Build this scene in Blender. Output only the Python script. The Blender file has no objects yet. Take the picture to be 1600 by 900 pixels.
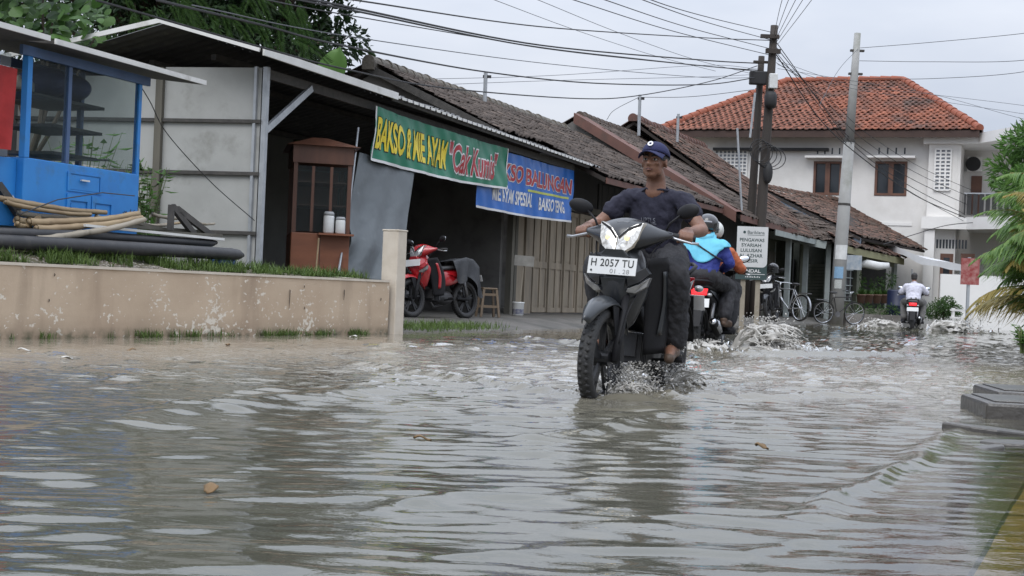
import bpy, bmesh, math, random
import numpy as np
from mathutils import Vector, Matrix, Euler, noise as mnoise

random.seed(7)
RNG = np.random.default_rng(7)
scene = bpy.context.scene
COL = scene.collection
PI = math.pi

# ------------------------------------------------------------------ camera
FPX, CAM_H, ROLL, HORIZON = 2200.0, 0.57, 0.042, 455.0
cam_data = bpy.data.cameras.new('camera')
cam_data.sensor_width = 36.0
cam_data.lens = FPX / 1600 * 36.0
cam_data.shift_y = (HORIZON - 450.0) / 1600.0
cam_data.clip_start = 0.05
cam_data.clip_end = 1500
cam = bpy.data.objects.new('camera', cam_data)
COL.objects.link(cam)
cam.matrix_world = Matrix.Translation((0, 0, CAM_H)) @ Matrix.Rotation(PI / 2, 4, 'X') @ Matrix.Rotation(ROLL, 4, 'Z')
scene.camera = cam

# ------------------------------------------------------------------ sky and sun
world = bpy.data.worlds.new('World')
scene.world = world
world.use_nodes = True
wn, wl = world.node_tree.nodes, world.node_tree.links
wn.clear()
SUN_EL, SUN_AZ = math.radians(52), math.radians(200)   # azimuth clockwise from +Y
w_out = wn.new('ShaderNodeOutputWorld')
w_bg = wn.new('ShaderNodeBackground')
w_bg.inputs['Strength'].default_value = 0.1
w_sky = wn.new('ShaderNodeTexSky')
w_sky.sky_type = 'NISHITA'
w_sky.sun_disc = False
w_sky.sun_elevation = SUN_EL
w_sky.sun_rotation = SUN_AZ
w_sky.dust_density = 4.0
# closed cloud deck: even grey-blue, brighter towards the zenith as an overcast sky is
w_tc = wn.new('ShaderNodeTexCoord')
w_sep = wn.new('ShaderNodeSeparateXYZ')
wl.new(w_tc.outputs['Generated'], w_sep.inputs[0])
w_max = wn.new('ShaderNodeMath'); w_max.operation = 'MAXIMUM'; w_max.inputs[1].default_value = 0.0
wl.new(w_sep.outputs['Z'], w_max.inputs[0])
w_pow = wn.new('ShaderNodeMath'); w_pow.operation = 'POWER'; w_pow.inputs[1].default_value = 1.25
wl.new(w_max.outputs[0], w_pow.inputs[0])
w_grad = wn.new('ShaderNodeMath'); w_grad.operation = 'MULTIPLY_ADD'
w_grad.inputs[1].default_value = 2.7; w_grad.inputs[2].default_value = 1.0
wl.new(w_pow.outputs[0], w_grad.inputs[0])
w_map = wn.new('ShaderNodeMapping'); w_map.inputs['Scale'].default_value = (1.0, 1.0, 3.2)
wl.new(w_tc.outputs['Generated'], w_map.inputs[0])
w_noise = wn.new('ShaderNodeTexNoise')
w_noise.inputs['Scale'].default_value = 3.4; w_noise.inputs['Detail'].default_value = 5.0
w_noise.inputs['Roughness'].default_value = 0.5
wl.new(w_map.outputs[0], w_noise.inputs['Vector'])
w_cr = wn.new('ShaderNodeValToRGB')
w_cr.color_ramp.elements[0].position = 0.32; w_cr.color_ramp.elements[0].color = (4.7, 5.25, 6.3, 1)
w_cr.color_ramp.elements[1].position = 0.70; w_cr.color_ramp.elements[1].color = (6.6, 6.95, 7.7, 1)
wl.new(w_noise.outputs[0], w_cr.inputs[0])
w_mul = wn.new('ShaderNodeVectorMath'); w_mul.operation = 'SCALE'
wl.new(w_cr.outputs[0], w_mul.inputs[0]); wl.new(w_grad.outputs[0], w_mul.inputs['Scale'])
w_mix = wn.new('ShaderNodeMix'); w_mix.data_type = 'RGBA'
w_mix.inputs['Factor'].default_value = 0.95
wl.new(w_sky.outputs[0], w_mix.inputs['A']); wl.new(w_mul.outputs[0], w_mix.inputs['B'])
wl.new(w_mix.outputs['Result'], w_bg.inputs['Color'])
wl.new(w_bg.outputs[0], w_out.inputs[0])

sun_data = bpy.data.lights.new('sun', 'SUN')
sun_data.energy = 1.5
sun_data.angle = math.radians(35)
sun_data.color = (1.0, 0.97, 0.92)
sun = bpy.data.objects.new('sun', sun_data)
COL.objects.link(sun)
_sd = Vector((math.sin(SUN_AZ) * math.cos(SUN_EL), math.cos(SUN_AZ) * math.cos(SUN_EL), math.sin(SUN_EL)))
sun.rotation_euler = _sd.to_track_quat('Z', 'Y').to_euler()

vs = scene.view_settings
vs.view_transform = 'Standard'; vs.look = 'None'; vs.exposure = 0.0; vs.gamma = 1.0
vs.use_curve_mapping = False
scene.cycles.use_denoising = True
try:
    scene.cycles.denoiser = 'OPENIMAGEDENOISE'
except Exception:
    pass
scene.cycles.max_bounces = 7
scene.cycles.diffuse_bounces = 3
scene.cycles.glossy_bounces = 4
scene.cycles.transparent_max_bounces = 8
scene.cycles.caustics_reflective = False
scene.cycles.caustics_refractive = False

# ------------------------------------------------------------------ layout helpers
def ray(px, py):
    u, d = px - 800.0, py - HORIZON
    c, s = math.cos(ROLL), math.sin(ROLL)
    return Vector(((u * c + d * s) / FPX, 1.0, (u * s - d * c) / FPX))

def at(px, py, Y):
    """world point at depth Y seen at photo pixel"""
    return Vector((0, 0, CAM_H)) + ray(px, py) * Y

TH = math.radians(23.5)              # street direction, clockwise from +Y
ST_E = Vector((math.sin(TH), math.cos(TH), 0))
ST_N = Vector((-math.cos(TH), math.sin(TH), 0))
ST_O = Vector((-3.25, 18.0, 0))
ST_ROT = PI / 2 - TH

def st(s, v, z=0.0):
    """street frame -> world: s along the street, v to the left of it"""
    return ST_O + ST_E * s + ST_N * v + Vector((0, 0, z))

def to_st(p):
    d = p - ST_O
    return d.dot(ST_E), d.dot(ST_N), p.z

def hv(px, py, v):
    r = ray(px, py)
    Y = (v + ST_O.dot(ST_N)) / (r.x * ST_N.x + r.y * ST_N.y)
    p = at(px, py, Y)
    return to_st(p)

# ------------------------------------------------------------------ materials
MATS = {}
def nd(nt, typ, **kw):
    n = nt.nodes.new(typ)
    for k, v in kw.items():
        if k.startswith('i_'):
            n.inputs[k[2:]].default_value = v
        else:
            setattr(n, k, v)
    return n

def rgba(c):
    return (c[0], c[1], c[2], 1.0)

def pmat(name, c1, c2=None, scale=8.0, rough=0.6, bump=0.0, bscale=None, metal=0.0, spec=0.5, coat=0.0,
         detail=4.0, stretch=(1, 1, 1), c3=None, c3scale=2.0, c3lo=0.55, c3hi=0.7, tint=False, rvar=0.0, subsurf=0.0, emit=None, estr=0.0, distort=0.0):
    """Principled with two noise-mixed base colours, optional blotches (c3), relief and per-piece tint attribute"""
    if name in MATS:
        return MATS[name]
    m = bpy.data.materials.new(name)
    m.use_nodes = True
    nt = m.node_tree
    b = nt.nodes['Principled BSDF']
    L = nt.links.new
    c2 = c2 or tuple(x * 0.75 for x in c1)
    tc = nd(nt, 'ShaderNodeTexCoord')
    mp = nd(nt, 'ShaderNodeMapping')
    mp.inputs['Scale'].default_value = stretch
    L(tc.outputs['Object'], mp.inputs[0])
    n1 = nd(nt, 'ShaderNodeTexNoise', i_Scale=scale, i_Detail=detail, i_Roughness=0.6, i_Distortion=distort)
    L(mp.outputs[0], n1.inputs['Vector'])
    rp = nd(nt, 'ShaderNodeValToRGB')
    rp.color_ramp.elements[0].position = 0.35; rp.color_ramp.elements[0].color = rgba(c1)
    rp.color_ramp.elements[1].position = 0.65; rp.color_ramp.elements[1].color = rgba(c2)
    L(n1.outputs[0], rp.inputs[0])
    col = rp.outputs[0]
    if c3:
        n3 = nd(nt, 'ShaderNodeTexNoise', i_Scale=c3scale, i_Detail=6.0, i_Roughness=0.65)
        L(mp.outputs[0], n3.inputs['Vector'])
        mr = nd(nt, 'ShaderNodeMapRange', i_2=1.0) if False else nd(nt, 'ShaderNodeMapRange')
        mr.inputs['From Min'].default_value = c3lo; mr.inputs['From Max'].default_value = c3hi
        L(n3.outputs[0], mr.inputs['Value'])
        mx = nd(nt, 'ShaderNodeMix', data_type='RGBA')
        L(mr.outputs[0], mx.inputs['Factor']); L(col, mx.inputs['A']); mx.inputs['B'].default_value = rgba(c3)
        col = mx.outputs['Result']
    if tint:
        at_ = nd(nt, 'ShaderNodeAttribute', attribute_name='tint')
        hs = nd(nt, 'ShaderNodeHueSaturation')
        mv = nd(nt, 'ShaderNodeMapRange')
        mv.inputs['To Min'].default_value = 0.45; mv.inputs['To Max'].default_value = 1.5
        L(at_.outputs['Fac'], mv.inputs['Value']); L(mv.outputs[0], hs.inputs['Value']); L(col, hs.inputs['Color'])
        col = hs.outputs[0]
    L(col, b.inputs['Base Color'])
    b.inputs['Roughness'].default_value = rough
    if rvar:
        mr2 = nd(nt, 'ShaderNodeMapRange')
        mr2.inputs['To Min'].default_value = max(0.02, rough - rvar); mr2.inputs['To Max'].default_value = min(1, rough + rvar)
        L(n1.outputs[0], mr2.inputs['Value']); L(mr2.outputs[0], b.inputs['Roughness'])
    b.inputs['Metallic'].default_value = metal
    b.inputs['Specular IOR Level'].default_value = spec
    b.inputs['Coat Weight'].default_value = coat
    if coat:
        b.inputs['Coat Roughness'].default_value = 0.08
    if subsurf:
        b.inputs['Subsurface Weight'].default_value = subsurf
        b.inputs['Subsurface Radius'].default_value = (0.01, 0.004, 0.002)
    if emit:
        b.inputs['Emission Color'].default_value = rgba(emit); b.inputs['Emission Strength'].default_value = estr
    if bump:
        n2 = nd(nt, 'ShaderNodeTexNoise', i_Scale=bscale or scale * 3, i_Detail=5.0, i_Roughness=0.6)
        L(mp.outputs[0], n2.inputs['Vector'])
        bp = nd(nt, 'ShaderNodeBump', i_Strength=min(1.0, bump), i_Distance=0.02)
        L(n2.outputs[0], bp.inputs['Height']); L(bp.outputs[0], b.inputs['Normal'])
    MATS[name] = m
    return m

def leafmat(name, c1, c2, trans=0.35, rough=0.45):
    if name in MATS:
        return MATS[name]
    m = bpy.data.materials.new(name); m.use_nodes = True
    nt = m.node_tree; L = nt.links.new
    b = nt.nodes['Principled BSDF']; out = nt.nodes['Material Output']
    a = nd(nt, 'ShaderNodeAttribute', attribute_name='tint')
    mx = nd(nt, 'ShaderNodeMix', data_type='RGBA')
    mx.inputs['A'].default_value = rgba(c1); mx.inputs['B'].default_value = rgba(c2)
    L(a.outputs['Fac'], mx.inputs['Factor'])
    L(mx.outputs['Result'], b.inputs['Base Color'])
    b.inputs['Roughness'].default_value = rough; b.inputs['Specular IOR Level'].default_value = 0.35
    t = nd(nt, 'ShaderNodeBsdfTranslucent')
    L(mx.outputs['Result'], t.inputs['Color'])
    ms = nd(nt, 'ShaderNodeMixShader', i_Fac=trans)
    L(b.outputs[0], ms.inputs[1]); L(t.outputs[0], ms.inputs[2]); L(ms.outputs[0], out.inputs[0])
    MATS[name] = m
    return m

def glassmat(name, col=(0.6, 0.7, 0.7), alpha=0.25, rough=0.03):
    if name in MATS:
        return MATS[name]
    m = bpy.data.materials.new(name); m.use_nodes = True
    nt = m.node_tree; L = nt.links.new
    out = nt.nodes['Material Output']; b = nt.nodes['Principled BSDF']
    b.inputs['Base Color'].default_value = rgba(col); b.inputs['Roughness'].default_value = rough
    t = nd(nt, 'ShaderNodeBsdfTransparent'); t.inputs[0].default_value = (0.85, 0.9, 0.9, 1)
    ms = nd(nt, 'ShaderNodeMixShader', i_Fac=alpha)
    L(t.outputs[0], ms.inputs[1]); L(b.outputs[0], ms.inputs[2]); L(ms.outputs[0], out.inputs[0])
    MATS[name] = m
    return m

# ------------------------------------------------------------------ mesh builder
class MB:
    def __init__(self):
        self.v = []; self.f = []; self.t = []; self.tint = 0.5
    def add(self, verts, faces):
        o = len(self.v)
        self.v.extend([tuple(p) for p in verts])
        for q in faces:
            self.f.append(tuple(i + o for i in q)); self.t.append(self.tint)
        return self
    def box(self, c, s, R=None):
        hx, hy, hz = s[0] / 2, s[1] / 2, s[2] / 2
        pts = [Vector((x, y, z)) for z in (-hz, hz) for y in (-hy, hy) for x in (-hx, hx)]
        if R is not None:
            pts = [R @ p for p in pts]
        c = Vector(c)
        return self.add([p + c for p in pts], [(0, 2, 3, 1), (4, 5, 7, 6), (0, 1, 5, 4), (2, 6, 7, 3), (0, 4, 6, 2), (1, 3, 7, 5)])
    def bb(self, x0, x1, y0, y1, z0, z1):
        return self.box(((x0 + x1) / 2, (y0 + y1) / 2, (z0 + z1) / 2), (abs(x1 - x0), abs(y1 - y0), abs(z1 - z0)))
    def bar(self, a, b, w, h, up=(0, 0, 1)):
        a, b = Vector(a), Vector(b)
        d = (b - a); L = d.length; d.normalize()
        up = Vector(up)
        if abs(d.dot(up)) > 0.98:
            up = Vector((1, 0, 0))
        y = up.cross(d).normalized(); z = d.cross(y)
        R = Matrix((d, y, z)).transposed()
        return self.box((a + b) / 2, (L, w, h), R)
    def tube(self, pts, r, seg=8, cap=True, closed=False):
        pts = [Vector(p) for p in pts]; n = len(pts)
        rs = r if isinstance(r, (list, tuple)) else [r] * n
        vs_, fs = [], []
        prev = None
        for i, p in enumerate(pts):
            if closed:
                d = pts[(i + 1) % n] - pts[i - 1]
            else:
                d = pts[min(i + 1, n - 1)] - pts[max(i - 1, 0)]
            if d.length < 1e-9:
                d = Vector((0, 0, 1))
            d.normalize()
            if prev is None:
                a = Vector((0, 0, 1)) if abs(d.z) < 0.9 else Vector((1, 0, 0))
                x = a.cross(d).normalized()
            else:
                x = (prev - d * prev.dot(d))
                x = x.normalized() if x.length > 1e-6 else Vector((1, 0, 0))
            prev = x
            y = d.cross(x)
            for k in range(seg):
                a = 2 * PI * k / seg
                vs_.append(p + (x * math.cos(a) + y * math.sin(a)) * rs[i])
        m = n if closed else n - 1
        for i in range(m):
            for k in range(seg):
                k2 = (k + 1) % seg; j = (i + 1) % n
                fs.append((i * seg + k, i * seg + k2, j * seg + k2, j * seg + k))
        if cap and not closed:
            fs.append(tuple(reversed(range(seg)))); fs.append(tuple((n - 1) * seg + k for k in range(seg)))
        return self.add(vs_, fs)
    def lathe(self, prof, seg=24, M=None, cap=True):
        """prof: list of (radius, height) about local z"""
        vs_, fs = [], []
        for (r, h) in prof:
            for k in range(seg):
                a = 2 * PI * k / seg
                p = Vector((r * math.cos(a), r * math.sin(a), h))
                vs_.append(M @ p if M is not None else p)
        n = len(prof)
        for i in range(n - 1):
            for k in range(seg):
                k2 = (k + 1) % seg
                fs.append((i * seg + k, i * seg + k2, (i + 1) * seg + k2, (i + 1) * seg + k))
        if cap:
            fs.append(tuple(reversed(range(seg)))); fs.append(tuple((n - 1) * seg + k for k in range(seg)))
        return self.add(vs_, fs)
    def ell(self, c, r, seg=16, rings=10, R=None):
        vs_, fs = [], []
        c = Vector(c)
        for i in range(rings + 1):
            th = PI * i / rings
            for k in range(seg):
                a = 2 * PI * k / seg
                p = Vector((r[0] * math.sin(th) * math.cos(a), r[1] * math.sin(th) * math.sin(a), -r[2] * math.cos(th)))
                vs_.append(c + (R @ p if R is not None else p))
        for i in range(rings):
            for k in range(seg):
                k2 = (k + 1) % seg
                fs.append((i * seg + k, i * seg + k2, (i + 1) * seg + k2, (i + 1) * seg + k))
        return self.add(vs_, fs)
    def prism(self, poly, t, M=None):
        """poly in local xy, extruded 0..t along local z"""
        n = len(poly)
        vs_ = [Vector((p[0], p[1], 0)) for p in poly] + [Vector((p[0], p[1], t)) for p in poly]
        if M is not None:
            vs_ = [M @ p for p in vs_]
        fs = [tuple(reversed(range(n))), tuple(range(n, 2 * n))]
        for i in range(n):
            j = (i + 1) % n
            fs.append((i, j, n + j, n + i))
        return self.add(vs_, fs)
    def grid(self, fn, nu, nv):
        vs_ = [fn(i / nu, j / nv) for j in range(nv + 1) for i in range(nu + 1)]
        fs = [(j * (nu + 1) + i, j * (nu + 1) + i + 1, (j + 1) * (nu + 1) + i + 1, (j + 1) * (nu + 1) + i) for j in range(nv) for i in range(nu)]
        return self.add(vs_, fs)
    def loft(self, rings, cap=True):
        n = len(rings[0]); vs_, fs = [], []
        for r in rings:
            vs_.extend(Vector(p) for p in r)
        for i in range(len(rings) - 1):
            for k in range(n):
                k2 = (k + 1) % n
                fs.append((i * n + k, i * n + k2, (i + 1) * n + k2, (i + 1) * n + k))
        if cap:
            fs.append(tuple(reversed(range(n)))); fs.append(tuple((len(rings) - 1) * n + k for k in range(n)))
        return self.add(vs_, fs)
    def mesh(self, name, smooth=False):
        me = bpy.data.meshes.new(name)
        me.from_pydata(self.v, [], self.f)
        a = me.attributes.new('tint', 'FLOAT', 'FACE')
        a.data.foreach_set('value', np.array(self.t, dtype=np.float32))
        if smooth:
            me.polygons.foreach_set('use_smooth', [True] * len(me.polygons))
        me.update()
        return me
    def build(self, name, mat=None, parent=None, smooth=False, loc=None, subd=0, bevel=0.0, fix=True):
        me = self.mesh(name, smooth)
        if fix:
            bm = bmesh.new(); bm.from_mesh(me)
            bmesh.ops.recalc_face_normals(bm, faces=bm.faces)
            bm.to_mesh(me); bm.free()
        return obj(name, me, mat, parent, loc, subd, bevel)

def obj(name, me, mat=None, parent=None, loc=None, subd=0, bevel=0.0):
    o = bpy.data.objects.new(name, me)
    COL.objects.link(o)
    if mat is not None and me is not None and not me.materials:
        me.materials.append(MATS[mat] if isinstance(mat, str) else mat)
    if parent is not None:
        o.parent = parent
    if loc is not None:
        o.location = loc
    if bevel:
        md = o.modifiers.new('bevel', 'BEVEL'); md.width = bevel; md.segments = 2; md.limit_method = 'ANGLE'; md.angle_limit = math.radians(40)
    if subd:
        md = o.modifiers.new('subd', 'SUBSURF'); md.levels = subd; md.render_levels = subd
    return o

def tag(o, label=None, cat=None, group=None, kind=None):
    if label: o['label'] = label
    if cat: o['category'] = cat
    if group: o['group'] = group
    if kind: o['kind'] = kind
    return o

def thing(name, label, cat, loc=(0, 0, 0), rz=0.0, group=None):
    o = bpy.data.objects.new(name, None)
    o.empty_display_size = 0.2
    COL.objects.link(o)
    o.location = loc; o.rotation_euler = (0, 0, rz)
    return tag(o, label, cat, group)

def copy_tree(o, parent=None):
    c = o.copy(); COL.objects.link(c)
    c.parent = parent
    for ch in list(o.children):
        copy_tree(ch, c)
    return c

def remeshed(mb, voxel=0.008, smooth=4, name='body', factor=0.5):
    """union of overlapping closed shapes into one continuous skin"""
    me = mb.mesh('tmp')
    o = bpy.data.objects.new('tmp', me); COL.objects.link(o)
    md = o.modifiers.new('r', 'REMESH'); md.mode = 'VOXEL'; md.voxel_size = voxel; md.use_smooth_shade = True
    if smooth:
        ms = o.modifiers.new('s', 'SMOOTH'); ms.factor = factor; ms.iterations = smooth
    dg = bpy.context.evaluated_depsgraph_get()
    dg.update()
    ev = o.evaluated_get(dg)
    out = bpy.data.meshes.new_from_object(ev)
    out.name = name
    bpy.data.objects.remove(o); bpy.data.meshes.remove(me)
    out.materials.clear()
    out.polygons.foreach_set('use_smooth', [True] * len(out.polygons))
    return out

def text_mesh(s, size=1.0, offset=0.0, extrude=0.0, spacing=1.0, shear=0.0, res=3):
    """flat lettering as a mesh in the local xy plane, normalised to begin at x=0 with its baseline at y=0"""
    cu = bpy.data.curves.new('txt', 'FONT')
    cu.body = s; cu.size = size; cu.offset = offset; cu.extrude = extrude; cu.space_character = spacing; cu.shear = shear
    cu.resolution_u = res
    o = bpy.data.objects.new('txt', cu); COL.objects.link(o)
    dg = bpy.context.evaluated_depsgraph_get(); dg.update()
    me = bpy.data.meshes.new_from_object(o.evaluated_get(dg))
    bpy.data.objects.remove(o); bpy.data.curves.remove(cu)
    me.materials.clear()
    return me

def fit_text(s, x0, x1, y0, y1, offset=0.0, fn=None, cuts=0, spacing=1.0, shear=0.0, pad=0.0):
    """lettering stretched to a box, optionally mapped by fn(x,y)->Vector; returns a mesh"""
    ref = text_mesh(s, 1.0, 0.0, 0.0, spacing, shear)
    n = len(ref.vertices); a = np.zeros(n * 3); ref.vertices.foreach_get('co', a); a = a.reshape(-1, 3)
    lo, hi = a.min(0), a.max(0)
    bpy.data.meshes.remove(ref)
    me = text_mesh(s, 1.0, offset, 0.0, spacing, shear)
    sx, sy = (x1 - x0) / (hi[0] - lo[0]), (y1 - y0) / (hi[1] - lo[1])
    bm = bmesh.new(); bm.from_mesh(me)
    if cuts:
        bmesh.ops.triangulate(bm, faces=bm.faces)
        for k in range(cuts):
            es = [e for e in bm.edges if e.calc_length() * max(sx, sy) > 0.12]
            if es:
                bmesh.ops.subdivide_edges(bm, edges=es, cuts=1)
                bmesh.ops.triangulate(bm, faces=bm.faces)
    for v in bm.verts:
        x = x0 + (v.co.x - lo[0]) * sx; y = y0 + (v.co.y - lo[1]) * sy
        v.co = fn(x, y) if fn else Vector((x, y, 0))
    bm.to_mesh(me); bm.free()
    return me

def fbm(x, y, z=0.0, s=1.0):
    return mnoise.fractal(Vector((x * s, y * s, z)), 1.0, 2.0, 4)
# ------------------------------------------------------------------ ground, road, water
M_mud = pmat('wet_mud', (0.13, 0.11, 0.085), (0.19, 0.16, 0.12), 0.8, 0.7, 0.3)
M_asph = pmat('wet_asphalt', (0.05, 0.048, 0.045), (0.07, 0.065, 0.06), 6, 0.5, 0.4, 40)
M_soil = pmat('yard_soil', (0.11, 0.085, 0.06), (0.06, 0.065, 0.03), 3, 0.9, 0.8, 20, c3=(0.3, 0.27, 0.24), c3scale=14, c3lo=0.58, c3hi=0.64)
M_conc = pmat('damp_concrete', (0.22, 0.205, 0.19), (0.15, 0.14, 0.13), 2.2, 0.7, 0.35, 18, c3=(0.09, 0.085, 0.075), c3scale=1.3, c3lo=0.5, c3hi=0.7, rvar=0.15)
M_apron = pmat('damp_apron', (0.13, 0.12, 0.105), (0.09, 0.085, 0.075), 1.4, 0.55, 0.4, 25, c3=(0.05, 0.048, 0.04), c3scale=0.9, c3lo=0.5, c3hi=0.65, rvar=0.2)

g = MB(); g.add([(-500, -200, -0.22), (500, -200, -0.22), (500, 900, -0.22), (-500, 900, -0.22)], [(0, 1, 2, 3)])
tag(g.build('ground', M_mud), kind='structure')
rd = MB()
rd.add([st(-40, -9.55, -0.14), st(150, -9.55, -0.14), st(150, -2.15, -0.14), st(-40, -2.15, -0.14)], [(0, 1, 2, 3)])
tag(rd.build('road', M_asph), kind='structure')

# flooded street: one sheet of water, ripples and wakes modelled as real relief
def wave_field(X, Y):
    rng = np.random.default_rng(11)
    def sn(x, y, k, seed):
        r = np.random.default_rng(seed); out = np.zeros_like(x)
        for _ in range(k):
            a = r.uniform(0, 2 * PI); f = r.uniform(0.25, 1.2); p = r.uniform(0, 2 * PI)
            out += np.sin((x * math.cos(a) + y * math.sin(a)) * f * 1.6 + p)
        return out / math.sqrt(k)
    S = (X - ST_O.x) * ST_E.x + (Y - ST_O.y) * ST_E.y
    V = (X - ST_O.x) * ST_N.x + (Y - ST_O.y) * ST_N.y
    # long gentle undulations left by passing vehicles, short chop riding on them
    H = np.zeros_like(X)
    gx = sn(X, Y, 9, 3) * 0.35; gy = sn(X, Y, 9, 4) * 0.35
    patch = 0.6 + 0.4 * np.tanh(sn(X * 0.8, Y * 0.55, 10, 5) * 1.1)
    for i in range(34):                                  # swell trains
        lam = rng.uniform(0.38, 1.3); k = 2 * PI / lam
        th = rng.normal(PI / 2 + 0.16, 0.36)
        amp = 0.00062 * (lam / 0.6) ** 1.25 * rng.uniform(0.4, 1.3)
        H += amp * np.sin(k * ((X + gx * 0.5) * math.cos(th) + (Y + gy * 0.5) * math.sin(th)) + rng.uniform(0, 2 * PI))
    H2 = np.zeros_like(X)
    for i in range(90):                                  # ripples
        lam = rng.uniform(0.06, 0.24); k = 2 * PI / lam
        th = rng.normal(PI / 2 + 0.10, 0.24)
        amp = 0.00068 * (lam / 0.2) ** 0.85 * rng.uniform(0.4, 1.4)
        H2 += amp * np.sin(k * ((X + gx * 0.25) * math.cos(th) + (Y + gy * 0.25) * math.sin(th)) + rng.uniform(0, 2 * PI))
    # churned band along the traffic lanes, calmer in front of the camera and against the wall
    bike = 6.0
    churn = np.exp(-((Y - 11.5) / 3.6) ** 2) * np.clip((-V - 2.0) / 1.5, 0, 1) + 0.55 * np.exp(-((Y - 22) / 9.0) ** 2)
    calm_wall = np.clip((-V - 2.35) / 1.2, 0.08, 1.0) * np.clip((V + 10.0) / 0.7, 0.12, 1.0)
    near = np.clip((Y - 1.5) / 4.0, 0.5, 1.0)
    H2 = H2 + 30.0 * H2 * np.abs(H2)                    # peaked crests, flatter troughs
    H = H * (0.7 + 0.45 * patch) * calm_wall * (0.85 + 0.5 * churn)
    H2 = H2 * (0.12 + 1.05 * patch) * calm_wall * near * (0.9 + 0.5 * churn)
    H3 = np.zeros_like(X)
    for i in range(70):                                  # confused chop in the churned band
        lam = rng.uniform(0.09, 0.34); k = 2 * PI / lam
        th = rng.uniform(0, PI)
        H3 += 0.00045 * (lam / 0.2) ** 1.0 * np.sin(k * (X * math.cos(th) + Y * math.sin(th)) + rng.uniform(0, 2 * PI))
    H += H2 + H3 * churn * 0.75
    # bow waves and wakes: ridges along polylines given in world metres
    def ridge(pts, w, hgt, wob=0.04, sharp=2.0):
        P = np.array(pts); best = np.full(X.shape, 1e9); tt = np.zeros_like(X)
        n = len(P) - 1
        for i in range(n):
            a, b = P[i], P[i + 1]; d = b - a; L2 = (d ** 2).sum()
            t = np.clip(((X - a[0]) * d[0] + (Y - a[1]) * d[1]) / L2, 0, 1)
            ex = X - (a[0] + t * d[0]); ey = Y - (a[1] + t * d[1])
            dist = np.hypot(ex, ey) * np.where(d[0] * ey - d[1] * ex > 0, 1, -1)
            better = np.abs(dist) < np.abs(best)
            best = np.where(better, dist, best); tt = np.where(better, (i + t) / n, tt)
        best = best + wob * np.sin(X * 9 + Y * 5) * 0.6 + wob * np.sin(X * 21 - Y * 13) * 0.4
        fade = np.sin(np.clip(tt, 0, 1) * PI) ** 0.5
        return hgt * fade * np.exp(-np.abs(best / w) ** sharp)
    def P_(px, py):
        r = ray(px, py); Yy = -CAM_H / r.z
        return (r.x * Yy, Yy)
    H += ridge([P_(1245, 815), P_(1300, 790), P_(1380, 750), P_(1440, 715), P_(1500, 665)], 0.055, 0.030, 0.03)
    H += ridge([P_(1290, 812), P_(1350, 775), P_(1420, 735), P_(1480, 690)], 0.05, -0.010, 0.03)
    H += ridge([P_(800, 688), P_(880, 680), P_(960, 668), P_(1040, 645)], 0.05, 0.022, 0.02)
    H += ridge([P_(0, 690), P_(200, 655), P_(420, 628), P_(660, 605), P_(800, 600)], 0.16, 0.030, 0.06)
    H += ridge([P_(1060, 590), P_(1130, 600), P_(1230, 612), P_(1330, 612), P_(1450, 605)], 0.14, 0.030, 0.06)
    H += ridge([P_(500, 560), P_(660, 548), P_(820, 540), P_(900, 540)], 0.15, 0.028, 0.08)
    H += ridge([P_(640, 870), P_(800, 862), P_(980, 855), P_(1150, 858), P_(1290, 845)], 0.045, 0.012, 0.03)
    H += ridge([P_(560, 800), P_(700, 780), P_(860, 780), P_(1000, 770)], 0.06, 0.012, 0.03)
    H += ridge([(0.46, 7.62), (0.05, 8.2), (-0.5, 9.1), (-1.3, 10.4)], 0.07, 0.035, 0.03)
    H += ridge([(0.52, 7.60), (1.0, 7.95), (1.7, 8.5), (2.9, 9.4)], 0.07, 0.035, 0.03)
    H += ridge([(1.9, 14.6), (1.3, 15.2), (0.6, 16.2), (0.0, 17.2)], 0.10, 0.05, 0.04)
    H += ridge([(2.1, 14.6), (2.9, 15.0), (3.9, 15.8), (5.2, 17.0)], 0.10, 0.06, 0.04)
    for (cx, cy, r, h, seed) in SPLASHES:                # heaped, broken water round the wheels
        d = np.hypot(X - cx, Y - cy)
        rr = np.random.default_rng(seed)
        loc = np.zeros_like(X)
        for i in range(26):
            lam = rr.uniform(0.06, 0.22); k = 2 * PI / lam; th = rr.uniform(0, PI)
            loc += np.sin(k * (X * math.cos(th) + Y * math.sin(th)) + rr.uniform(0, 6))
        H += np.exp(-(d / r) ** 2) * (h * 0.35 + h * 0.07 * loc)
    return H

BIKE_F = at(922, 612, 7.95); BIKE_R = at(1040, 590, 9.1)
SPLASHES = [(0.62, 8.05, 0.30, 0.07, 1), (1.0, 9.0, 0.34, 0.09, 2), (0.78, 8.45, 0.28, 0.05, 9), (2.05, 15.2, 0.55, 0.14, 3), (3.15, 16.6, 0.75, 0.16, 4),
            (9.9, 34.6, 0.8, 0.14, 5), (11.2, 34.9, 0.9, 0.25, 6), (8.9, 34.8, 0.8, 0.18, 7)]

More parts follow.
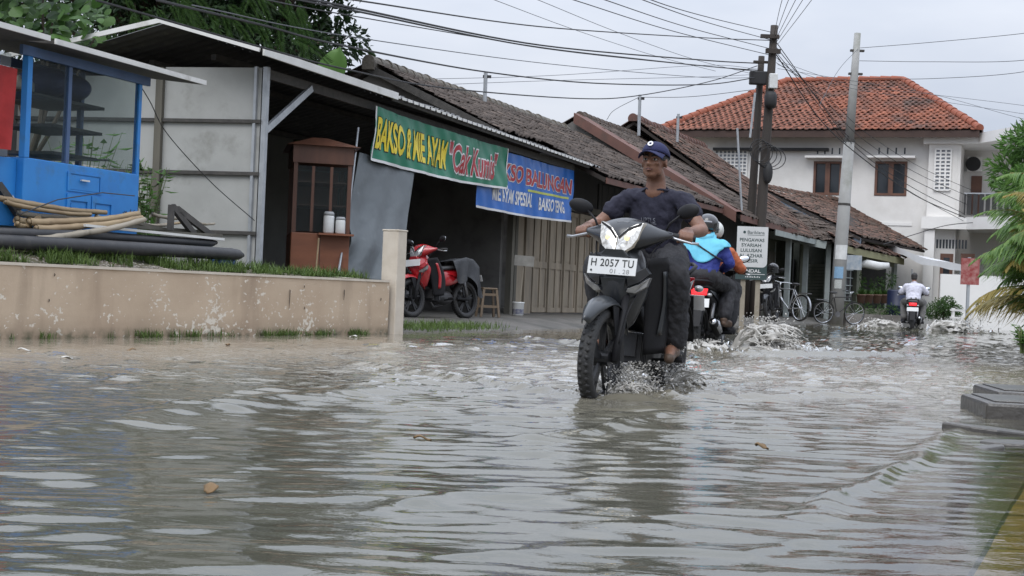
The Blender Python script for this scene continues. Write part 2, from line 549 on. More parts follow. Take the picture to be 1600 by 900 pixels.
def build_water():
    nc, nr = 720, 820
    tx = np.linspace(-0.62, 0.62, nc + 1)
    ys = np.exp(np.linspace(math.log(1.7), math.log(62.0), nr + 1))
    Yg, Tg = np.meshgrid(ys, tx, indexing='ij')
    Xg = Tg * (Yg + 1.5)
    Z = wave_field(Xg, Yg)
    co = np.stack([Xg, Yg, Z], -1).reshape(-1, 3).astype(np.float32)
    idx = np.arange((nr + 1) * (nc + 1)).reshape(nr + 1, nc + 1)
    q = np.stack([idx[:-1, :-1], idx[:-1, 1:], idx[1:, 1:], idx[1:, :-1]], -1).reshape(-1, 4)
    me = bpy.data.meshes.new('water')
    me.vertices.add(len(co)); me.vertices.foreach_set('co', co.ravel())
    me.loops.add(q.size); me.loops.foreach_set('vertex_index', q.ravel().astype(np.int32))
    me.polygons.add(len(q)); me.polygons.foreach_set('loop_start', np.arange(0, q.size, 4, dtype=np.int32))
    me.polygons.foreach_set('use_smooth', np.ones(len(q), dtype=bool))
    me.update(calc_edges=True)
    # depth over the bed: shallow on the paved verge at the right
    S = (co[:, 0] - ST_O.x) * ST_E.x + (co[:, 1] - ST_O.y) * ST_E.y
    V = (co[:, 0] - ST_O.x) * ST_N.x + (co[:, 1] - ST_O.y) * ST_N.y
    depth = np.clip((V + 9.80) / 0.30, 0, 1) * 0.14 + 0.004
    a = me.attributes.new('depth', 'FLOAT', 'POINT'); a.data.foreach_set('value', depth.astype(np.float32))
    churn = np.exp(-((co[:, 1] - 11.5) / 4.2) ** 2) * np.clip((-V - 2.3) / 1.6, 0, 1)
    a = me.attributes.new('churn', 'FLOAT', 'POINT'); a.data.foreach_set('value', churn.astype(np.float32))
    silt_sheen = np.clip(1.0 - (-V - 2.2) / 2.6, 0, 1) * 0.8 + 0.62 * churn  # stirred silt, with wall reflection and silvery sky sheen painted into the colour
    a = me.attributes.new('silt_sheen', 'FLOAT', 'POINT'); a.data.foreach_set('value', np.clip(silt_sheen, 0, 1).astype(np.float32))
    return me

m = bpy.data.materials.new('flood_water'); m.use_nodes = True
nt = m.node_tree; L = nt.links.new; nt.nodes.clear()
out = nd(nt, 'ShaderNodeOutputMaterial')
geo = nd(nt, 'ShaderNodeNewGeometry')
mp = nd(nt, 'ShaderNodeMapping'); mp.inputs['Scale'].default_value = (0.55, 1.0, 1.0)
L(geo.outputs['Position'], mp.inputs[0])
nA = nd(nt, 'ShaderNodeTexNoise', i_Scale=15.0, i_Detail=4.0, i_Roughness=0.6, i_Distortion=0.4); L(mp.outputs[0], nA.inputs['Vector'])
nB = nd(nt, 'ShaderNodeTexNoise', i_Scale=34.0, i_Detail=2.0, i_Roughness=0.6); L(mp.outputs[0], nB.inputs['Vector'])
ch = nd(nt, 'ShaderNodeAttribute', attribute_name='churn')
mA = nd(nt, 'ShaderNodeMath', operation='MULTIPLY_ADD'); L(nB.outputs[0], mA.inputs[0])
L(ch.outputs['Fac'], mA.inputs[1]); L(nA.outputs[0], mA.inputs[2])
sa = nd(nt, 'ShaderNodeMath', operation='MULTIPLY_ADD'); sa.inputs[1].default_value = 0.45; sa.inputs[2].default_value = 0.075
L(ch.outputs['Fac'], sa.inputs[0])
bp = nd(nt, 'ShaderNodeBump', i_Distance=0.02); L(sa.outputs[0], bp.inputs['Strength'])
L(mA.outputs[0], bp.inputs['Height'])
gl = nd(nt, 'ShaderNodeBsdfGlossy'); gl.inputs['Roughness'].default_value = 0.03; gl.inputs['Color'].default_value = (0.95, 0.95, 0.95, 1)
L(bp.outputs[0], gl.inputs['Normal'])
nC = nd(nt, 'ShaderNodeTexNoise', i_Scale=0.7, i_Detail=4.0); L(geo.outputs['Position'], nC.inputs['Vector'])
rp = nd(nt, 'ShaderNodeValToRGB')
rp.color_ramp.elements[0].position = 0.3; rp.color_ramp.elements[0].color = (0.068, 0.069, 0.053, 1)
rp.color_ramp.elements[1].position = 0.7; rp.color_ramp.elements[1].color = (0.108, 0.103, 0.078, 1)
L(nC.outputs[0], rp.inputs[0])
df = nd(nt, 'ShaderNodeBsdfDiffuse'); sl = nd(nt, 'ShaderNodeAttribute', attribute_name='silt_sheen')
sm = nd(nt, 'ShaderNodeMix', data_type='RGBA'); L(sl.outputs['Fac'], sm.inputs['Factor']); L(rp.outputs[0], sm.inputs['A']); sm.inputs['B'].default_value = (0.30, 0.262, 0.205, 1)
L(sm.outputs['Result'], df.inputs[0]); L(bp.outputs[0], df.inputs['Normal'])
tr = nd(nt, 'ShaderNodeBsdfTransparent'); tr.inputs[0].default_value = (0.8, 0.76, 0.62, 1)
dp = nd(nt, 'ShaderNodeAttribute', attribute_name='depth')
mr = nd(nt, 'ShaderNodeMapRange'); mr.inputs['From Min'].default_value = 0.0; mr.inputs['From Max'].default_value = 0.12
mr.inputs['To Min'].default_value = 0.03; mr.inputs['To Max'].default_value = 1.0
L(dp.outputs['Fac'], mr.inputs['Value'])
mb_ = nd(nt, 'ShaderNodeMixShader'); L(mr.outputs[0], mb_.inputs[0]); L(tr.outputs[0], mb_.inputs[1]); L(df.outputs[0], mb_.inputs[2])
fr = nd(nt, 'ShaderNodeFresnel'); fr.inputs['IOR'].default_value = 1.6; L(bp.outputs[0], fr.inputs['Normal'])
mx = nd(nt, 'ShaderNodeMixShader'); L(fr.outputs[0], mx.inputs[0]); L(mb_.outputs[0], mx.inputs[1]); L(gl.outputs[0], mx.inputs[2])
L(mx.outputs[0], out.inputs[0])
MATS['flood_water'] = m
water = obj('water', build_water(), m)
tag(water, kind='structure')
# ------------------------------------------------------------------ left: wall, yard, shed, carts
M_wall = pmat('weathered_render0', (0.43, 0.335, 0.25), (0.34, 0.255, 0.19), 1.6, 0.85, 0.35, 30, c3=(0.22, 0.16, 0.115), c3scale=1.1, c3lo=0.5, c3hi=0.75)
M_flake = pmat('flaked_paint', (0.58, 0.53, 0.46), (0.48, 0.42, 0.35), 20, 0.85, 0.3)
M_wcap = pmat('pale_render', (0.60, 0.54, 0.46), (0.52, 0.46, 0.38), 4, 0.85, 0.2, c3=(0.35, 0.29, 0.22), c3scale=3, c3lo=0.58, c3hi=0.75)
def flaking(src, name):
    m = bpy.data.materials.new(name); m.use_nodes = True; nt = m.node_tree; L = nt.links.new; b = nt.nodes['Principled BSDF']
    tc = nd(nt, 'ShaderNodeTexCoord')
    def N(sc, det=5.0, ro=0.6, st_=(1, 1, 1)):
        mp = nd(nt, 'ShaderNodeMapping'); mp.inputs['Scale'].default_value = st_; L(tc.outputs['Object'], mp.inputs[0])
        n = nd(nt, 'ShaderNodeTexNoise', i_Scale=sc, i_Detail=det, i_Roughness=ro); L(mp.outputs[0], n.inputs['Vector']); return n.outputs[0]
    def ramp(v, a, c):
        r = nd(nt, 'ShaderNodeMapRange'); r.inputs['From Min'].default_value = a; r.inputs['From Max'].default_value = c; L(v, r.inputs['Value']); return r.outputs[0]
    def mix(f, a, c):
        x = nd(nt, 'ShaderNodeMix', data_type='RGBA'); L(f, x.inputs['Factor'])
        for k, q in (('A', a), ('B', c)):
            if isinstance(q, tuple): x.inputs[k].default_value = rgba(q)
            else: L(q, x.inputs[k])
        return x.outputs['Result']
    def mul(a, c):
        x = nd(nt, 'ShaderNodeMath', operation='MULTIPLY'); L(a, x.inputs[0])
        if isinstance(c, float): x.inputs[1].default_value = c
        else: L(c, x.inputs[1])
        return x.outputs[0]
    sep = nd(nt, 'ShaderNodeSeparateXYZ'); L(tc.outputs['Object'], sep.inputs[0])
    col = mix(ramp(N(1.5), 0.35, 0.7), (0.52, 0.41, 0.30), (0.44, 0.335, 0.24))
    col = mix(mul(ramp(N(2.4, 5, 0.6, (1, 1, 0.16)), 0.52, 0.72), 0.55), col, (0.24, 0.175, 0.125))     # run marks
    wet = ramp(sep.outputs['Z'], 0.22, 0.02)
    col = mix(mul(wet, 0.45), col, (0.20, 0.145, 0.10))
    low = ramp(sep.outputs['Z'], 0.62, 0.10)
    bx = nd(nt, 'ShaderNodeMath', operation='SUBTRACT'); L(sep.outputs['X'], bx.inputs[0]); bx.inputs[1].default_value = 7.6
    ab = nd(nt, 'ShaderNodeMath', operation='ABSOLUTE'); L(bx.outputs[0], ab.inputs[0])
    band = ramp(ab.outputs[0], 2.6, 0.4)
    clus = nd(nt, 'ShaderNodeMath', operation='MULTIPLY_ADD'); L(mul(low, band), clus.inputs[0]); clus.inputs[1].default_value = 0.17; L(N(2.6, 3), clus.inputs[2])
    fl = nd(nt, 'ShaderNodeMath', operation='MULTIPLY_ADD'); L(clus.outputs[0], fl.inputs[0]); fl.inputs[1].default_value = 0.55; L(N(17, 4, 0.6, (1, 1, 1.3)), fl.inputs[2])
    flake = ramp(fl.outputs[0], 0.925, 0.94)
    col = mix(flake, col, (0.66, 0.60, 0.51))
    moss = mul(ramp(sep.outputs['Z'], 0.10, 0.0), ramp(N(6), 0.42, 0.6))
    col = mix(moss, col, (0.07, 0.075, 0.04))
    L(col, b.inputs['Base Color']); b.inputs['Roughness'].default_value = 0.88
    bp = nd(nt, 'ShaderNodeBump', i_Strength=0.4, i_Distance=0.004)
    hh = nd(nt, 'ShaderNodeMath', operation='SUBTRACT'); L(N(40), hh.inputs[0]); L(flake, hh.inputs[1]); L(hh.outputs[0], bp.inputs['Height']); L(bp.outputs[0], b.inputs['Normal'])
    MATS[name] = m
    return m
M_wall = flaking(None, 'weathered_render')
W0 = Vector((-4.18, 11.55, 0)); W1 = Vector((-1.40, 16.75, 0))
wd = (W1 - W0).normalized(); wn_ = Vector((-wd.y, wd.x, 0))
W_ROT = math.atan2(wd.y, wd.x)
WLEN = (W1 - W0).length + 4.5
perimeter = thing('perimeter_wall', 'low tan rendered wall with flaking paint and mossy foot beside the flooded road', 'wall', W0 - wd * 4.5, W_ROT)
b = MB()
def wall_face(u, v):
    x = u * (WLEN - 0.1); z = -0.25 + v * 0.87
    return Vector((x, 0.006 * fbm(x, z, 3.1, 2.0), z))
b.grid(wall_face, 120, 12)
b.bb(0, WLEN - 0.1, 0.015, 0.13, -0.25, 0.62)
b.build('wall_body', M_wall, perimeter)
b = MB()
b.grid(lambda u, v: Vector((u * (WLEN - 0.12), -0.012 + v * 0.155, 0.645 + 0.006 * fbm(u * 20, v, 0, 1.0))), 90, 1)
b.bb(0, WLEN - 0.12, -0.010, 0.14, 0.612, 0.637)
b.build('coping', M_wcap, perimeter)
# flaked spots: thin chips standing off the render
def chip(mb, x, z, r, y=-0.013):
    n = random.randint(5, 8); a0 = random.uniform(0, 6)
    el = random.uniform(0.35, 1.0)
    pts = [(x + r * random.uniform(0.5, 1.2) * math.cos(a0 + k * 2 * PI / n), z + r * el * random.uniform(0.5, 1.3) * math.sin(a0 + k * 2 * PI / n)) for k in range(n)]
    mb.prism([(p[0], p[1]) for p in pts], 0.003, Matrix.Translation((0, y, 0)) @ Matrix.Rotation(PI / 2, 4, 'X'))
b = MB()
for i in range(0):
    x = 4.5 + random.gauss(2.9, 1.45); z = min(0.5, abs(random.gauss(0.0, 0.19)) + 0.03)
    if 3.2 < x < WLEN - 0.3:
        chip(b, x, z, random.choice((0.006, 0.008, 0.01, 0.014, 0.02, 0.03)) * random.uniform(0.5, 1.0))
b = MB()
b = MB()
for (x, z, h) in ((5.05, 0.55, 0.02), (5.0, 0.33, 0.02), (8.6, 0.53, 0.02), (9.35, 0.50, 0.11), (8.35, 0.48, 0.20), (8.62, 0.3, 0.02), (10.1, 0.42, 0.03)):
    b.prism([(x - 0.006, z - h), (x + 0.004, z - h * 0.6), (x + 0.008, z), (x - 0.004, z + 0.01)], 0.003, Matrix.Translation((0, -0.012, 0)) @ Matrix.Rotation(PI / 2, 4, 'X'))
b.build('crack', pmat('dark_crack', (0.06, 0.045, 0.03), (0.04, 0.03, 0.02)), perimeter)
pil = thing('gate_pillar', 'square cream pillar standing at the end of the tan wall', 'pillar', W1 + wd * 0.06, W_ROT)
b = MB(); b.box((0, 0.06, 0.49), (0.2, 0.22, 1.48)); b.build('shaft', M_wcap, pil, bevel=0.012)
b = MB(); b.box((0, 0.06, 1.235), (0.212, 0.232, 0.02)); b.build('cap', M_wcap, pil, bevel=0.006)

# yard behind the wall, apron in front of the shops
def yard_z(x, y):
    d = Vector((x, y, 0)) - W0
    bb_ = d.dot(wn_)
    z = 0.61 + 0.13 * min(1, max(0, bb_ - 0.1) / 0.45) + 0.07 * min(1, max(0, bb_ - 0.5) / 1.3) + 0.03 * min(2, max(0, bb_ - 1.6))
    s = d.dot(wd)
    z -= 0.14 * min(1, max(0, s - 1.5) / 3.2) * min(1, max(0, bb_) / 1.0)
    return z + 0.018 * fbm(x, y, 0, 2.2)
b = MB()
L_Y = WLEN + 6
def yard_pt(u, v):
    p = W0 - wd * 10.4 + wd * (u * (WLEN + 5.9)) + wn_ * (0.1 + v * v * 11)
    return Vector((p.x, p.y, yard_z(p.x, p.y)))
b.grid(yard_pt, 90, 30)
tag(b.build('yard', M_soil, smooth=True), kind='structure')
b = MB()
def apron_pt(u, v):
    s = 0.0 + u * 48; vv = -2.6 + v * 9.0
    p = st(s, vv)
    z = -0.16 + 0.29 * min(1, max(0, (vv + 2.6) / 1.5)) ** 0.8 + 0.008 * fbm(p.x, p.y, 0, 1.5)
    return Vector((p.x, p.y, z))
b.grid(apron_pt, 160, 36)
tag(b.build('apron', M_apron, smooth=True), kind='structure')

# ---- shed with sheet walls and corrugated roof
M_sheet = pmat('grey_sheet', (0.40, 0.405, 0.39), (0.34, 0.345, 0.33), 1.8, 0.75, 0.1, c3=(0.18, 0.18, 0.155), c3scale=1.5, c3lo=0.55, c3hi=0.8)
M_batten = pmat('dark_batten', (0.075, 0.07, 0.065), (0.05, 0.048, 0.045), 10, 0.8, 0.3)
M_postw = pmat('grey_timber', (0.14, 0.13, 0.105), (0.09, 0.085, 0.07), 5, 0.85, 0.4, stretch=(1, 1, 0.15))
M_galv = pmat('galvanised_steel', (0.42, 0.44, 0.46), (0.33, 0.35, 0.37), 6, 0.42, 0.05, metal=0.35, rvar=0.12)
M_white = pmat('white_painted_metal', (0.72, 0.72, 0.70), (0.62, 0.62, 0.6), 3, 0.45, 0.0, c3=(0.4, 0.39, 0.36), c3scale=2.5, c3lo=0.6, c3hi=0.8)
M_corr = pmat('weathered_corrugated', (0.10, 0.10, 0.102), (0.065, 0.065, 0.068), 2.0, 0.6, 0.15, c3=(0.2, 0.19, 0.175), c3scale=3, c3lo=0.55, c3hi=0.75)
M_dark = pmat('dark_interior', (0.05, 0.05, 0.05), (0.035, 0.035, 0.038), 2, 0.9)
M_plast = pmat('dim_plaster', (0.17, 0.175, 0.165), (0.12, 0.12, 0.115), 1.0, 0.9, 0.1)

shed = thing('food_stall_shed', 'open stall shed with grey sheet side wall and corrugated roof behind the tan wall', 'shed', ST_O, ST_ROT)
sdir = Vector((-0.188, 0.982, 0)).normalized()
snor = Vector((-sdir.y, sdir.x, 0))         # outward (towards the left of the picture)
def sp(t, z, o=0.0):
    return sdir * t + snor * o + Vector((0, 0, z))
rows = (0.60, 1.17, 1.93, 2.60, 3.34)
for (t0, t1) in ((0.06, 1.40), (1.49, 3.6)):
    for k in range(4):
        b = MB()
        zt = rows[k + 1] - (0.012 if k < 3 else 0.12 * (t0 + t1) / 2 * 0.55)
        b.bar(sp((t0 + t1) / 2, rows[k] + 0.012), sp((t0 + t1) / 2, zt), t1 - t0, 0.012, up=snor)
        b.build('sheet_panel', M_sheet, shed)
for k in range(1, 4):
    b = MB(); b.bar(sp(0.04, rows[k], 0.03), sp(3.6, rows[k], 0.03), 0.04, 0.045); b.build('batten', M_batten, shed)
b = MB(); b.bar(sp(1.446, 0.5, 0.045), sp(1.446, 3.28, 0.045), 0.095, 0.07, up=snor); b.build('wood_post', M_postw, shed)
for (ds, dv, w_) in ((0.0, 0.0, 0.065), (-0.05, 0.12, 0.04)):
    b = MB(); b.bb(ds - w_ / 2, ds + w_ / 2, dv - w_ / 2, dv + w_ / 2, 0.45, 3.30); b.build('steel_post', M_galv, shed)
b = MB(); b.bar((0.03, 0.0, 2.50), (1.08, 0.0, 3.19), 0.05, 0.085); b.build('brace', M_galv, shed)
def eave_z(s):
    return 3.435 - 0.0225 * max(0, s)
b = MB(); b.bar((0.0, 0.02, 3.22), (11.0, 0.02, 3.08), 0.05, 0.12); b.build('eave_beam', M_batten, shed)
b = MB(); b.bar((-0.55, -0.31, 3.40), (2.95, -0.31, 3.345), 0.03, 0.10); b.build('fascia', M_white, shed)
b = MB()
for i in range(44):
    s = 3.02 + i * 0.19
    b.box((s, -0.285, eave_z(s) - 0.022), (0.115, 0.012, 0.042))
tag(b.build('fascia_teeth', M_white, shed), kind='stuff')  # white blocks added to imitate bright fascia teeth below the sheet waves
b = MB(); b.bar((2.97, -0.20, 3.33), (11.3, -0.20, 3.14), 0.03, 0.08); b.build('fascia', M_batten, shed)
# end trim following the roof edge
b = MB(); b.bar((-0.62, -0.3, 3.41), (-0.78, 1.1, 3.79), 0.03, 0.06); b.bar((-0.78, 1.1, 3.79), (-1.2, 3.6, 3.27), 0.03, 0.06); b.build('verge_trim', M_white, shed)
for vv, z in ((0.9, 3.55), (1.9, 3.5), (3.3, 3.2)):
    b = MB(); b.bb(0.1, 9, vv - 0.04, vv + 0.04, z - 0.12, z - 0.04); b.build('purlin', M_batten, shed)
# corrugated sheets
def corr_mesh(wid, length, period=0.19, amp=0.022, seg=8):
    mb = MB(); n = int(round(wid / period)) * seg
    mb.grid(lambda u, v: Vector((u * wid, v * length, amp * math.sin(u * wid / period * 2 * PI))), n, 1)
    me = mb.mesh('corrugated_sheet', True)
    me.materials.append(M_corr)
    return me
cw = 0.95
cm1, cm2 = corr_mesh(cw + 0.06, 0.78), corr_mesh(cw + 0.06, 0.75)
cm3 = corr_mesh(cw + 0.06, 2.7)
def eave_z(s):
    return 3.435 - 0.0225 * max(0, s)
for i in range(13):
    s0 = -0.6 + i * cw
    for (me, v0, z0, dz) in ((cm1, -0.27, 0.0, 0.018), (cm2, 0.44, 0.190, 0.02)):
        o = obj('corrugated_sheet', me, None, shed)
        o.location = (s0, v0, eave_z(s0 + 0.5) + z0 + random.uniform(-0.004, 0.004) + (0.012 if i % 2 else 0))
        o.rotation_euler = (math.radians(14.5), math.radians(1.29), random.uniform(-0.006, 0.006))
    if i < 11:
        o = obj('corrugated_sheet', cm3, None, shed)
        o.location = (s0, 1.12, eave_z(s0 + 0.5) + 0.365); o.rotation_euler = (math.radians(-12), math.radians(1.29), 0)
# bright fixings along the sheet lap
b = MB()
for i in range(44):
    s = 2.6 + i * 0.19
    b.box((s, 0.415, eave_z(s) + 0.212), (0.06, 0.03, 0.012))
tag(b.build('lap_fixings', M_white, shed), kind='stuff')
b = MB(); b.bb(-1.0, 2.9, 0.02, 3.6, 0.40, 0.655); b.build('floor', M_apron, shed)
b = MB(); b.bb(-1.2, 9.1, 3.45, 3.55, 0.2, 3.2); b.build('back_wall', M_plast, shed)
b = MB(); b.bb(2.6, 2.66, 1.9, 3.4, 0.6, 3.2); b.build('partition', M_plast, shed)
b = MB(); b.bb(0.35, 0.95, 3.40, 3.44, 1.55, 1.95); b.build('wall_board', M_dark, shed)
# grey gable wall of the neighbour above the stall roof
# ---- brown food cart standing in the shed
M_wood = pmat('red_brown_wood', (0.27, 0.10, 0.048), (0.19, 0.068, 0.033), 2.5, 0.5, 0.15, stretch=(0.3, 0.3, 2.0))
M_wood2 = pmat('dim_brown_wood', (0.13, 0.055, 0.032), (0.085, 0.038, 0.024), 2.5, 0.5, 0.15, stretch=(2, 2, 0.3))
G_cart = glassmat('cart_glass', (0.05, 0.06, 0.06), 0.16)
cp = at(452, 432, 19.3); cp.z = 0.655
cart = thing('food_cart', 'red brown wooden food cart with glass cabinet standing in the shed', 'food cart', cp, math.radians(12))
b = MB(); b.bb(0.0, 0.80, 0, 1.25, 0.0, 0.60); b.build('cupboard', M_wood, cart, bevel=0.008)
b = MB(); b.bb(0.395, 0.402, -0.004, 0.0, 0.02, 0.58); b.build('seam', M_dark, cart)
for (x, y) in ((0.03, 0.03), (0.77, 0.03), (0.03, 1.22), (0.77, 1.22)):
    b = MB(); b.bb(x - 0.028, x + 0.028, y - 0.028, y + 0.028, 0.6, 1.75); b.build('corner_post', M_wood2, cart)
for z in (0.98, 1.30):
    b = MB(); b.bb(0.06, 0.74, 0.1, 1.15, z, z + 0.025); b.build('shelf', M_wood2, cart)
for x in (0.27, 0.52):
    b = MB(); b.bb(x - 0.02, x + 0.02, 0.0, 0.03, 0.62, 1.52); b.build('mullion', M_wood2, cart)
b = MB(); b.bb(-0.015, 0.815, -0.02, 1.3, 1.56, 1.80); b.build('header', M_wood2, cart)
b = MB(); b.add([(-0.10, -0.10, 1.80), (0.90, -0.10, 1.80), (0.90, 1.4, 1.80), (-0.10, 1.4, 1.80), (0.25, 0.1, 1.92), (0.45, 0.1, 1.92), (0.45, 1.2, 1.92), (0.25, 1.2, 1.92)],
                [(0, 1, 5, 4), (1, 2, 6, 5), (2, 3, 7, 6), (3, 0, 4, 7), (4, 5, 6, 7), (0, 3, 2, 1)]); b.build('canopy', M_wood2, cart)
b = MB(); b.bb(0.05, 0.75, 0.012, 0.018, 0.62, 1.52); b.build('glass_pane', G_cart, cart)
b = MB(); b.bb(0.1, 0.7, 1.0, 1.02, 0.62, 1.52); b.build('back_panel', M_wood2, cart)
M_wplast = pmat('white_plastic', (0.72, 0.73, 0.72), (0.6, 0.61, 0.6), 8, 0.35)
for i, (px, r, h) in enumerate(((0.50, 0.075, 0.30), (0.66, 0.068, 0.235))):
    j = thing('condiment_jar', ('taller' if i == 0 else 'shorter') + ' white plastic jar standing on the brown food cart', 'jar', cp + Matrix.Rotation(math.radians(12), 3, 'Z') @ Vector((px, -0.085, 0.60)))
    b = MB(); b.lathe([(r * 0.9, 0), (r, 0.02), (r, h * 0.75), (r * 0.92, h * 0.82)], 18); b.build('jar_body', M_wplast, j, smooth=True)
    b = MB(); b.lathe([(r * 0.97, h * 0.82), (r * 0.97, h * 0.93), (r * 0.75, h), (0.001, h)], 18); b.build('lid', pmat('grey_plastic', (0.4, 0.41, 0.42)), j, smooth=True)
b = MB(); b.bb(0.36, 0.84, -0.20, -0.002, 0.575, 0.60); b.build('counter', M_wood, cart)
b = MB()
M_bamb = pmat('dry_bamboo', (0.36, 0.27, 0.16), (0.26, 0.185, 0.105), 3, 0.6, 0.1, stretch=(1, 1, 1), c3=(0.16, 0.11, 0.065), c3scale=5, c3lo=0.58, c3hi=0.75)
M_gbamb = pmat('grey_bamboo', (0.34, 0.30, 0.24), (0.24, 0.21, 0.16), 3, 0.65, 0.1, c3=(0.14, 0.12, 0.09), c3scale=6, c3lo=0.58, c3hi=0.75)
b.tube([at(493, 430, 18.9), at(498, 372, 18.95)], 0.012, 8)
tag(b.build('bamboo_stick', M_bamb), 'short upright bamboo stick leaning on the brown cart front', 'stick')

# ---- grey tarpaulin hung between the shed and the shops
M_tarp = pmat('grey_tarpaulin', (0.115, 0.132, 0.142), (0.098, 0.113, 0.122), 3, 0.5, 0.12, 22, c3=(0.125, 0.143, 0.154), c3scale=5, c3lo=0.56, c3hi=0.7)
TL, TR, BL, BR = at(562, 238, 20.3), at(648, 262, 21.7), at(526, 436, 19.3), at(624, 450, 20.3)
b = MB()
def tarp(u, v):
    p = (TL.lerp(TR, u)).lerp(BL.lerp(BR, u), v)
    n = Vector((0.3, -0.95, 0))
    w_ = 0.03 * fbm(u * 2 + v * 0.8, v * 2.0, 1.0, 1.0) + 0.045 * math.sin(u * 15 + v * 4 + 1.5 * fbm(u, v, 2, 1.2)) * (0.3 + 0.7 * v) + 0.008 * fbm(u * 8, v * 11, 5, 1.0) * (0.4 + 0.6 * v)
    pinch = math.exp(-((v - 0.72) / 0.13) ** 2) * (1 - u)
    return p + n * w_ + Vector((0.10 * pinch, 0, 0))
b.grid(tarp, 60, 90)
tag(b.build('grey_tarpaulin', M_tarp, smooth=True), 'crumpled grey plastic tarpaulin hanging beside the brown cart', 'tarpaulin')
b = MB(); b.tube([TL + Vector((-0.03, -0.04, 0.35)), at(545, 330, 19.8), at(527, 436, 19.25)], 0.016, 8)
tag(b.build('tarpaulin_pole', M_galv), 'thin pale pole along the left edge of the grey tarpaulin', 'pole')

# ---- blue food cart in the yard
M_blue = pmat('blue_paint', (0.028, 0.245, 0.64), (0.024, 0.20, 0.56), 2.5, 0.5, 0.06, c3=(0.05, 0.17, 0.36), c3scale=3.2, c3lo=0.56, c3hi=0.72)
M_blue2 = pmat('blue_grey_paint', (0.06, 0.115, 0.24), (0.045, 0.085, 0.18), 3, 0.45)
th_b = math.radians(20.5)
bc = at(38, 243, 13.0); bc_rot = PI / 2 - th_b
bz = 0.72
bcart = thing('blue_food_cart', 'bright blue street food cart with glazed shelves at the left edge', 'food cart', (bc.x, bc.y, bz), bc_rot)
def Z(z): return z - bz
BL_ = 1.78; BW = 0.95
# local x along the street, y into the yard
b = MB(); b.bb(0, BL_, 0, BW, Z(0.98), Z(1.62)); b.build('body', M_blue, bcart, bevel=0.01)
b = MB()
b.bb(0.62, 0.66, -0.012, -0.001, Z(1.36), Z(1.545)); b.bb(1.12, 1.16, -0.012, -0.001, Z(1.36), Z(1.545)); b.bb(0.66, 1.12, -0.012, -0.001, Z(1.53), Z(1.545)); b.bb(0.66, 1.12, -0.012, -0.001, Z(1.36), Z(1.375))
b.build('drawer_frame', M_blue, bcart)
b = MB(); b.bb(0.665, 1.11, -0.007, -0.001, Z(1.38), Z(1.52)); dr = b.build('drawer', M_blue, bcart)
b = MB(); b.bar((0.80, -0.03, Z(1.475)), (0.92, -0.03, Z(1.475)), 0.02, 0.015); b.build('handle', M_white, dr)
for x0 in (0.62, 1.00):
    b = MB(); b.bb(x0, x0 + 0.05, -0.014, -0.001, Z(1.0), Z(1.335)); b.bb(x0 + 0.31, x0 + 0.36, -0.014, -0.001, Z(1.0), Z(1.335)); b.bb(x0 + 0.05, x0 + 0.31, -0.014, -0.001, Z(1.27), Z(1.335)); b.bb(x0 + 0.05, x0 + 0.31, -0.014, -0.001, Z(1.0), Z(1.05))
    d_ = b.build('door', M_blue, bcart)
    b = MB(); b.bb(x0 + 0.07, x0 + 0.29, -0.006, -0.001, Z(1.06), Z(1.25)); b.build('door_panel', M_blue, d_)
for (x, y, w_, m_) in ((0.03, 0.03, 0.065, M_blue), (BL_ - 0.03, 0.03, 0.05, M_blue), (0.03, BW - 0.03, 0.05, M_blue2), (BL_ - 0.03, BW - 0.03, 0.05, M_blue2), (0.62, 0.03, 0.05, M_blue2), (1.36, 0.45, 0.05, M_blue2)):
    b = MB(); b.bb(x - w_ / 2, x + w_ / 2, y - w_ / 2, y + w_ / 2, Z(1.62), Z(2.62)); b.build('post', m_, bcart)
for (z, x0, x1, y0, y1) in ((1.72, 0.7, 1.4, 0.25, 0.85), (1.98, 0.62, 1.40, 0.2, 0.9), (2.24, 0.62, 1.42, 0.2, 0.9)):
    b = MB(); b.bb(x0, x1, y0, y1, Z(z), Z(z) + 0.03); b.build('shelf', M_batten, bcart)
b = MB(); b.bar((-0.1, 0.0, Z(2.60)), (BL_ + 0.1, 0.0, Z(2.60)), 0.04, 0.09); b.build('header_rail', M_blue2, bcart)
b = MB(); b.bar((-0.1, BW, Z(2.66)), (BL_ + 0.1, BW, Z(2.66)), 0.04, 0.09); b.build('header_rail', M_blue2, bcart)
b = MB(); b.add([(0.05, -0.25, Z(2.665)), (BL_ + 0.75, -0.25, Z(2.665)), (BL_ + 0.75, BW + 0.4, Z(2.85)), (0.05, BW + 0.4, Z(2.85)),
                 (0.05, -0.25, Z(2.70)), (BL_ + 0.75, -0.25, Z(2.70)), (BL_ + 0.75, BW + 0.4, Z(2.885)), (0.05, BW + 0.4, Z(2.885))],
                [(0, 3, 2, 1), (4, 5, 6, 7), (0, 1, 5, 4), (1, 2, 6, 5), (2, 3, 7, 6), (3, 0, 4, 7)]); b.build('roof', M_batten, bcart)
b = MB(); b.bar((0.04, -0.262, Z(2.69)), (BL_ + 0.76, -0.262, Z(2.69)), 0.02, 0.05); b.build('roof_edge', M_white, bcart)
b = MB(); b.bar((-1.4, -0.232, Z(2.71)), (0.0, -0.232, Z(2.71)), 0.02, 0.05); b.build('roof_edge', M_white, bcart)
b = MB(); b.bb(-1.4, 0.0, -0.22, BW + 0.3, Z(2.69), Z(2.72)); b.build('roof', M_batten, bcart)
b = MB(); b.bb(0.06, 0.6, 0.02, 0.026, Z(1.64), Z(2.56)); b.build('glass_pane', G_cart, bcart)
b = MB(); b.bb(0.65, BL_ - 0.06, 0.02, 0.026, Z(1.64), Z(2.56)); b.build('glass_pane', G_cart, bcart)
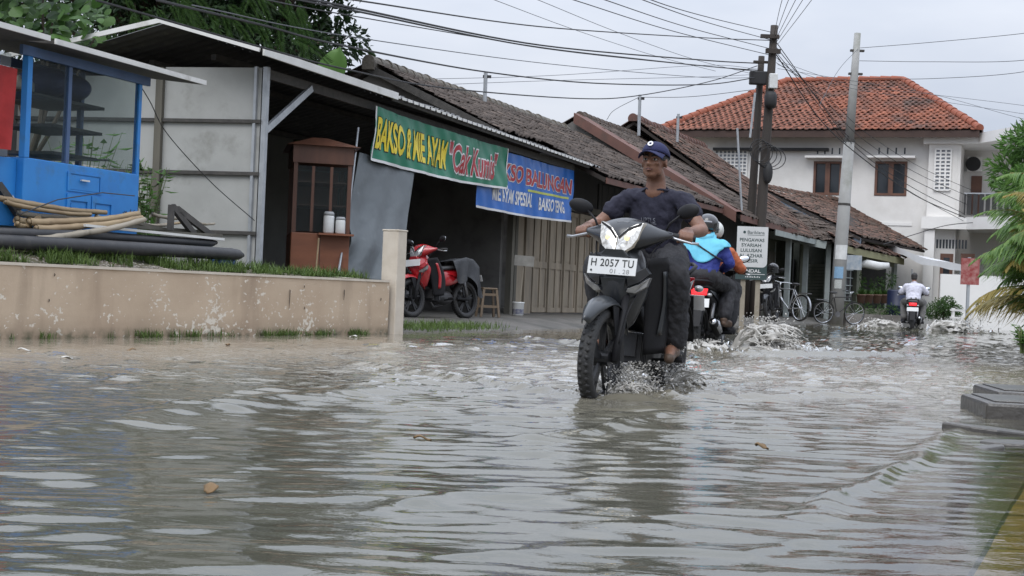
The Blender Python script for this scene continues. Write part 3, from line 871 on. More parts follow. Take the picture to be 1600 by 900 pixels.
b = MB(); b.bb(-1.5, -0.005, 0.08, 0.11, Z(0.98), Z(1.60)); b.build('side_panel', M_blue, bcart)
b = MB(); b.grid(lambda u, v: Vector((-1.4 + u * 1.36, 0.14 + 0.03 * math.sin(u * 15), Z(1.62) + v * 0.95)), 20, 6); b.build('plastic_curtain', glassmat('clear_plastic', (0.5, 0.52, 0.52), 0.4, 0.15), bcart, smooth=True)
for x in (0.35, 1.45):
    b = MB(); b.lathe([(0.05, -0.03), (0.25, -0.02), (0.26, 0), (0.25, 0.02), (0.05, 0.03)], 20, Matrix.Translation((x, 0.1, 0.17)) @ Matrix.Rotation(PI / 2, 4, 'X')); b.build('wheel', M_dark, bcart, smooth=True)
b = MB(); rs_ = np.random.default_rng(5)
for k in range(26):
    x = 1.36 + 0.38 * rs_.uniform() ** 0.7; z = Z(1.06 + 0.20 * rs_.uniform() * (x - 1.2) / 0.5); a = rs_.uniform(0, 6.28); l = rs_.uniform(0.015, 0.04)
    b.prism([(x + l * math.cos(a), z + l * math.sin(a)), (x + 0.3 * l * math.cos(a + 1.6), z + 0.3 * l * math.sin(a + 1.6)), (x - l * math.cos(a), z - l * math.sin(a)), (x + 0.3 * l * math.cos(a - 1.6), z + 0.3 * l * math.sin(a - 1.6))], 0.002, Matrix.Translation((0, -0.0005, 0)) @ Matrix.Rotation(PI / 2, 4, 'X'))
tag(b.build('stencil_marks', M_dark, bcart), kind='stuff')
M_nylon = pmat('blue_nylon', (0.02, 0.03, 0.12), (0.014, 0.02, 0.085), 6, 0.5, 0.6, 12)
def in_bcart(x, y, z):
    return Vector((bc.x, bc.y, 0)) + Matrix.Rotation(bc_rot, 3, 'Z') @ Vector((x, y, z))
b = MB()
for (x, r) in ((0.84, 0.16), (1.16, 0.15)):
    b.ell((x, 0.5, 2.29 + r * 0.95), (0.2, 0.30, r), 18, 12)
o = obj('folded_blue_sheet', remeshed(b, 0.02, 3, 'folded_blue_sheet'), M_nylon)
o.location = (bc.x, bc.y, 0); o.rotation_euler = (0, 0, bc_rot)
tag(o, 'dark blue folded nylon bundle on the top shelf of the blue cart', 'bundle')
M_red = pmat('red_cloth', (0.42, 0.03, 0.03), (0.3, 0.02, 0.02), 4, 0.8, 0.3)
b = MB(); b.grid(lambda u, v: in_bcart(-0.62 + u * 0.42 + 0.06 * v, 0.0 + 0.03 * math.sin(u * 12) * (1 - v), 1.66 + v * 0.75), 14, 8)
tag(b.build('red_cloth', M_red, smooth=True), 'red cloth hanging at the far left end of the blue cart', 'cloth')
for i, (x, z) in enumerate(((0.28, 2.27), (0.44, 2.27))):
    b = MB(); b.lathe([(0.05, 0), (0.055, 0.04), (0.055, 0.10), (0.03, 0.13), (0.03, 0.15)], 14)
    o = b.build('glass_jar', pmat('pale_jar', (0.4, 0.38, 0.33), (0.3, 0.28, 0.25), 5, 0.3), smooth=True, loc=in_bcart(x, 0.35, z))
    tag(o, 'small pale jar on the corner shelf of the blue cart, ' + ('nearer the front post' if i == 0 else 'farther from the front post'), 'jar')
b = MB(); b.bb(0.08, 0.58, 0.15, 0.6, Z(2.24), Z(2.262)); b.build('shelf', M_batten, bcart)
b = MB(); b.bar(in_bcart(0.6, 0.4, 1.66), in_bcart(1.5, 0.2, 1.74), 0.07, 0.02)
tag(b.build('loose_plank', M_postw), 'grey brown plank lying across the bottom of the blue cart window', 'plank')

# ---- pile of bamboo and scrap along the wall
def along(px, py, back):
    """point at a pixel standing `back` metres behind the low wall"""
    r = ray(px, py)
    o_ = W0 + wn_ * back
    Y = (o_.dot(wn_)) / (r.x * wn_.x + r.y * wn_.y)
    return at(px, py, Y)
def bamboo(a, c, r, mat, label):
    n = 22; d = c - a; mb = MB()
    pts, rs = [], []
    for i in range(n + 1):
        t = i / n; p = a + d * t
        p = p + Vector((0, 0, -0.03 * math.sin(t * PI))) + Vector((0.008 * fbm(t * 3, r * 90, 1), 0, 0.008 * fbm(t * 3, r * 40, 7)))
        pts.append(p); rs.append(r * (1 - 0.25 * t) * (1.14 if i % 4 == 0 else 1.0))
    mb.tube(pts, rs, 9, cap=False)
    mb.tube([a, a + d.normalized() * 0.02], [r * 0.72, r * 0.72], 9)
    tag(mb.build('bamboo_pole', mat, smooth=True), label, 'bamboo pole', 'bamboo poles piled in the yard')
for (x0, y0, x1, y1, r, bk, mm, lab) in (
        (-20, 304, 166, 332, 0.030, 0.95, M_bamb, 'topmost tan bamboo pole sloping in from the left edge of the photo'),
        (8, 315, 142, 335, 0.022, 0.85, M_bamb, 'thin tan bamboo pole just under the topmost one'),
        (28, 332, 140, 336, 0.026, 1.0, M_gbamb, 'pale bamboo pole lying level in the middle of the pile'),
        (45, 346, 217, 334, 0.037, 0.70, M_bamb, 'thick brown bamboo pole with a hollow end facing the road'),
        (26, 342, 62, 341, 0.036, 0.9, M_bamb, 'short red brown bamboo end at the left of the pile'),
        (26, 349, 50, 350, 0.028, 0.78, M_bamb, 'smallest bamboo stub under the red brown end'),
        (56, 356, 222, 340, 0.032, 0.62, M_bamb, 'brown bamboo pole second from the bottom of the pile'),
        (57, 373, 226, 343, 0.033, 0.50, M_gbamb, 'lowest grey bamboo pole with its end over the grass'),
        (-15, 330, 120, 342, 0.028, 1.15, M_bamb, 'brown bamboo pole lying behind the pale level one'),
        (60, 362, 180, 356, 0.026, 0.8, M_gbamb, 'grey bamboo pole tucked under the pile beside the black pipes'),
        (150, 338, 262, 352, 0.020, 0.95, M_gbamb, 'thin grey pole slanting out of the pile towards the shed'),
        (186, 352, 296, 345, 0.018, 1.1, M_bamb, 'thin brown pole crossing behind the black triangle'),
        (238, 334, 300, 340, 0.02, 1.3, M_gbamb, 'short pale bamboo stick right of the leafy weeds'),
        (300, 343, 335, 349, 0.016, 1.2, M_gbamb, 'tiny pale stick sticking out beyond the black triangle')):
    bamboo(along(x0, y0, bk), along(x1, y1, bk), r, mm, lab)
M_rubber = pmat('black_pipe', (0.022, 0.023, 0.026), (0.035, 0.035, 0.038), 4, 0.5, 0.2, c3=(0.07, 0.065, 0.06), c3scale=5, c3lo=0.58, c3hi=0.75)
b = MB(); b.tube([along(-60, 375, 0.42), along(150, 385, 0.42), along(360, 397, 0.42), along(372, 398, 0.42), along(380, 399, 0.42)], [0.066, 0.066, 0.064, 0.055, 0.02], 14)
tag(b.build('black_pipe', M_rubber, smooth=True), 'long thick black pipe lying on the grass along the wall', 'pipe')
b = MB(); b.tube([along(-40, 363, 0.62), along(120, 368, 0.6), along(330, 380, 0.58), along(338, 379, 0.58)], [0.05, 0.052, 0.04, 0.02], 12)
tag(b.build('black_beam', M_rubber, smooth=True), 'slimmer black pipe resting above the long thick one', 'pipe')
b = MB(); b.bar(along(130, 352, 0.6), along(347, 374, 0.55), 0.07, 0.025)
tag(b.build('white_batten', M_white), 'white edged batten lying on the black pipes', 'batten')
tri = thing('timber_triangle', 'black timber triangle frame standing on the scrap pile', 'frame', along(268, 358, 0.75))
for (p, q) in (((268, 320), (266, 360)), ((269, 322), (303, 366)), ((276, 326), (330, 368))):
    b = MB(); b.bar(along(p[0], p[1], 0.75) - tri.location, along(q[0], q[1], 0.75) - tri.location, 0.05, 0.06); b.build('timber', M_batten, tri)
for (x0, y0, x1, y1, w_, bk, lab) in ((175, 352, 318, 362, 0.07, 0.85, 'dark plank lying behind the white edged batten'), (205, 346, 268, 362, 0.06, 0.95, 'short dark timber offcut beside the leafy weeds'), (232, 362, 345, 368, 0.05, 0.7, 'dark plank end under the black triangle')):
    b = MB(); b.bar(along(x0, y0, bk), along(x1, y1, bk), w_, 0.03)
    tag(b.build('dark_plank', M_postw), lab, 'plank')
b = MB(); b.bar(along(-10, 270, 1.2), along(32, 276, 1.2), 0.10, 0.03)
tag(b.build('white_plank', M_white), 'short white plank end above the bamboo at the left edge', 'plank')
b = MB(); b.bar(along(-6, 276, 1.1), along(30, 326, 1.1), 0.03, 0.04)
tag(b.build('white_bar', M_white), 'white bar leaning down onto the bamboo pile', 'bar')
b = MB(); b.bar(along(-4, 288, 1.05), along(30, 335, 1.05), 0.06, 0.07)
tag(b.build('black_timber', M_batten), 'black timber leaning under the white bar at the left edge', 'timber')
b = MB(); pts = [along(30, 335, 0.8), along(90, 312, 0.8), along(160, 301, 0.8), along(210, 306, 0.8)]
b.tube(pts, 0.006, 6)
tag(b.build('black_hose', M_rubber), 'thin black hose arching over the bamboo pile', 'hose')
b = MB(); b.box(along(348, 412, 0.5), (0.28, 0.16, 0.10), Matrix.Rotation(W_ROT, 3, 'Z'))
o = obj('blue_sack', remeshed(b, 0.02, 8, 'blue_sack'), pmat('blue_sack', (0.05, 0.12, 0.3), (0.04, 0.09, 0.22), 8, 0.6, 0.4)); tag(o, 'small blue plastic sack under the end of the black pipe', 'sack')
# ------------------------------------------------------------------ the row of tiled houses
M_tileD = pmat('old_dark_tile', (0.105, 0.078, 0.062), (0.07, 0.056, 0.048), 3.0, 0.85, 0.3, 30, c3=(0.16, 0.12, 0.095), c3scale=1.2, c3lo=0.55, c3hi=0.75, tint=True)
M_tileB = pmat('brown_tile', (0.15, 0.082, 0.058), (0.10, 0.062, 0.048), 3.0, 0.85, 0.3, 30, c3=(0.09, 0.075, 0.06), c3scale=0.9, c3lo=0.48, c3hi=0.7, tint=True)
M_tileR = pmat('orange_red_tile', (0.31, 0.105, 0.058), (0.20, 0.072, 0.044), 3.0, 0.8, 0.2, 30, c3=(0.085, 0.055, 0.045), c3scale=0.8, c3lo=0.42, c3hi=0.66, tint=True)
M_under = pmat('light_block_dark', (0.045, 0.035, 0.03), (0.03, 0.025, 0.022), 3, 0.9)
M_mortar = pmat('mossy_mortar', (0.17, 0.15, 0.125), (0.10, 0.09, 0.075), 3, 0.9, 0.6, 16, c3=(0.28, 0.26, 0.23), c3scale=4, c3lo=0.55, c3hi=0.7)
M_verge = pmat('red_brown_board', (0.155, 0.075, 0.058), (0.115, 0.058, 0.047), 2, 0.75, 0.2, c3=(0.08, 0.055, 0.045), c3scale=1.5, c3lo=0.55, c3hi=0.75)
M_bluew = pmat('faded_blue_board', (0.20, 0.24, 0.30), (0.15, 0.185, 0.23), 1.5, 0.8, 0.2)
M_palew = pmat('pale_green_board', (0.36, 0.40, 0.39), (0.28, 0.31, 0.30), 2, 0.75, 0.2)
M_shopw = pmat('dim_green_wall', (0.115, 0.125, 0.095), (0.085, 0.095, 0.07), 1.2, 0.9, 0.2, c3=(0.05, 0.055, 0.04), c3scale=1.2, c3lo=0.5, c3hi=0.72)
M_grayw = pmat('grey_gable_wall', (0.17, 0.165, 0.155), (0.12, 0.115, 0.11), 1.2, 0.9, 0.3, c3=(0.07, 0.065, 0.06), c3scale=1.2, c3lo=0.5, c3hi=0.7)

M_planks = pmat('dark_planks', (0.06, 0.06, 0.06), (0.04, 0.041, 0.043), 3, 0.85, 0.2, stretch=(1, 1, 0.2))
TILE_CACHE = {}
def tile_mesh(mat, w, l, k):
    key = (mat.name, round(w, 3), round(l, 3), k)
    if key not in TILE_CACHE:
        mb = MB(); mb.tint = (0.5, 0.38, 0.62, 0.27, 0.8, 0.46)[k]
        tile_geo(mb, Matrix.Identity(4), w, l)
        me = mb.mesh('roof_tile', True); me.materials.append(mat)
        TILE_CACHE[key] = me
    return TILE_CACHE[key]

TP = [(-0.54, 0.012), (-0.30, -0.012), (0.0, -0.016), (0.22, 0.012), (0.40, 0.030), (0.54, 0.014)]
def tile_geo(mb, M, w, l):
    n = len(TP); vs_ = []
    for (y, dz) in ((-0.58 * l, 0.030), (0.58 * l, 0.004)):
        for (x, z) in TP:
            vs_.append(M @ Vector((x * w, y, z * w / 0.22 + dz)))
    for (x, z) in TP:                       # front lip
        vs_.append(M @ Vector((x * w, -0.58 * l, z * w / 0.22 + 0.006)))
    fs = [(i, i + 1, n + i + 1, n + i) for i in range(n - 1)] + [(2 * n + i, 2 * n + i + 1, i + 1, i) for i in range(n - 1)]
    mb.add(vs_, fs)

def tile_patch(parent, base, A, D, B, C, tw, tl, mat, nobj=300, jitter=0.012, name='roof_tile', miss=0.0, deck=True):
    """tiles over the bilinear patch with eave A->D and upper edge B->C (world points)"""
    Lu = ((D - A).length + (C - B).length) / 2; Lv = ((B - A).length + (C - D).length) / 2
    nv = max(1, int(round(Lv / tl)))
    spots = []
    for j in range(nv):
        v = (j + 0.5) / nv
        row0 = A.lerp(B, v); row1 = D.lerp(C, v)
        nu = max(1, int(round((row1 - row0).length / tw)))
        for i in range(nu):
            u = (i + 0.5) / nu
            p = row0.lerp(row1, u)
            ex = (row1 - row0).normalized(); ey = (B.lerp(C, u) - A.lerp(D, u)).normalized()
            ez = ex.cross(ey).normalized(); ey = ez.cross(ex)
            if random.random() < miss:
                continue
            r = random.gauss(0, 1)
            M = Matrix((ex, ey, ez)).transposed().to_4x4()
            M = Matrix.Translation(p - base + ez * (0.02 + abs(random.gauss(0, jitter))) + ey * random.gauss(0, jitter)) @ M @ Matrix.Rotation(random.gauss(0, 0.03), 4, 'Z') @ Matrix.Rotation(random.gauss(0, 0.02), 4, 'X')
            spots.append((p.length, M))
    spots.sort(key=lambda q: q[0])
    for (d, M) in spots[:nobj]:
        o = obj(name, tile_mesh(mat, tw, tl, random.choice((0, 0, 1, 1, 2, 3, 4, 5))), None, parent)
        o.matrix_local = M
    if len(spots) > nobj:
        mb = MB()
        for (d, M) in spots[nobj:]:
            mb.tint = min(1, max(0, random.gauss(0.45, 0.17)))
            tile_geo(mb, M, tw, tl)
        o = mb.build(name + '_field', mat, parent, smooth=True, fix=False)
        tag(o, kind='stuff')
    if deck:
        n = (D - A).cross(B - A).normalized()
        mb = MB()
        pts = [A, D, C, B]
        mb.add([p - base - n * 0.02 for p in pts] + [p - base - n * 0.10 for p in pts], [(0, 1, 2, 3), (7, 6, 5, 4), (0, 4, 5, 1), (1, 5, 6, 2), (2, 6, 7, 3), (3, 7, 4, 0)])
        mb.build('roof_light_block', M_under, parent)  # slab added below the tiles to block light

def ridge_caps(parent, base, a, c, r=0.11, step=0.3, mat=None, name='ridge_tile', seg=8, under=0.0, tilt=0.03):
    d = c - a; n = max(1, int(d.length / step)); dn = d.normalized()
    for i in range(n):
        p = a + d * ((i + 0.5) / n)
        mb = MB(); side = Vector((0, 0, 1)).cross(dn).normalized(); up = dn.cross(side)
        if up.z < 0: up = -up
        rings = []
        for (t, rr) in ((-0.56, r * 1.12), (0.56, r * 0.9)):
            ring = [dn * (t * d.length / n) + side * (rr * math.cos(PI * k / seg)) + up * (rr * 1.05 * math.sin(PI * k / seg)) for k in range(seg + 1)]
            ring += [dn * (t * d.length / n) - side * rr * 0.9 - up * (0.02 + under), dn * (t * d.length / n) + side * rr * 0.9 - up * (0.02 + under)]
            rings.append(ring)
        mb.loft(rings)
        o = mb.build(name, mat, parent, smooth=False)
        o.location = p - base + Vector((0, 0, random.gauss(0, 0.008)))
        o.rotation_euler = (random.gauss(0, tilt), random.gauss(0, tilt), random.gauss(0, tilt))

def wallpoly(parent, base, pts, t, mat, name='wall'):
    """flat wall through world points (convex, in order), given thickness t"""
    n = (pts[1] - pts[0]).cross(pts[2] - pts[0]).normalized()
    k = len(pts); mb = MB()
    mb.add([p - base for p in pts] + [p - base + n * t for p in pts], [tuple(range(k)), tuple(reversed(range(k, 2 * k)))] + [(i, (i + 1) % k, k + (i + 1) % k, k + i) for i in range(k)])
    return mb.build(name, mat, parent)

def board(parent, base, a, c, w, t, mat, name, up=(0, 0, 1)):
    mb = MB(); mb.bar(a - base, c - base, t, w, up); return mb.build(name, mat, parent)

# ---- house A: the shop behind the banners
hb = st(9.3, 0.8, 0.13)
hA = thing('tiled_shop_house', 'old shop house with mossy dark tiled roof and folding wooden doors behind the banners', 'house', hb)
RA_L, RA_R = st(9.2, 3.7, 4.95), st(20.4, 3.7, 4.93)
def pA(s, v): return st(s, v, 3.0 + (v + 0.4) * 0.4756)
tile_patch(hA, hb, pA(9.2, 0.9), pA(20.4, 0.9), RA_L, RA_R, 0.22, 0.26, M_tileD, 300, 0.014)
tile_patch(hA, hb, pA(11.4, -0.55), pA(20.4, -0.55), pA(11.4, 0.9), pA(20.4, 0.9), 0.22, 0.26, M_tileD, 0, 0.016, name='eave_tile')
ridge_caps(hA, hb, st(9.1, 3.7, 4.97), st(19.9, 3.7, 4.93), 0.13, 0.34, M_mortar, under=0.12)
wallpoly(hA, hb, [st(9.35, 0.8, 0.1), st(9.35, 6.8, 0.1), st(9.35, 6.8, 3.4), st(9.35, 3.7, 4.8), st(9.35, 0.8, 3.45)], 0.12, M_grayw, 'gable_wall')
board(hA, hb, pA(9.16, 0.75) + Vector((0, 0, -0.05)), st(9.16, 3.75, 4.88), 0.14, 0.03, M_batten, 'verge_board')
board(hA, hb, pA(11.4, -0.55) + Vector((0, 0, -0.06)), pA(20.4, -0.55) + Vector((0, 0, -0.06)), 0.12, 0.03, M_verge, 'eave_board')
tile_patch(hA, hb, st(20.4, 7.2, 3.3), st(9.2, 7.2, 3.3), RA_R, RA_L, 0.6, 0.6, M_tileD, 0, 0.01, name='rear_tile')
b = MB(); b.bb(0.0, 1.0, 0.0, 0.12, 0, 3.0); 
loc_ = lambda s, v, z: (s, v, z)
# facade pieces in a street-aligned child frame
def stbox(parent, base, s0, s1, v0, v1, z0, z1, mat, name, bevel=0.0):
    mb = MB()
    P = [st(s, v, z) - base for z in (z0, z1) for v in (v0, v1) for s in (s0, s1)]
    mb.add(P, [(0, 2, 3, 1), (4, 5, 7, 6), (0, 1, 5, 4), (2, 6, 7, 3), (0, 4, 6, 2), (1, 3, 7, 5)])
    return mb.build(name, mat, parent, bevel=bevel)
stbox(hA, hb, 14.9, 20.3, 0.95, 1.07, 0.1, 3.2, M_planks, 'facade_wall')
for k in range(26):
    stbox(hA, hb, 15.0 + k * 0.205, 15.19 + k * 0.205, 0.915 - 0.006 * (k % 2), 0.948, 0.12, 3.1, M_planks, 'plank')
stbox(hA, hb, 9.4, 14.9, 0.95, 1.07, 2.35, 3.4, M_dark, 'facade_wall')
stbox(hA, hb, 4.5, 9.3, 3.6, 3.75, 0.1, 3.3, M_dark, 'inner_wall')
stbox(hA, hb, 9.45, 9.57, 0.60, 0.72, 0.05, 3.2, M_postw, 'porch_post')
# folding door leaves
M_door = pmat('weathered_door', (0.36, 0.30, 0.225), (0.28, 0.235, 0.175), 3, 0.75, 0.2, stretch=(1, 1, 0.2), c3=(0.17, 0.145, 0.115), c3scale=2.2, c3lo=0.52, c3hi=0.72)
def door_leaf(parent, base, s0, s1, v, z0, z1, skew=0.0):
    P = lambda s, dv, z: st(s, v + dv + skew * (s - s0), z) - base
    def bx(mb, a0, a1, d0, d1, c0, c1):
        Q = [P(s, d, z) for z in (c0, c1) for d in (d0, d1) for s in (a0, a1)]
        mb.add(Q, [(0, 2, 3, 1), (4, 5, 7, 6), (0, 1, 5, 4), (2, 6, 7, 3), (0, 4, 6, 2), (1, 3, 7, 5)])
    st_w = 0.055
    mb = MB(); mid = z0 + (z1 - z0) * 0.42
    bx(mb, s0, s0 + st_w, 0, 0.045, z0, z1); bx(mb, s1 - st_w, s1, 0, 0.045, z0, z1)
    for (c0, c1) in ((z0, z0 + 0.10), (mid, mid + 0.13), (z1 - 0.09, z1)):
        bx(mb, s0 + st_w, s1 - st_w, 0.002, 0.043, c0, c1)
    leaf = mb.build('door_leaf', M_door, parent)
    for (c0, c1) in ((z0 + 0.10, mid), (mid + 0.13, z1 - 0.09)):
        mb = MB(); bx(mb, s0 + st_w, s1 - st_w, 0.026, 0.036, c0, c1)
        bx(mb, s0 + st_w + 0.035, s1 - st_w - 0.035, 0.016, 0.0255, c0 + 0.04, c1 - 0.04)
        mb.build('door_panel', M_door, leaf)
sd = 10.15
stbox(hA, hb, 10.02, 10.14, 0.78, 0.95, 0.1, 2.4, M_postw, 'door_post')
stbox(hA, hb, 10.16, 10.62, 0.86, 0.92, 0.14, 2.35, M_door, 'plain_board')
stbox(hA, hb, 10.64, 11.0, 0.82, 0.9, 0.14, 2.35, M_door, 'plain_board')
s_ = 11.02
for k in range(9):
    door_leaf(hA, hb, s_, s_ + 0.40, 0.80 + (0.02 if k % 2 else 0), 0.16, 2.32, 0.03 if k % 2 else -0.02)
    s_ += 0.425
stbox(hA, hb, 10.0, 15.0, 0.84, 1.0, 2.36, 2.5, M_postw, 'lintel')
stbox(hA, hb, 10.0, 15.0, 0.72, 1.05, 0.05, 0.14, M_conc, 'sill')

# ---- house B and C: steeper roofs farther on
hbB = st(21, 0.4, 0.13)
hB = thing('brown_roof_house', 'house with patched dark tiles and a wide red brown verge board above the rider', 'house', hbB)
def pB(s, v): return st(s, v, 2.75 + (v + 1.0) * 0.566)
tile_patch(hB, hbB, pB(20.8, -1.0), pB(27.2, -1.0), pB(20.8, 3.7), pB(27.2, 3.7), 0.23, 0.27, M_tileD, 300, 0.02)
ridge_caps(hB, hbB, pB(20.8, 3.7) + Vector((0, 0, 0.03)), pB(27.0, 3.7) + Vector((0, 0, 0.03)), 0.12, 0.34, M_tileD, under=0.05)
# broad verge flashing
A_, B_ = pB(20.45, -0.9), pB(20.45, 3.75)
mb = MB(); mb.add([p - hbB for p in (pB(20.35, -0.9) + Vector((0, 0, .06)), pB(20.95, -0.9) + Vector((0, 0, .10)), pB(20.95, 3.7) + Vector((0, 0, .10)), pB(20.35, 3.7) + Vector((0, 0, .06)),
                            pB(20.35, -0.9) + Vector((0, 0, -.22)), pB(20.35, 3.7) + Vector((0, 0, -.22)))], [(0, 1, 2, 3), (0, 3, 5, 4)])
mb.build('verge_board', M_verge, hB)
wallpoly(hB, hbB, [st(20.5, 0.4, 0.1), st(20.5, 7.0, 0.1), st(20.5, 7.0, 3.4), st(20.5, 3.7, 5.3), st(20.5, 0.4, 3.4)], 0.12, M_grayw, 'gable_wall')
stbox(hB, hbB, 20.6, 27.2, 0.4, 0.52, 0.1, 3.4, M_planks, 'facade_wall')
board(hB, hbB, pB(20.4, -1.02) + Vector((0, 0, -0.03)), pB(27.2, -1.02) + Vector((0, 0, -0.03)), 0.16, 0.03, M_verge, 'eave_board')
tile_patch(hB, hbB, st(27.2, 7.6, 3.2), st(20.8, 7.6, 3.2), pB(27.2, 3.7), pB(20.8, 3.7), 0.6, 0.6, M_tileD, 0, 0.01, name='rear_tile')

hbC = st(29, 0.4, 0.13)
hC = thing('red_ridge_house', 'house with brown tiles and a red brown ridge behind the dark utility poles', 'house', hbC)
def pC(s, v): return st(s, v, 2.62 + (v + 1.0) * 0.70)
tile_patch(hC, hbC, pC(26.4, -1.0), pC(33.3, -1.0), pC(25.4, 3.7), pC(33.3, 3.7), 0.24, 0.28, M_tileB, 300, 0.022)
ridge_caps(hC, hbC, pC(25.3, 3.7) + Vector((0, 0, 0.04)), pC(33.2, 3.7) + Vector((0, 0, 0.04)), 0.14, 0.34, M_verge, under=0.05)
tile_patch(hC, hbC, st(33.3, 7.6, 3.2), st(25.4, 7.6, 3.2), pC(33.3, 3.7), pC(25.4, 3.7), 0.6, 0.6, M_tileB, 0, 0.01, name='rear_tile')
board(hC, hbC, pC(24.3, -1.03) + Vector((0, 0, -0.05)), pC(33.0, -1.03) + Vector((0, 0, -0.05)), 0.16, 0.03, M_palew, 'eave_board')
stbox(hC, hbC, 27.2, 33.2, 0.4, 0.52, 0.1, 3.3, M_shopw, 'facade_wall')
wallpoly(hC, hbC, [st(33.2, 0.4, 0.1), st(33.2, 7.0, 0.1), st(33.2, 7.0, 3.6), st(33.2, 3.7, 5.7), st(33.2, 0.4, 3.4)], 0.12, M_grayw, 'gable_wall')
for s in (27.6, 30.2):
    stbox(hC, hbC, s, s + 0.16, -0.75, -0.6, 0.05, 2.65, M_palew, 'porch_post')
for s in (28.0, 29.4):
    stbox(hC, hbC, s, s + 0.9, 0.33, 0.39, 0.15, 2.2, M_postw, 'door')

# ---- house D: gable end with faded blue barge board, shop front, awning
hbD = at(1330, 500, 47); hbD.z = 0.1
hD = thing('corner_shop_house', 'low shop house with faded blue barge board and brown tiles by the pale concrete pole', 'house', hbD)
DA, DB, DC, DD = at(1345, 371, 46), at(1190, 294, 50.8), at(1312, 316, 54), at(1446, 391, 52)
tile_patch(hD, hbD, DA, DD, DB, DC, 0.24, 0.28, M_tileB, 300, 0.02)
ridge_caps(hD, hbD, DB + Vector((0, 0, .04)), DC + Vector((0, 0, .04)), 0.12, 0.34, M_tileB)
dn = Vector((0, 0, -1))
mb = MB(); mb.add([p - hbD for p in (DA + dn * 0.02, DB + dn * 0.02, DB + dn * 0.36, DA + dn * 0.30)] + [p - hbD + Vector((0.03, 0.06, 0)) for p in (DA + dn * 0.02, DB + dn * 0.02, DB + dn * 0.36, DA + dn * 0.30)],
                  [(0, 1, 2, 3), (7, 6, 5, 4), (0, 4, 5, 1), (1, 5, 6, 2), (2, 6, 7, 3), (3, 7, 4, 0)])
mb.build('barge_board', M_bluew, hD)
GA = DA.lerp(DB, 0.02); GB = DB.copy(); off = Vector((0.06, 0.25, 0))
wallpoly(hD, hbD, [Vector((GA.x, GA.y, 0.05)) + off, Vector((GB.x, GB.y, 0.05)) + off, GB + off + dn * 0.15, GA + off + dn * 0.15], 0.1, M_shopw, 'gable_wall')
# street front behind the pole
FD0 = Vector((DA.x - 0.25, DA.y + 0.35, 0.05)); FD1 = Vector((DD.x - 0.25, DD.y + 0.1, 0.05)); fdir = (FD1 - FD0).normalized(); fnor = Vector((fdir.y, -fdir.x, 0))
FROT = math.atan2(fdir.y, fdir.x)
def FD(a, o, z): return FD0 + fdir * a + fnor * o + Vector((0, 0, z))
def fbox(a0, a1, o0, o1, z0, z1, mat, name, parent=None):
    mb = MB(); Q = [FD(a, o, z) - hbD for z in (z0, z1) for o in (o0, o1) for a in (a0, a1)]
    mb.add(Q, [(0, 2, 3, 1), (4, 5, 7, 6), (0, 1, 5, 4), (2, 6, 7, 3), (0, 4, 6, 2), (1, 3, 7, 5)])
    return mb.build(name, mat, parent or hD)
def fhit(px, py, o=0.0):
    r = ray(px, py); q = FD0 + fnor * o
    Y = q.dot(fnor) / (r.x * fnor.x + r.y * fnor.y); p = at(px, py, Y)
    return (p - FD0).dot(fdir), p.z
M_shopl = pmat('green_stained_wall', (0.24, 0.245, 0.19), (0.17, 0.18, 0.125), 1.5, 0.9, 0.2, c3=(0.09, 0.10, 0.055), c3scale=1.4, c3lo=0.5, c3hi=0.7)
a1 = fhit(1345, 450)[0]; a2 = fhit(1396, 450)[0]; aw0, zt = fhit(1313, 418); aw1, zb = fhit(1332, 486)
fbox(-0.4, a1, -0.1, 0.0, 0, 2.75, M_shopl, 'front_wall')
fbox(a1, a2, -0.1, 0.0, 1.95, 2.75, M_shopl, 'front_wall')
fbox(a1, a2, -0.1, 0.02, 0.0, 0.45, M_shopl, 'counter_wall')
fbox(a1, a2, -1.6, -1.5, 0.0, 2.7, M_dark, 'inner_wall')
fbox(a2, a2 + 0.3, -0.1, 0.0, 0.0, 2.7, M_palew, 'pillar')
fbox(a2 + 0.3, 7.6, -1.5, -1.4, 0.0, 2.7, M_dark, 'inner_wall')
gr = fbox(aw0 + 0.02, aw1, 0.005, 0.02, 0.65, 1.95, M_dark, 'window')
for k in range(4):
    a = aw0 + 0.04 + k * (aw1 - aw0 - 0.06) / 3
    fbox(a - 0.02, a + 0.02, 0.022, 0.05, 0.65, 1.95, M_palew, 'grill_bar', gr)
for k in range(6):
    z = 0.67 + k * 0.25
    fbox(aw0, aw1, 0.052, 0.07, z - 0.015, z + 0.015, M_palew, 'grill_rail', gr)
# porch eave with tiles on a yellow-green fascia
PA, PD = at(1318, 389, 44.6), at(1412, 409, 49.5)
PB, PC = PA + Vector((-0.35, 0.9, 0.5)), PD + Vector((-0.35, 0.9, 0.5))
tile_patch(hD, hbD, PA + Vector((0, 0, 0.12)), PD + Vector((0, 0, 0.12)), PB, PC, 0.24, 0.28, M_tileB, 60, 0.04, name='porch_tile')
board(hD, hbD, PA, PD, 0.22, 0.04, pmat('yellow_green_board', (0.30, 0.29, 0.17), (0.24, 0.23, 0.13), 2, 0.8), 'porch_fascia')
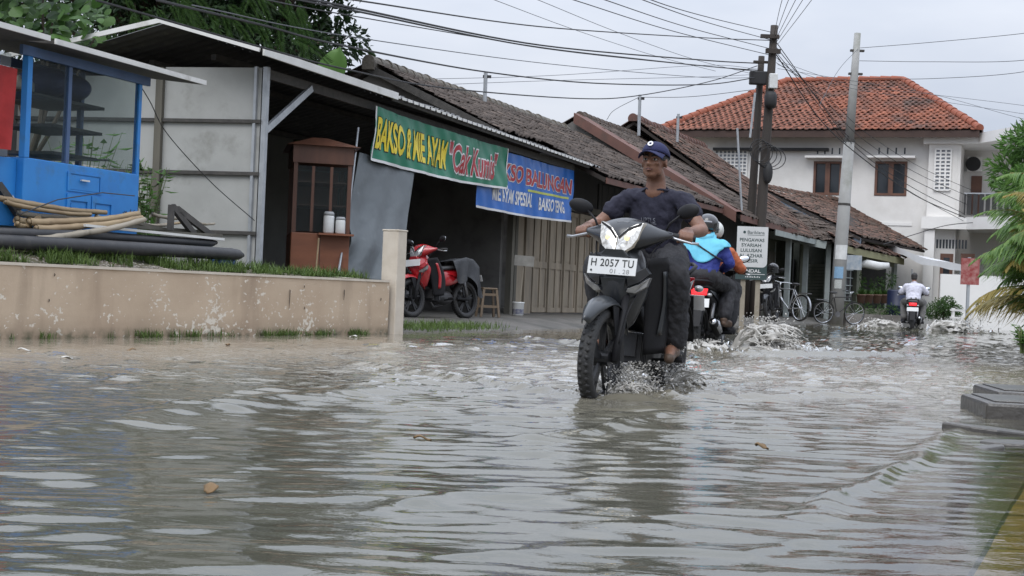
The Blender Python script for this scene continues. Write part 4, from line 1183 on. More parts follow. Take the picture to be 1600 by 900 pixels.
# lean-to roof before the gable, pale fascia
LA, LD = at(1186, 363, 45.5), at(1291, 383, 45.0)
board(hD, hbD, LA, LD, 0.24, 0.04, M_palew, 'lean_to_fascia')
tile_patch(hD, hbD, LA + Vector((0, 0, .12)), LD + Vector((0, 0, .12)), at(1186, 305, 49.6), at(1335, 372, 46.4), 0.24, 0.28, M_tileD, 120, 0.02, name='lean_to_tile')
for (px, Y, m_) in ((1206, 46.2, M_palew), (1252, 46.0, M_shopl), (1292, 45.7, M_palew)):
    p = at(px, 440, Y); mb = MB(); mb.bb(p.x - 0.08 - hbD.x, p.x + 0.08 - hbD.x, p.y - 0.08 - hbD.y, p.y + 0.08 - hbD.y, -0.1, 2.45); mb.build('porch_post', m_, hD)
# slatted shutters on the gable wall
def gable(px, py, o=0.0):
    nn = Vector((DA.y - DB.y, DB.x - DA.x, 0)).normalized()
    if nn.y > 0: nn = -nn
    q = GA + off + nn * o; r = ray(px, py)
    Y = q.dot(nn) / (r.x * nn.x + r.y * nn.y)
    return at(px, py, Y)
sh = None
for k in range(14):
    z = 0.45 + k * 0.11
    a, c = gable(1256, 450, 0.05), gable(1290, 450, 0.05)
    mb = MB(); mb.bar(Vector((a.x, a.y, z)) - hbD, Vector((c.x, c.y, z)) - hbD, 0.02, 0.09); mb.build('shutter_slat', M_shopl, hD)
a, c = gable(1214, 450, 0.05), gable(1240, 450, 0.05)
mb = MB(); mb.bar(Vector((a.x, a.y, 1.1)) - hbD, Vector((c.x, c.y, 1.1)) - hbD, 0.04, 2.0); mb.build('door', M_dark, hD)  # dark slab painted in for the shade of an opening in the wall
# white awning sheet over the shop end
M_awn = pmat('white_awning', (0.74, 0.75, 0.77), (0.66, 0.67, 0.69), 2, 0.5)
aw = [at(1382, 379, 49.5), at(1506, 415, 46.5), at(1452, 404, 51.5), at(1376, 376, 51.5)]
mb = MB()
def awn(u, v):
    p = aw[0].lerp(aw[1], u).lerp(aw[3].lerp(aw[2], u), v)
    return p + Vector((0, 0, -0.10 * math.sin(u * PI) * (1 - 0.4 * v) + 0.03 * math.sin(u * 9)))
mb.grid(awn, 24, 6)
mb.add([awn(i / 24, 0) - Vector((0, 0, 0.22 + 0.03 * math.sin(i * 0.7))) for i in range(25)] + [awn(i / 24, 0) for i in range(25)], [(i, i + 1, 26 + i, 25 + i) for i in range(24)])
o = mb.build('awning', M_awn, smooth=True)
tag(o, 'white sheet awning stretched out over the end of the corner shop', 'awning')
for (px, Y) in ((1500, 46.8), (1425, 48.5)):
    p = at(px, 425, Y); mb = MB(); mb.tube([Vector((p.x, p.y, 0)), Vector((p.x, p.y, p.z + 0.1))], 0.025, 8)
    tag(mb.build('awning_pole', M_galv), 'thin steel pole holding up the white awning, ' + ('at its outer tip' if px == 1500 else 'behind the far rider'), 'pole')

# ------------------------------------------------------------------ white two storey house
M_wh = pmat('white_house_paint', (0.78, 0.765, 0.74), (0.73, 0.715, 0.69), 0.6, 0.85, 0.05, c3=(0.62, 0.60, 0.57), c3scale=0.5, c3lo=0.5, c3hi=0.75)
M_wht = pmat('white_trim', (0.82, 0.81, 0.79), (0.77, 0.76, 0.74), 1.5, 0.7)
M_frame = pmat('brown_frame', (0.16, 0.075, 0.048), (0.11, 0.052, 0.035), 3, 0.5)
M_pane = pmat('dark_pane', (0.035, 0.042, 0.05), (0.025, 0.03, 0.036), 0.6, 0.06, spec=0.6)
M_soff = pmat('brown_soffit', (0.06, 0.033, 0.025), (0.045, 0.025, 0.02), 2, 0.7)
wx_d = Vector((0.935, -0.354, 0)).normalized(); wy_d = Vector((0.354, 0.935, 0)).normalized()
W_O = Vector((15.66, 53.0, 0)) - wx_d * 10.4
wh = thing('white_house', 'two storey white house with orange red hipped tile roof at the end of the street', 'house', (W_O.x, W_O.y, 0.1), math.atan2(wx_d.y, wx_d.x))
WB = Vector((W_O.x, W_O.y, 0.1))
def wf(px, py, y=0.0):
    """pixel -> (x, z) on the plane y (local) of the white house"""
    r = ray(px, py); q = W_O + wy_d * y
    Y = q.dot(wy_d) / (r.x * wy_d.x + r.y * wy_d.y); p = at(px, py, Y)
    return (p - W_O).dot(wx_d), p.z - 0.1
EZ = wf(1250, 208)[1]
def wbox(x0, x1, y0, y1, z0, z1, mat, name, parent=None, bevel=0.0):
    mb = MB(); mb.bb(x0, x1, y0, y1, z0, z1); return mb.build(name, mat, parent or wh, bevel=bevel)
wins = [(wf(1272, 252), wf(1314, 305)), (wf(1368, 252), wf(1416, 306))]
# front wall built round its openings
xs = [0.0]
zlo, zhi = wins[0][1][1], wins[0][0][1]
edges = [0.0] + [v for (a, c) in wins for v in (a[0], c[0])] + [11.3]
for i in range(0, len(edges) - 1):
    if i % 2 == 0:
        wbox(edges[i], edges[i + 1], 0, 0.15, zlo, zhi, M_wh, 'wall')
wbox(0, 11.3, 0, 0.15, zhi, EZ, M_wh, 'wall')
wbox(0, 11.3, 0, 0.15, -0.1, zlo, M_wh, 'wall')
wbox(0, 0.15, 0.15, 9, -0.1, EZ, M_wh, 'side_wall')
wbox(0, 10, 8.9, 9.0, -0.1, EZ, M_wh, 'rear_wall')
for (a, c) in wins:
    x0, z1 = a; x1, z0 = c; mid = (x0 + x1) / 2
    f = wbox(x0, x1, 0.11, 0.13, z0, z1, M_pane, 'window')
    for (q0, q1, r0, r1) in ((x0, x1, z1 - 0.09, z1), (x0, x1, z0, z0 + 0.09), (x0, x0 + 0.09, z0 + 0.09, z1 - 0.09), (x1 - 0.09, x1, z0 + 0.09, z1 - 0.09), (mid - 0.09, mid + 0.09, z0 + 0.09, z1 - 0.09)):
        wbox(q0, q1, -0.03, 0.10, r0, r1, M_frame, 'frame', f)
    wbox(x0 - 0.3, x1 + 0.3, -0.45, -0.002, z1 + 0.10, z1 + 0.18, M_wht, 'window_hood')
    for k in range(4):
        xx = x0 + 0.12 + k * (x1 - x0 - 0.24) / 3
        wbox(xx - 0.03, xx + 0.03, -0.004, 0.0, z1 + 0.28, z1 + 0.52, M_pane, 'vent_slot')
# breeze block panels
def lattice(x0, x1, z0, z1, y, nx, nz, w=0.05):
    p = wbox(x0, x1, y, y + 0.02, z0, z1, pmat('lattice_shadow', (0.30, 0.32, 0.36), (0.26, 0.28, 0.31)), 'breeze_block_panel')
    for i in range(nx + 1):
        xx = x0 + (x1 - x0) * i / nx
        wbox(xx - w / 2, xx + w / 2, y - 0.06, y - 0.002, z0, z1, M_wht, 'lattice_bar', p)
    for k in range(nz + 1):
        zz = z0 + (z1 - z0) * k / nz
        wbox(x0, x1, y - 0.05, y - 0.004, zz - w / 2, zz + w / 2, M_wht, 'lattice_rail', p)
q0, q1 = wf(1118, 235), wf(1166, 285)
lattice(q0[0], q1[0], q1[1], q0[1], -0.02, 8, 9)
# horizontal string courses
wbox(0, 9.7, -0.03, -0.002, wf(1380, 352)[1], wf(1380, 347)[1], M_wht, 'string_course')
wbox(2.0, 6.5, -0.30, -0.02, wf(1180, 236)[1], wf(1180, 232)[1], M_dark, 'gutter_pipe')
# pier, canopy, balcony at the right hand corner
px0, px1 = wf(1449, 300, -0.3)[0], wf(1494, 300, -0.3)[0]
pz0, pz1 = wf(1470, 345, -0.3)[1], wf(1470, 225, -0.3)[1]
wbox(px0, px1, -0.3, -0.005, pz0, pz1, M_wh, 'pier')
l0, l1 = wf(1462, 233, -0.36), wf(1484, 297, -0.36)
lattice(l0[0], l1[0], l1[1], l0[1], -0.325, 3, 11, 0.06)
cz0, cz1 = wf(1480, 224, -0.5)[1], wf(1480, 208, -0.5)[1]
wbox(wf(1443, 215, -0.5)[0], wf(1529, 215, -0.5)[0], -0.5, 4.0, cz0, cz1, M_wht, 'canopy')
def wquad(pts, t, mat, name, parent=None):
    mb = MB(); k = len(pts); P = [Vector(p) for p in pts]
    mb.add(P + [p + Vector((0, 0, t)) for p in P], [tuple(reversed(range(k))), tuple(range(k, 2 * k))] + [(i, (i + 1) % k, k + (i + 1) % k, k + i) for i in range(k)])
    return mb.build(name, mat, parent or wh)
cx = wf(1529, 215, -0.5)[0]
wquad([(cx, -0.5, cz0), (cx + 1.9, -4.2, cz0 - 0.1), (cx + 6, -4.2, cz0 - 0.1), (cx + 4.0, 2.5, cz0), (cx, 2.5, cz0)], cz1 - cz0, M_wht, 'canopy')
wbox(cx - 1.55, cx + 4, 2.0, 2.15, -0.1, cz0, M_wh, 'recessed_wall')
wbox(px1 - 0.0, px1 + 0.12, -0.28, 2.0, pz0, pz1, M_wh, 'pier_return')
# air conditioner on the recessed wall
a0, a1_ = wf(1512, 245, 1.7), wf(1534, 268, 1.7)
ac = wbox(a0[0], a1_[0], 1.65, 1.98, a1_[1], a0[1], M_wht, 'air_conditioner', bevel=0.02)
mb = MB(); mb.lathe([(0.05, 0), (0.28, 0), (0.28, 0.02), (0.05, 0.02)], 20, Matrix.Translation(((a0[0] * 0.6 + a1_[0] * 0.4), 1.64, (a0[1] + a1_[1]) / 2)) @ Matrix.Rotation(PI / 2, 4, 'X')); mb.build('fan_grille', M_dark, ac)
d0, d1 = wf(1518, 275, 1.97), wf(1528, 335, 1.97)
wbox(d0[0], d1[0] + 0.1, 1.93, 1.98, d1[1], d0[1], M_frame, 'balcony_door')
r0, r1 = wf(1507, 301, -0.4), wf(1507, 336, -0.4)
rail = wbox(r0[0], r0[0] + 0.06, -0.45, -0.4, r1[1], r0[1], M_dark, 'balcony_rail')
for k in range(9):
    wbox(r0[0] + 0.1 + k * 0.22, r0[0] + 0.26 + k * 0.22, -0.44, -0.41, r1[1], r0[1] - 0.05, M_dark, 'rail_panel', rail)
wbox(r0[0], r0[0] + 2.4, -0.46, -0.39, r0[1] - 0.05, r0[1], M_galv, 'rail_top', rail)
# lower canopy
e0 = wf(1440, 338, -0.6); e1 = wf(1510, 345, -0.6)
wbox(e0[0], e1[0], -0.6, -0.31, e0[1] - 0.45, e0[1], M_wht, 'lower_canopy')
wquad([(e1[0], -0.6, e0[1] - 0.45), (e1[0] + 2.2, -3.8, e0[1] - 0.55), (e1[0] + 6, -3.8, e0[1] - 0.55), (e1[0] + 4, 2.2, e0[1] - 0.45), (e1[0], 2.2, e0[1] - 0.45)], 0.45, M_wht, 'lower_canopy')
# ground floor behind it
g0 = wf(1443, 400, -0.5)[0]; g1 = wf(1459, 400, -0.5)[0]
wbox(g0, g1, -0.5, -0.31, -0.1, e0[1] - 0.46, M_wht, 'corner_pillar')
zz0, zz1 = wf(1480, 388, -0.16)[1], wf(1480, 374, -0.16)[1]
for k in range(10):
    xx = wf(1464 + k * 5, 380, -0.16)[0]
    wbox(xx - 0.035, xx + 0.035, -0.012, -0.003, zz0, zz1, M_pane, 'vent_slot')
for (p0, p1, y1) in ((1468, 1488, 492), (1500, 1522, 500)):
    x0 = wf(p0, 430, -0.05)[0]; x1 = wf(p1, 430, -0.05)[0]; zt_ = wf(p0, 396, -0.05)[1]
    dd = wbox(x0, x1, -0.05, -0.005, 0.1, zt_, M_frame, 'door')
    wbox(x0 + 0.12, x1 - 0.12, -0.065, -0.052, 0.5, zt_ - 0.15, M_pane, 'door_pane', dd)
# roof: hipped
ez = EZ + 0.02; ov = 0.9
RL, RR = wf(1228, 131, 4.5), wf(1411, 124, 4.5)
rz_ = (RL[1] + RR[1]) / 2
def wl_(x, y, z): return Vector((x, y, z))
xL, xR = wf(1031, 206, -ov)[0], wf(1530, 206, -ov)[0]
toW = lambda p: WB + wx_d * p.x + wy_d * p.y + Vector((0, 0, p.z))
class LocalHouse: pass
def wpatch(A, D, B, C, nobj, tw, tl, name='roof_tile'):
    # tile in the house frame: the patch helper works on world points relative to a base, here already local
    tile_patch(wh, Vector((0, 0, 0)), A, D, B, C, tw, tl, M_tileR, nobj, 0.016, name)
A, D = wl_(xL, -ov, ez), wl_(xR, -ov, ez)
B, C = wl_(RL[0], 4.5, rz_), wl_(RR[0], 4.5, rz_)
wpatch(A, D, B, C, 300, 0.235, 0.28)
wpatch(wl_(xR, -ov, ez), wl_(xR, 9.9, ez), C, C + Vector((0.02, 0.02, 0)), 0, 0.27, 0.33, 'side_tile')
wpatch(wl_(xL, 9.9, ez), wl_(xL, -ov, ez), B, B + Vector((-0.02, 0.02, 0)), 0, 0.27, 0.33, 'side_tile')
wpatch(wl_(xR, 9.9, ez), wl_(xL, 9.9, ez), C, B, 0, 0.5, 0.5, 'rear_tile')
Z0 = Vector((0, 0, 0)); up4 = Vector((0, 0, 0.05))
for (a, c) in ((B, C), (A, B), (D, C)):
    ridge_caps(wh, Z0, a + up4, c + up4, 0.15, 0.42, pmat('ridge_red', (0.30, 0.09, 0.05), (0.22, 0.07, 0.04), 4, 0.8), under=0.02, tilt=0.01)
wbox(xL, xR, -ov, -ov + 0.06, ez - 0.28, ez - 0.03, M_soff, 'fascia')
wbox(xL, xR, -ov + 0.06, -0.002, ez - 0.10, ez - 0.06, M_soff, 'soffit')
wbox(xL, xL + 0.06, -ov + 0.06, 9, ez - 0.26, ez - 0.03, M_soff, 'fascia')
# ------------------------------------------------------------------ vegetation
L_dark = leafmat('dark_leaf', (0.012, 0.028, 0.010), (0.035, 0.075, 0.022), 0.25)
L_mid = leafmat('mid_leaf', (0.025, 0.06, 0.014), (0.075, 0.145, 0.035), 0.3)
L_light = leafmat('light_leaf', (0.06, 0.13, 0.03), (0.13, 0.26, 0.06), 0.35)
L_grass = leafmat('grass_blade', (0.05, 0.085, 0.02), (0.13, 0.20, 0.05), 0.3, 0.6)
L_palm = leafmat('palm_leaf', (0.06, 0.14, 0.03), (0.20, 0.32, 0.08), 0.4)
L_palmy = leafmat('palm_leaf_yellow', (0.22, 0.19, 0.05), (0.33, 0.24, 0.06), 0.3)
M_bark = pmat('bark', (0.09, 0.07, 0.05), (0.06, 0.048, 0.036), 4, 0.9, 0.8, 12, stretch=(1, 1, 0.3))

def leaf(mb, p, d, n, l, w, bend=0.2):
    """pointed blade from p along d with side vector n"""
    up = d.cross(n)
    mid = p + d * l * 0.45 + up * l * bend * 0.5; tip = p + d * l
    mb.add([p, mid - n * w * 0.5, tip, mid + n * w * 0.5], [(0, 1, 2), (0, 2, 3)])

def rnd_unit(rng):
    v = Vector(rng.normal(0, 1, 3)); return v.normalized()

def crown_leaves(clumps, n_per, l, w, rng, droop=0.3, tlo=0.0, thi=1.0, bend=0.2):
    mb = MB()
    for (c, r) in clumps:
        ct = rng.uniform(-0.15, 0.15)
        for i in range(n_per):
            d = rnd_unit(rng); q = rng.uniform(0.35, 1.0) ** 0.6
            p = c + Vector((d.x * r[0], d.y * r[1], d.z * r[2])) * q
            ld = (d + Vector((0, 0, -droop)) + rnd_unit(rng) * 0.7).normalized()
            n = ld.cross(rnd_unit(rng)).normalized()
            mb.tint = float(np.clip(rng.uniform(tlo, thi) + ct, 0, 1))
            s = rng.uniform(0.6, 1.3)
            leaf(mb, p, ld, n, l * s, w * s, bend)
    return mb

def tree(name, label, base, h, clumps, leafm, n_per, l, w, seed, trunk_r=0.16, droop=0.3, **kw):
    rng = np.random.default_rng(seed)
    t = thing(name, label, 'tree', base)
    mb = MB()
    top = Vector((0, 0, h))
    pts = [Vector((0.12 * math.sin(k * 0.9 + seed), 0.12 * math.cos(k * 1.3 + seed), h * k / 6)) for k in range(7)]
    pts[0] = Vector((0, 0, -0.1))
    mb.tube(pts, [trunk_r * (1 - 0.11 * k) for k in range(7)], 10)
    for (c, r) in clumps:
        k = min(6, max(2, int((c.z / h) * 5)))
        a = pts[k]; m_ = a.lerp(c, 0.5) + Vector((0, 0, 0.15))
        mb.tube([a, m_, c, c + (c - a) * 0.2], [trunk_r * 0.4, trunk_r * 0.25, trunk_r * 0.12, 0.01], 6)
    mb.build('trunk', M_bark, t, smooth=True)
    cr = crown_leaves(clumps, n_per, l, w, rng, droop, **kw)
    cr.build('crown', leafm, t, fix=False)
    return t

def clump_cloud(rng, n, cx, cy, cz, rx, ry, rz, r0, r1):
    out = []
    for i in range(n):
        d = rnd_unit(rng) * rng.uniform(0.2, 1.0) ** 0.5
        r = rng.uniform(r0, r1)
        out.append((Vector((cx + d.x * rx, cy + d.y * ry, cz + d.z * rz)), (r, r, r * 0.75)))
    return out

def pos(px, py, Y):
    return at(px, py, Y)

# big dark tree behind the shed
rg = np.random.default_rng(21)
tb = Vector((-7.2, 26.5, 0.6))
cl = clump_cloud(rg, 46, 0.3, 0, 6.0, 4.0, 1.8, 2.4, 0.6, 1.1)
tree('shade_tree', 'large dark leafed tree filling the top left behind the shed roof', tb, 4.6, cl, L_dark, 620, 0.16, 0.06, 31, 0.24, 0.7)
rg = np.random.default_rng(22)
tb = Vector((-4.6, 27.5, 0.6))
cl = clump_cloud(rg, 26, 0.1, 0, 5.9, 1.5, 1.4, 2.0, 0.35, 0.7)
tree('fruit_tree', 'dark green fruit tree with sky gaps right of the large tree', tb, 4.6, cl, L_dark, 240, 0.18, 0.085, 32, 0.16, 0.4)
rg = np.random.default_rng(23)
tb = Vector((-11.5, 25.5, 0.6))
cl = clump_cloud(rg, 30, 0, 0, 6.2, 2.6, 1.6, 2.6, 0.6, 1.0)
tree('shade_tree', 'dark tree standing at the far left behind the blue cart', tb, 4.6, cl, L_dark, 520, 0.17, 0.06, 33, 0.2, 0.5)
# hanging lighter sprays on the dark tree
rg = np.random.default_rng(24)
mb = MB()
for k in range(40):
    p0 = at(rg.uniform(130, 480), rg.uniform(-30, 75), rg.uniform(23.6, 24.6))
    d = Vector((rg.uniform(-0.2, 1.0), rg.uniform(-0.4, 0.1), rg.uniform(-0.9, -0.2))).normalized()
    Ls = rg.uniform(0.4, 0.8)
    for i in range(60):
        t = i / 60; q = p0 + d * Ls * t + Vector((0, 0, -0.25 * t * t))
        sd_ = Vector((-d.z, 0.2, d.x)).normalized() * (1 if i % 2 else -1)
        mb.tint = float(rg.uniform(0.0, 0.9))
        leaf(mb, q, (d * 0.8 + sd_ * 0.8 + Vector((0, 0, -0.35))).normalized(), d.cross(sd_).normalized(), 0.12, 0.03)
spray = mb.build('leaf_sprays', L_mid, fix=False)
big = [o for o in bpy.data.objects if o.name == 'shade_tree'][0]
spray.parent = big; spray.location = -Vector(big.location)
# broad leafed bush over the blue cart roof
def heart_leaf(mb, p, d, n, s):
    up = d.cross(n)
    prof = [(0.0, 0.0), (0.18, 0.42), (0.45, 0.5), (0.75, 0.32), (1.0, 0.0)]
    mid = [p + d * s * t + up * s * (-0.10 * t * t) for (t, w) in prof]
    L_ = [m_ - n * s * w + up * s * 0.10 * w for m_, (t, w) in zip(mid, prof)]; R_ = [m_ + n * s * w + up * s * 0.10 * w for m_, (t, w) in zip(mid, prof)]
    V_ = mid + L_[1:4] + R_[1:4]
    mb.add(V_, [(0, 5, 1), (1, 5, 6, 2), (2, 6, 7, 3), (3, 7, 4), (0, 1, 8), (1, 2, 9, 8), (2, 3, 10, 9), (3, 4, 10)])
rg = np.random.default_rng(25)
bush = thing('broad_leaf_bush', 'light green broad leafed bush above the blue cart roof', 'bush', (-6.6, 18.4, 0.8))
mb = MB()
for k in range(7):
    a = Vector((rg.uniform(-0.4, 0.4), rg.uniform(-0.3, 0.3), -0.1)); top = at(rg.uniform(-60, 150), rg.uniform(-20, 80), 18.4) - bush.location
    mb.tube([a, a.lerp(top, 0.5) + Vector((0.2, 0, 0.2)), top], [0.04, 0.03, 0.012], 6)
mb.build('stem', M_bark, bush)
mb = MB()
for k in range(800):
    u = rg.uniform(-90, 168); vmax = 62 + u * 0.26 if u < 110 else 100 - (u - 110) * 0.4
    v = rg.uniform(-60, max(5, vmax))
    if u > 90 and v < 10 and rg.uniform() < 0.6: continue
    p = at(u, v, rg.uniform(17.9, 19.4)) - bush.location
    d = (Vector((rg.uniform(-0.8, 0.9), -0.5 + rg.uniform(-0.4, 0.4), rg.uniform(-0.9, 0.4)))).normalized()
    n = d.cross(Vector((rg.uniform(-0.4, 0.4), -0.8, 0.5))).normalized()
    mb.tint = float(np.clip(rg.normal(0.45, 0.3), 0, 1))
    heart_leaf(mb, p, d, n, rg.uniform(0.07, 0.22))
mb.build('crown', leafmat('bush_leaf', (0.022, 0.06, 0.014), (0.11, 0.22, 0.05), 0.35), bush, fix=False)
# banana leaf showing behind the shed roof
bn = thing('banana_plant', 'single broad banana leaf rising behind the corrugated roof', 'plant', (-4.2, 25.0, 0.6))
mb = MB(); a = at(498, 128, 25.0) - bn.location; c = at(532, 62, 25.0) - bn.location
mb.tube([Vector((0, 0, 0)), Vector((0.15, 0, 2.0)), a], [0.10, 0.08, 0.03], 8); mb.build('stem', pmat('banana_stem', (0.12, 0.16, 0.05)), bn, smooth=True)
mb = MB(); mb.tint = 0.75
def ban(u, v):
    p = a.lerp(c, u) + Vector((0.10 * math.sin(u * PI), 0, 0)); w = 0.24 * math.sin(min(1, u * 1.1 + 0.12) * PI) ** 0.6
    return p + Vector((0.85, 0.3, -0.35)).normalized() * (v - 0.5) * 2 * w + Vector((0, 0.12 * abs(v - 0.5), 0))
mb.grid(ban, 14, 6); mb.build('leaf_blade', L_light, bn, smooth=True, fix=False)

# plants showing through the blue cart and beside it
def weed(name, label, p, n, h, seed, l=0.12, w=0.05, m_=None, spread=0.3):
    rng = np.random.default_rng(seed)
    t = thing(name, label, 'plant', p)
    ms = MB(); ml = MB()
    for k in range(n):
        a = rng.uniform(0, 6.28); tip = Vector((spread * rng.uniform(0.2, 1) * math.cos(a), spread * rng.uniform(0.2, 1) * math.sin(a), h * rng.uniform(0.6, 1.05)))
        ms.tube([Vector((0.03 * math.cos(a), 0.03 * math.sin(a), -0.05)), tip * 0.5 + Vector((0, 0, 0.08)), tip], [0.008, 0.006, 0.003], 5)
        for i in range(9):
            q = tip * rng.uniform(0.25, 1.0); d = rnd_unit(rng); d.z = abs(d.z) * 0.4 - 0.15; d.normalize()
            ml.tint = float(rng.uniform(0, 1))
            leaf(ml, q, d, d.cross(Vector((0, 0, 1))).normalized(), l * rng.uniform(0.6, 1.3), w * rng.uniform(0.7, 1.2))
    ms.build('stem', MATS['banana_stem'], t); ml.build('foliage', m_ or L_light, t, fix=False)
    return t
def on_yard(px, Y):
    p = at(px, 400, Y); p.z = yard_z(p.x, p.y); return p
weed('leafy_weed', 'leafy green weed growing between the blue cart and the shed wall', on_yard(226, 16.4), 16, 1.15, 41, 0.14, 0.06, L_light, 0.28)
weed('leafy_weed', 'low green weed beside the bamboo ends at the shed wall', on_yard(232, 15.6), 12, 0.45, 42, 0.12, 0.05, L_light, 0.22)
weed('bushy_weed', 'green bush seen through the window of the blue cart', on_yard(125, 17.2), 30, 1.5, 43, 0.2, 0.08, L_light, 0.6)
weed('bushy_weed', 'green shrub seen low through the right window of the blue cart', on_yard(190, 17.0), 24, 1.2, 44, 0.18, 0.07, L_mid, 0.4)

# grass along the wall top and weeds at its foot
def blades(n, sampler, hmin, hmax, seed, w=0.006, mat=None, name='grass', label=None):
    rng = np.random.default_rng(seed); mb = MB()
    for i in range(n):
        p = sampler(rng)
        if p is None: continue
        a = rng.uniform(0, 6.28); h = rng.uniform(hmin, hmax); lean = rng.uniform(0.1, 0.75)
        d = Vector((math.cos(a) * lean, math.sin(a) * lean, 1)).normalized(); n_ = Vector((-math.sin(a), math.cos(a), 0))
        q = p + d * h * 0.55; tip = q + (d + Vector((math.cos(a) * lean, math.sin(a) * lean, -0.25))).normalized() * h * 0.5
        mb.tint = float(np.clip(rng.normal(0.5, 0.3), 0, 1))
        mb.add([p - n_ * w, p + n_ * w, q + n_ * w * 0.7, q - n_ * w * 0.7, tip], [(0, 1, 2, 3), (3, 2, 4)])
    o = mb.build(name, mat or L_grass, fix=False)
    return tag(o, label, 'grass', kind='stuff')
def s_yard(rng):
    s = rng.uniform(-1.0, 5.6); bk = 0.14 + abs(rng.normal(0, 0.42))
    p = W0 + wd * s + wn_ * bk
    if fbm(p.x, p.y, 4, 2.2) < -0.12: return None
    return Vector((p.x, p.y, yard_z(p.x, p.y) - 0.01))
blades(11000, s_yard, 0.04, 0.17, 51, 0.006, name='grass', label='short green grass growing along the top of the tan wall')
def s_foot(rng):
    s = rng.uniform(-0.5, 5.85)
    if fbm(s * 1.9, 3.3, 0.0, 1.0) + 0.35 * fbm(s * 9, 1.0, 0, 1.0) + rng.normal(0, 0.1) + 0.12 * (s > 4.3) < 0.18: return None
    p = W0 + wd * s - wn_ * abs(rng.normal(0.0, 0.035)) - wn_ * 0.01
    return Vector((p.x, p.y, rng.uniform(-0.02, 0.02)))
blades(3600, s_foot, 0.01, 0.10, 52, 0.004, name='foot_weeds', label='tufts of weeds along the foot of the tan wall at the waterline')
def s_gate(rng):
    p = st(rng.uniform(0.1, 2.6), -1.9 + rng.normal(0, 0.28), 0); return Vector((p.x, p.y, 0.02 + rng.uniform(0, 0.06)))
blades(1500, s_gate, 0.03, 0.13, 53, 0.005, name='gate_grass', label='rough grass on the verge right of the cream pillar')

# pebbles and litter on the wall-top soil
mb = MB(); rg = np.random.default_rng(54)
for i in range(500):
    s = rg.uniform(0.4, 4.2); p = W0 + wd * s + wn_ * (0.16 + abs(rg.normal(0, 0.12)))
    mb.ell((p.x, p.y, yard_z(p.x, p.y)), (rg.uniform(.006, .02), rg.uniform(.006, .02), .008), 5, 3)
tag(mb.build('rubble', pmat('rubble', (0.35, 0.32, 0.28), (0.2, 0.18, 0.16), 30, 0.9)), 'small pale rubble and grit behind the wall coping', 'rubble', kind='stuff')

# ---- right edge: palm clump and tree
def frond(mb, base, azim, elev, L_, rng, ym):
    d = Vector((math.cos(azim) * math.cos(elev), math.sin(azim) * math.cos(elev), math.sin(elev)))
    hz = Vector((math.cos(azim), math.sin(azim), 0)); side = Vector((-math.sin(azim), math.cos(azim), 0))
    pts = []; n = 26
    for i in range(n + 1):
        t = i / n; a = elev - 1.75 * t ** 1.5
        if i == 0: p = Vector(base)
        else: p = p + (hz * math.cos(a) + Vector((0, 0, math.sin(a)))) * L_ / n
        pts.append(p.copy())
    for i in range(3, n + 1):
        t = i / n
        ln = L_ * 0.36 * math.sin(min(1, 0.15 + t * 0.95) * PI) ** 0.7 + 0.05
        dirv = (pts[i] - pts[i - 1]).normalized()
        for sgn in (-1, 1):
            for q in range(3):
                dd = (dirv * 0.75 + side * sgn * 0.9 + Vector((0, 0, -0.25 - 0.3 * t + rng.normal(0, 0.12)))).normalized()
                nn = dd.cross(Vector((0, 0, 1))).normalized()
                mb.tint = float(rng.uniform(0, 1))
                p0 = pts[i - 1].lerp(pts[i], q / 3)
                m1 = p0 + dd * ln * 0.5; tip = p0 + dd * ln + Vector((0, 0, -0.25 * ln))
                w = 0.010
                mb.add([p0 - nn * w * 0.5, p0 + nn * w * 0.5, m1 + nn * w, m1 - nn * w, tip], [(0, 1, 2, 3), (3, 2, 4)])
    return pts
rg = np.random.default_rng(61)
pb = at(1702, 560, 15.5); pb.z = 0.05
palm = thing('areca_palm', 'bushy areca palm with green and yellowing fronds at the right edge', 'palm', pb)
mg, my, ms = MB(), MB(), MB()
for k in range(44):
    a = rg.uniform(0, 2 * PI) if k > 26 else rg.uniform(PI * 0.6, PI * 1.35)
    e_ = rg.uniform(0.72, 1.45); L_ = rg.uniform(1.0, 1.65)
    b0 = Vector((rg.normal(0, 0.10), rg.normal(0, 0.10), rg.uniform(0.25, 1.15)))
    pts = frond(my if rg.uniform() < 0.27 else mg, b0, a, e_, L_, rg, None)
    ms.tube([Vector((b0.x * 0.6, b0.y * 0.6, -0.1)), b0] + pts[3::4], [0.022, 0.018] + [max(0.003, 0.012 - 0.0012 * i) for i in range(len(pts[3::4]))], 6)
ms.build('stem', pmat('palm_stem', (0.20, 0.21, 0.06), (0.26, 0.2, 0.07), 3, 0.6), palm, smooth=True)
mg.build('green_frond', L_palm, palm, fix=False); my.build('yellow_frond', L_palmy, palm, fix=False)
pal2 = copy_tree(palm); q2 = at(1712, 560, 17.5); pal2.location = (q2.x, q2.y, 0.05); pal2.rotation_euler = (0, 0, 0.5); pal2.scale = (1.15, 1.15, 1.2)
tag(pal2, 'second areca palm clump just behind the first at the right edge', 'palm')
rg = np.random.default_rng(62)
tp = at(1640, 500, 19.5); tp.z = 0.05
cl = clump_cloud(rg, 30, 0, 0, 2.45, 0.68, 0.62, 0.80, 0.22, 0.42)
tree('garden_tree', 'bright green leafy tree above the palm at the right edge', tp, 1.9, cl, L_light, 260, 0.13, 0.035, 63, 0.06, 0.1)
# weeds low at the right edge
weed('low_weed', 'small green weed at the water edge under the palm', at(1600, 545, 15.0) * 1.0, 14, 0.25, 64, 0.09, 0.04, L_light, 0.22)
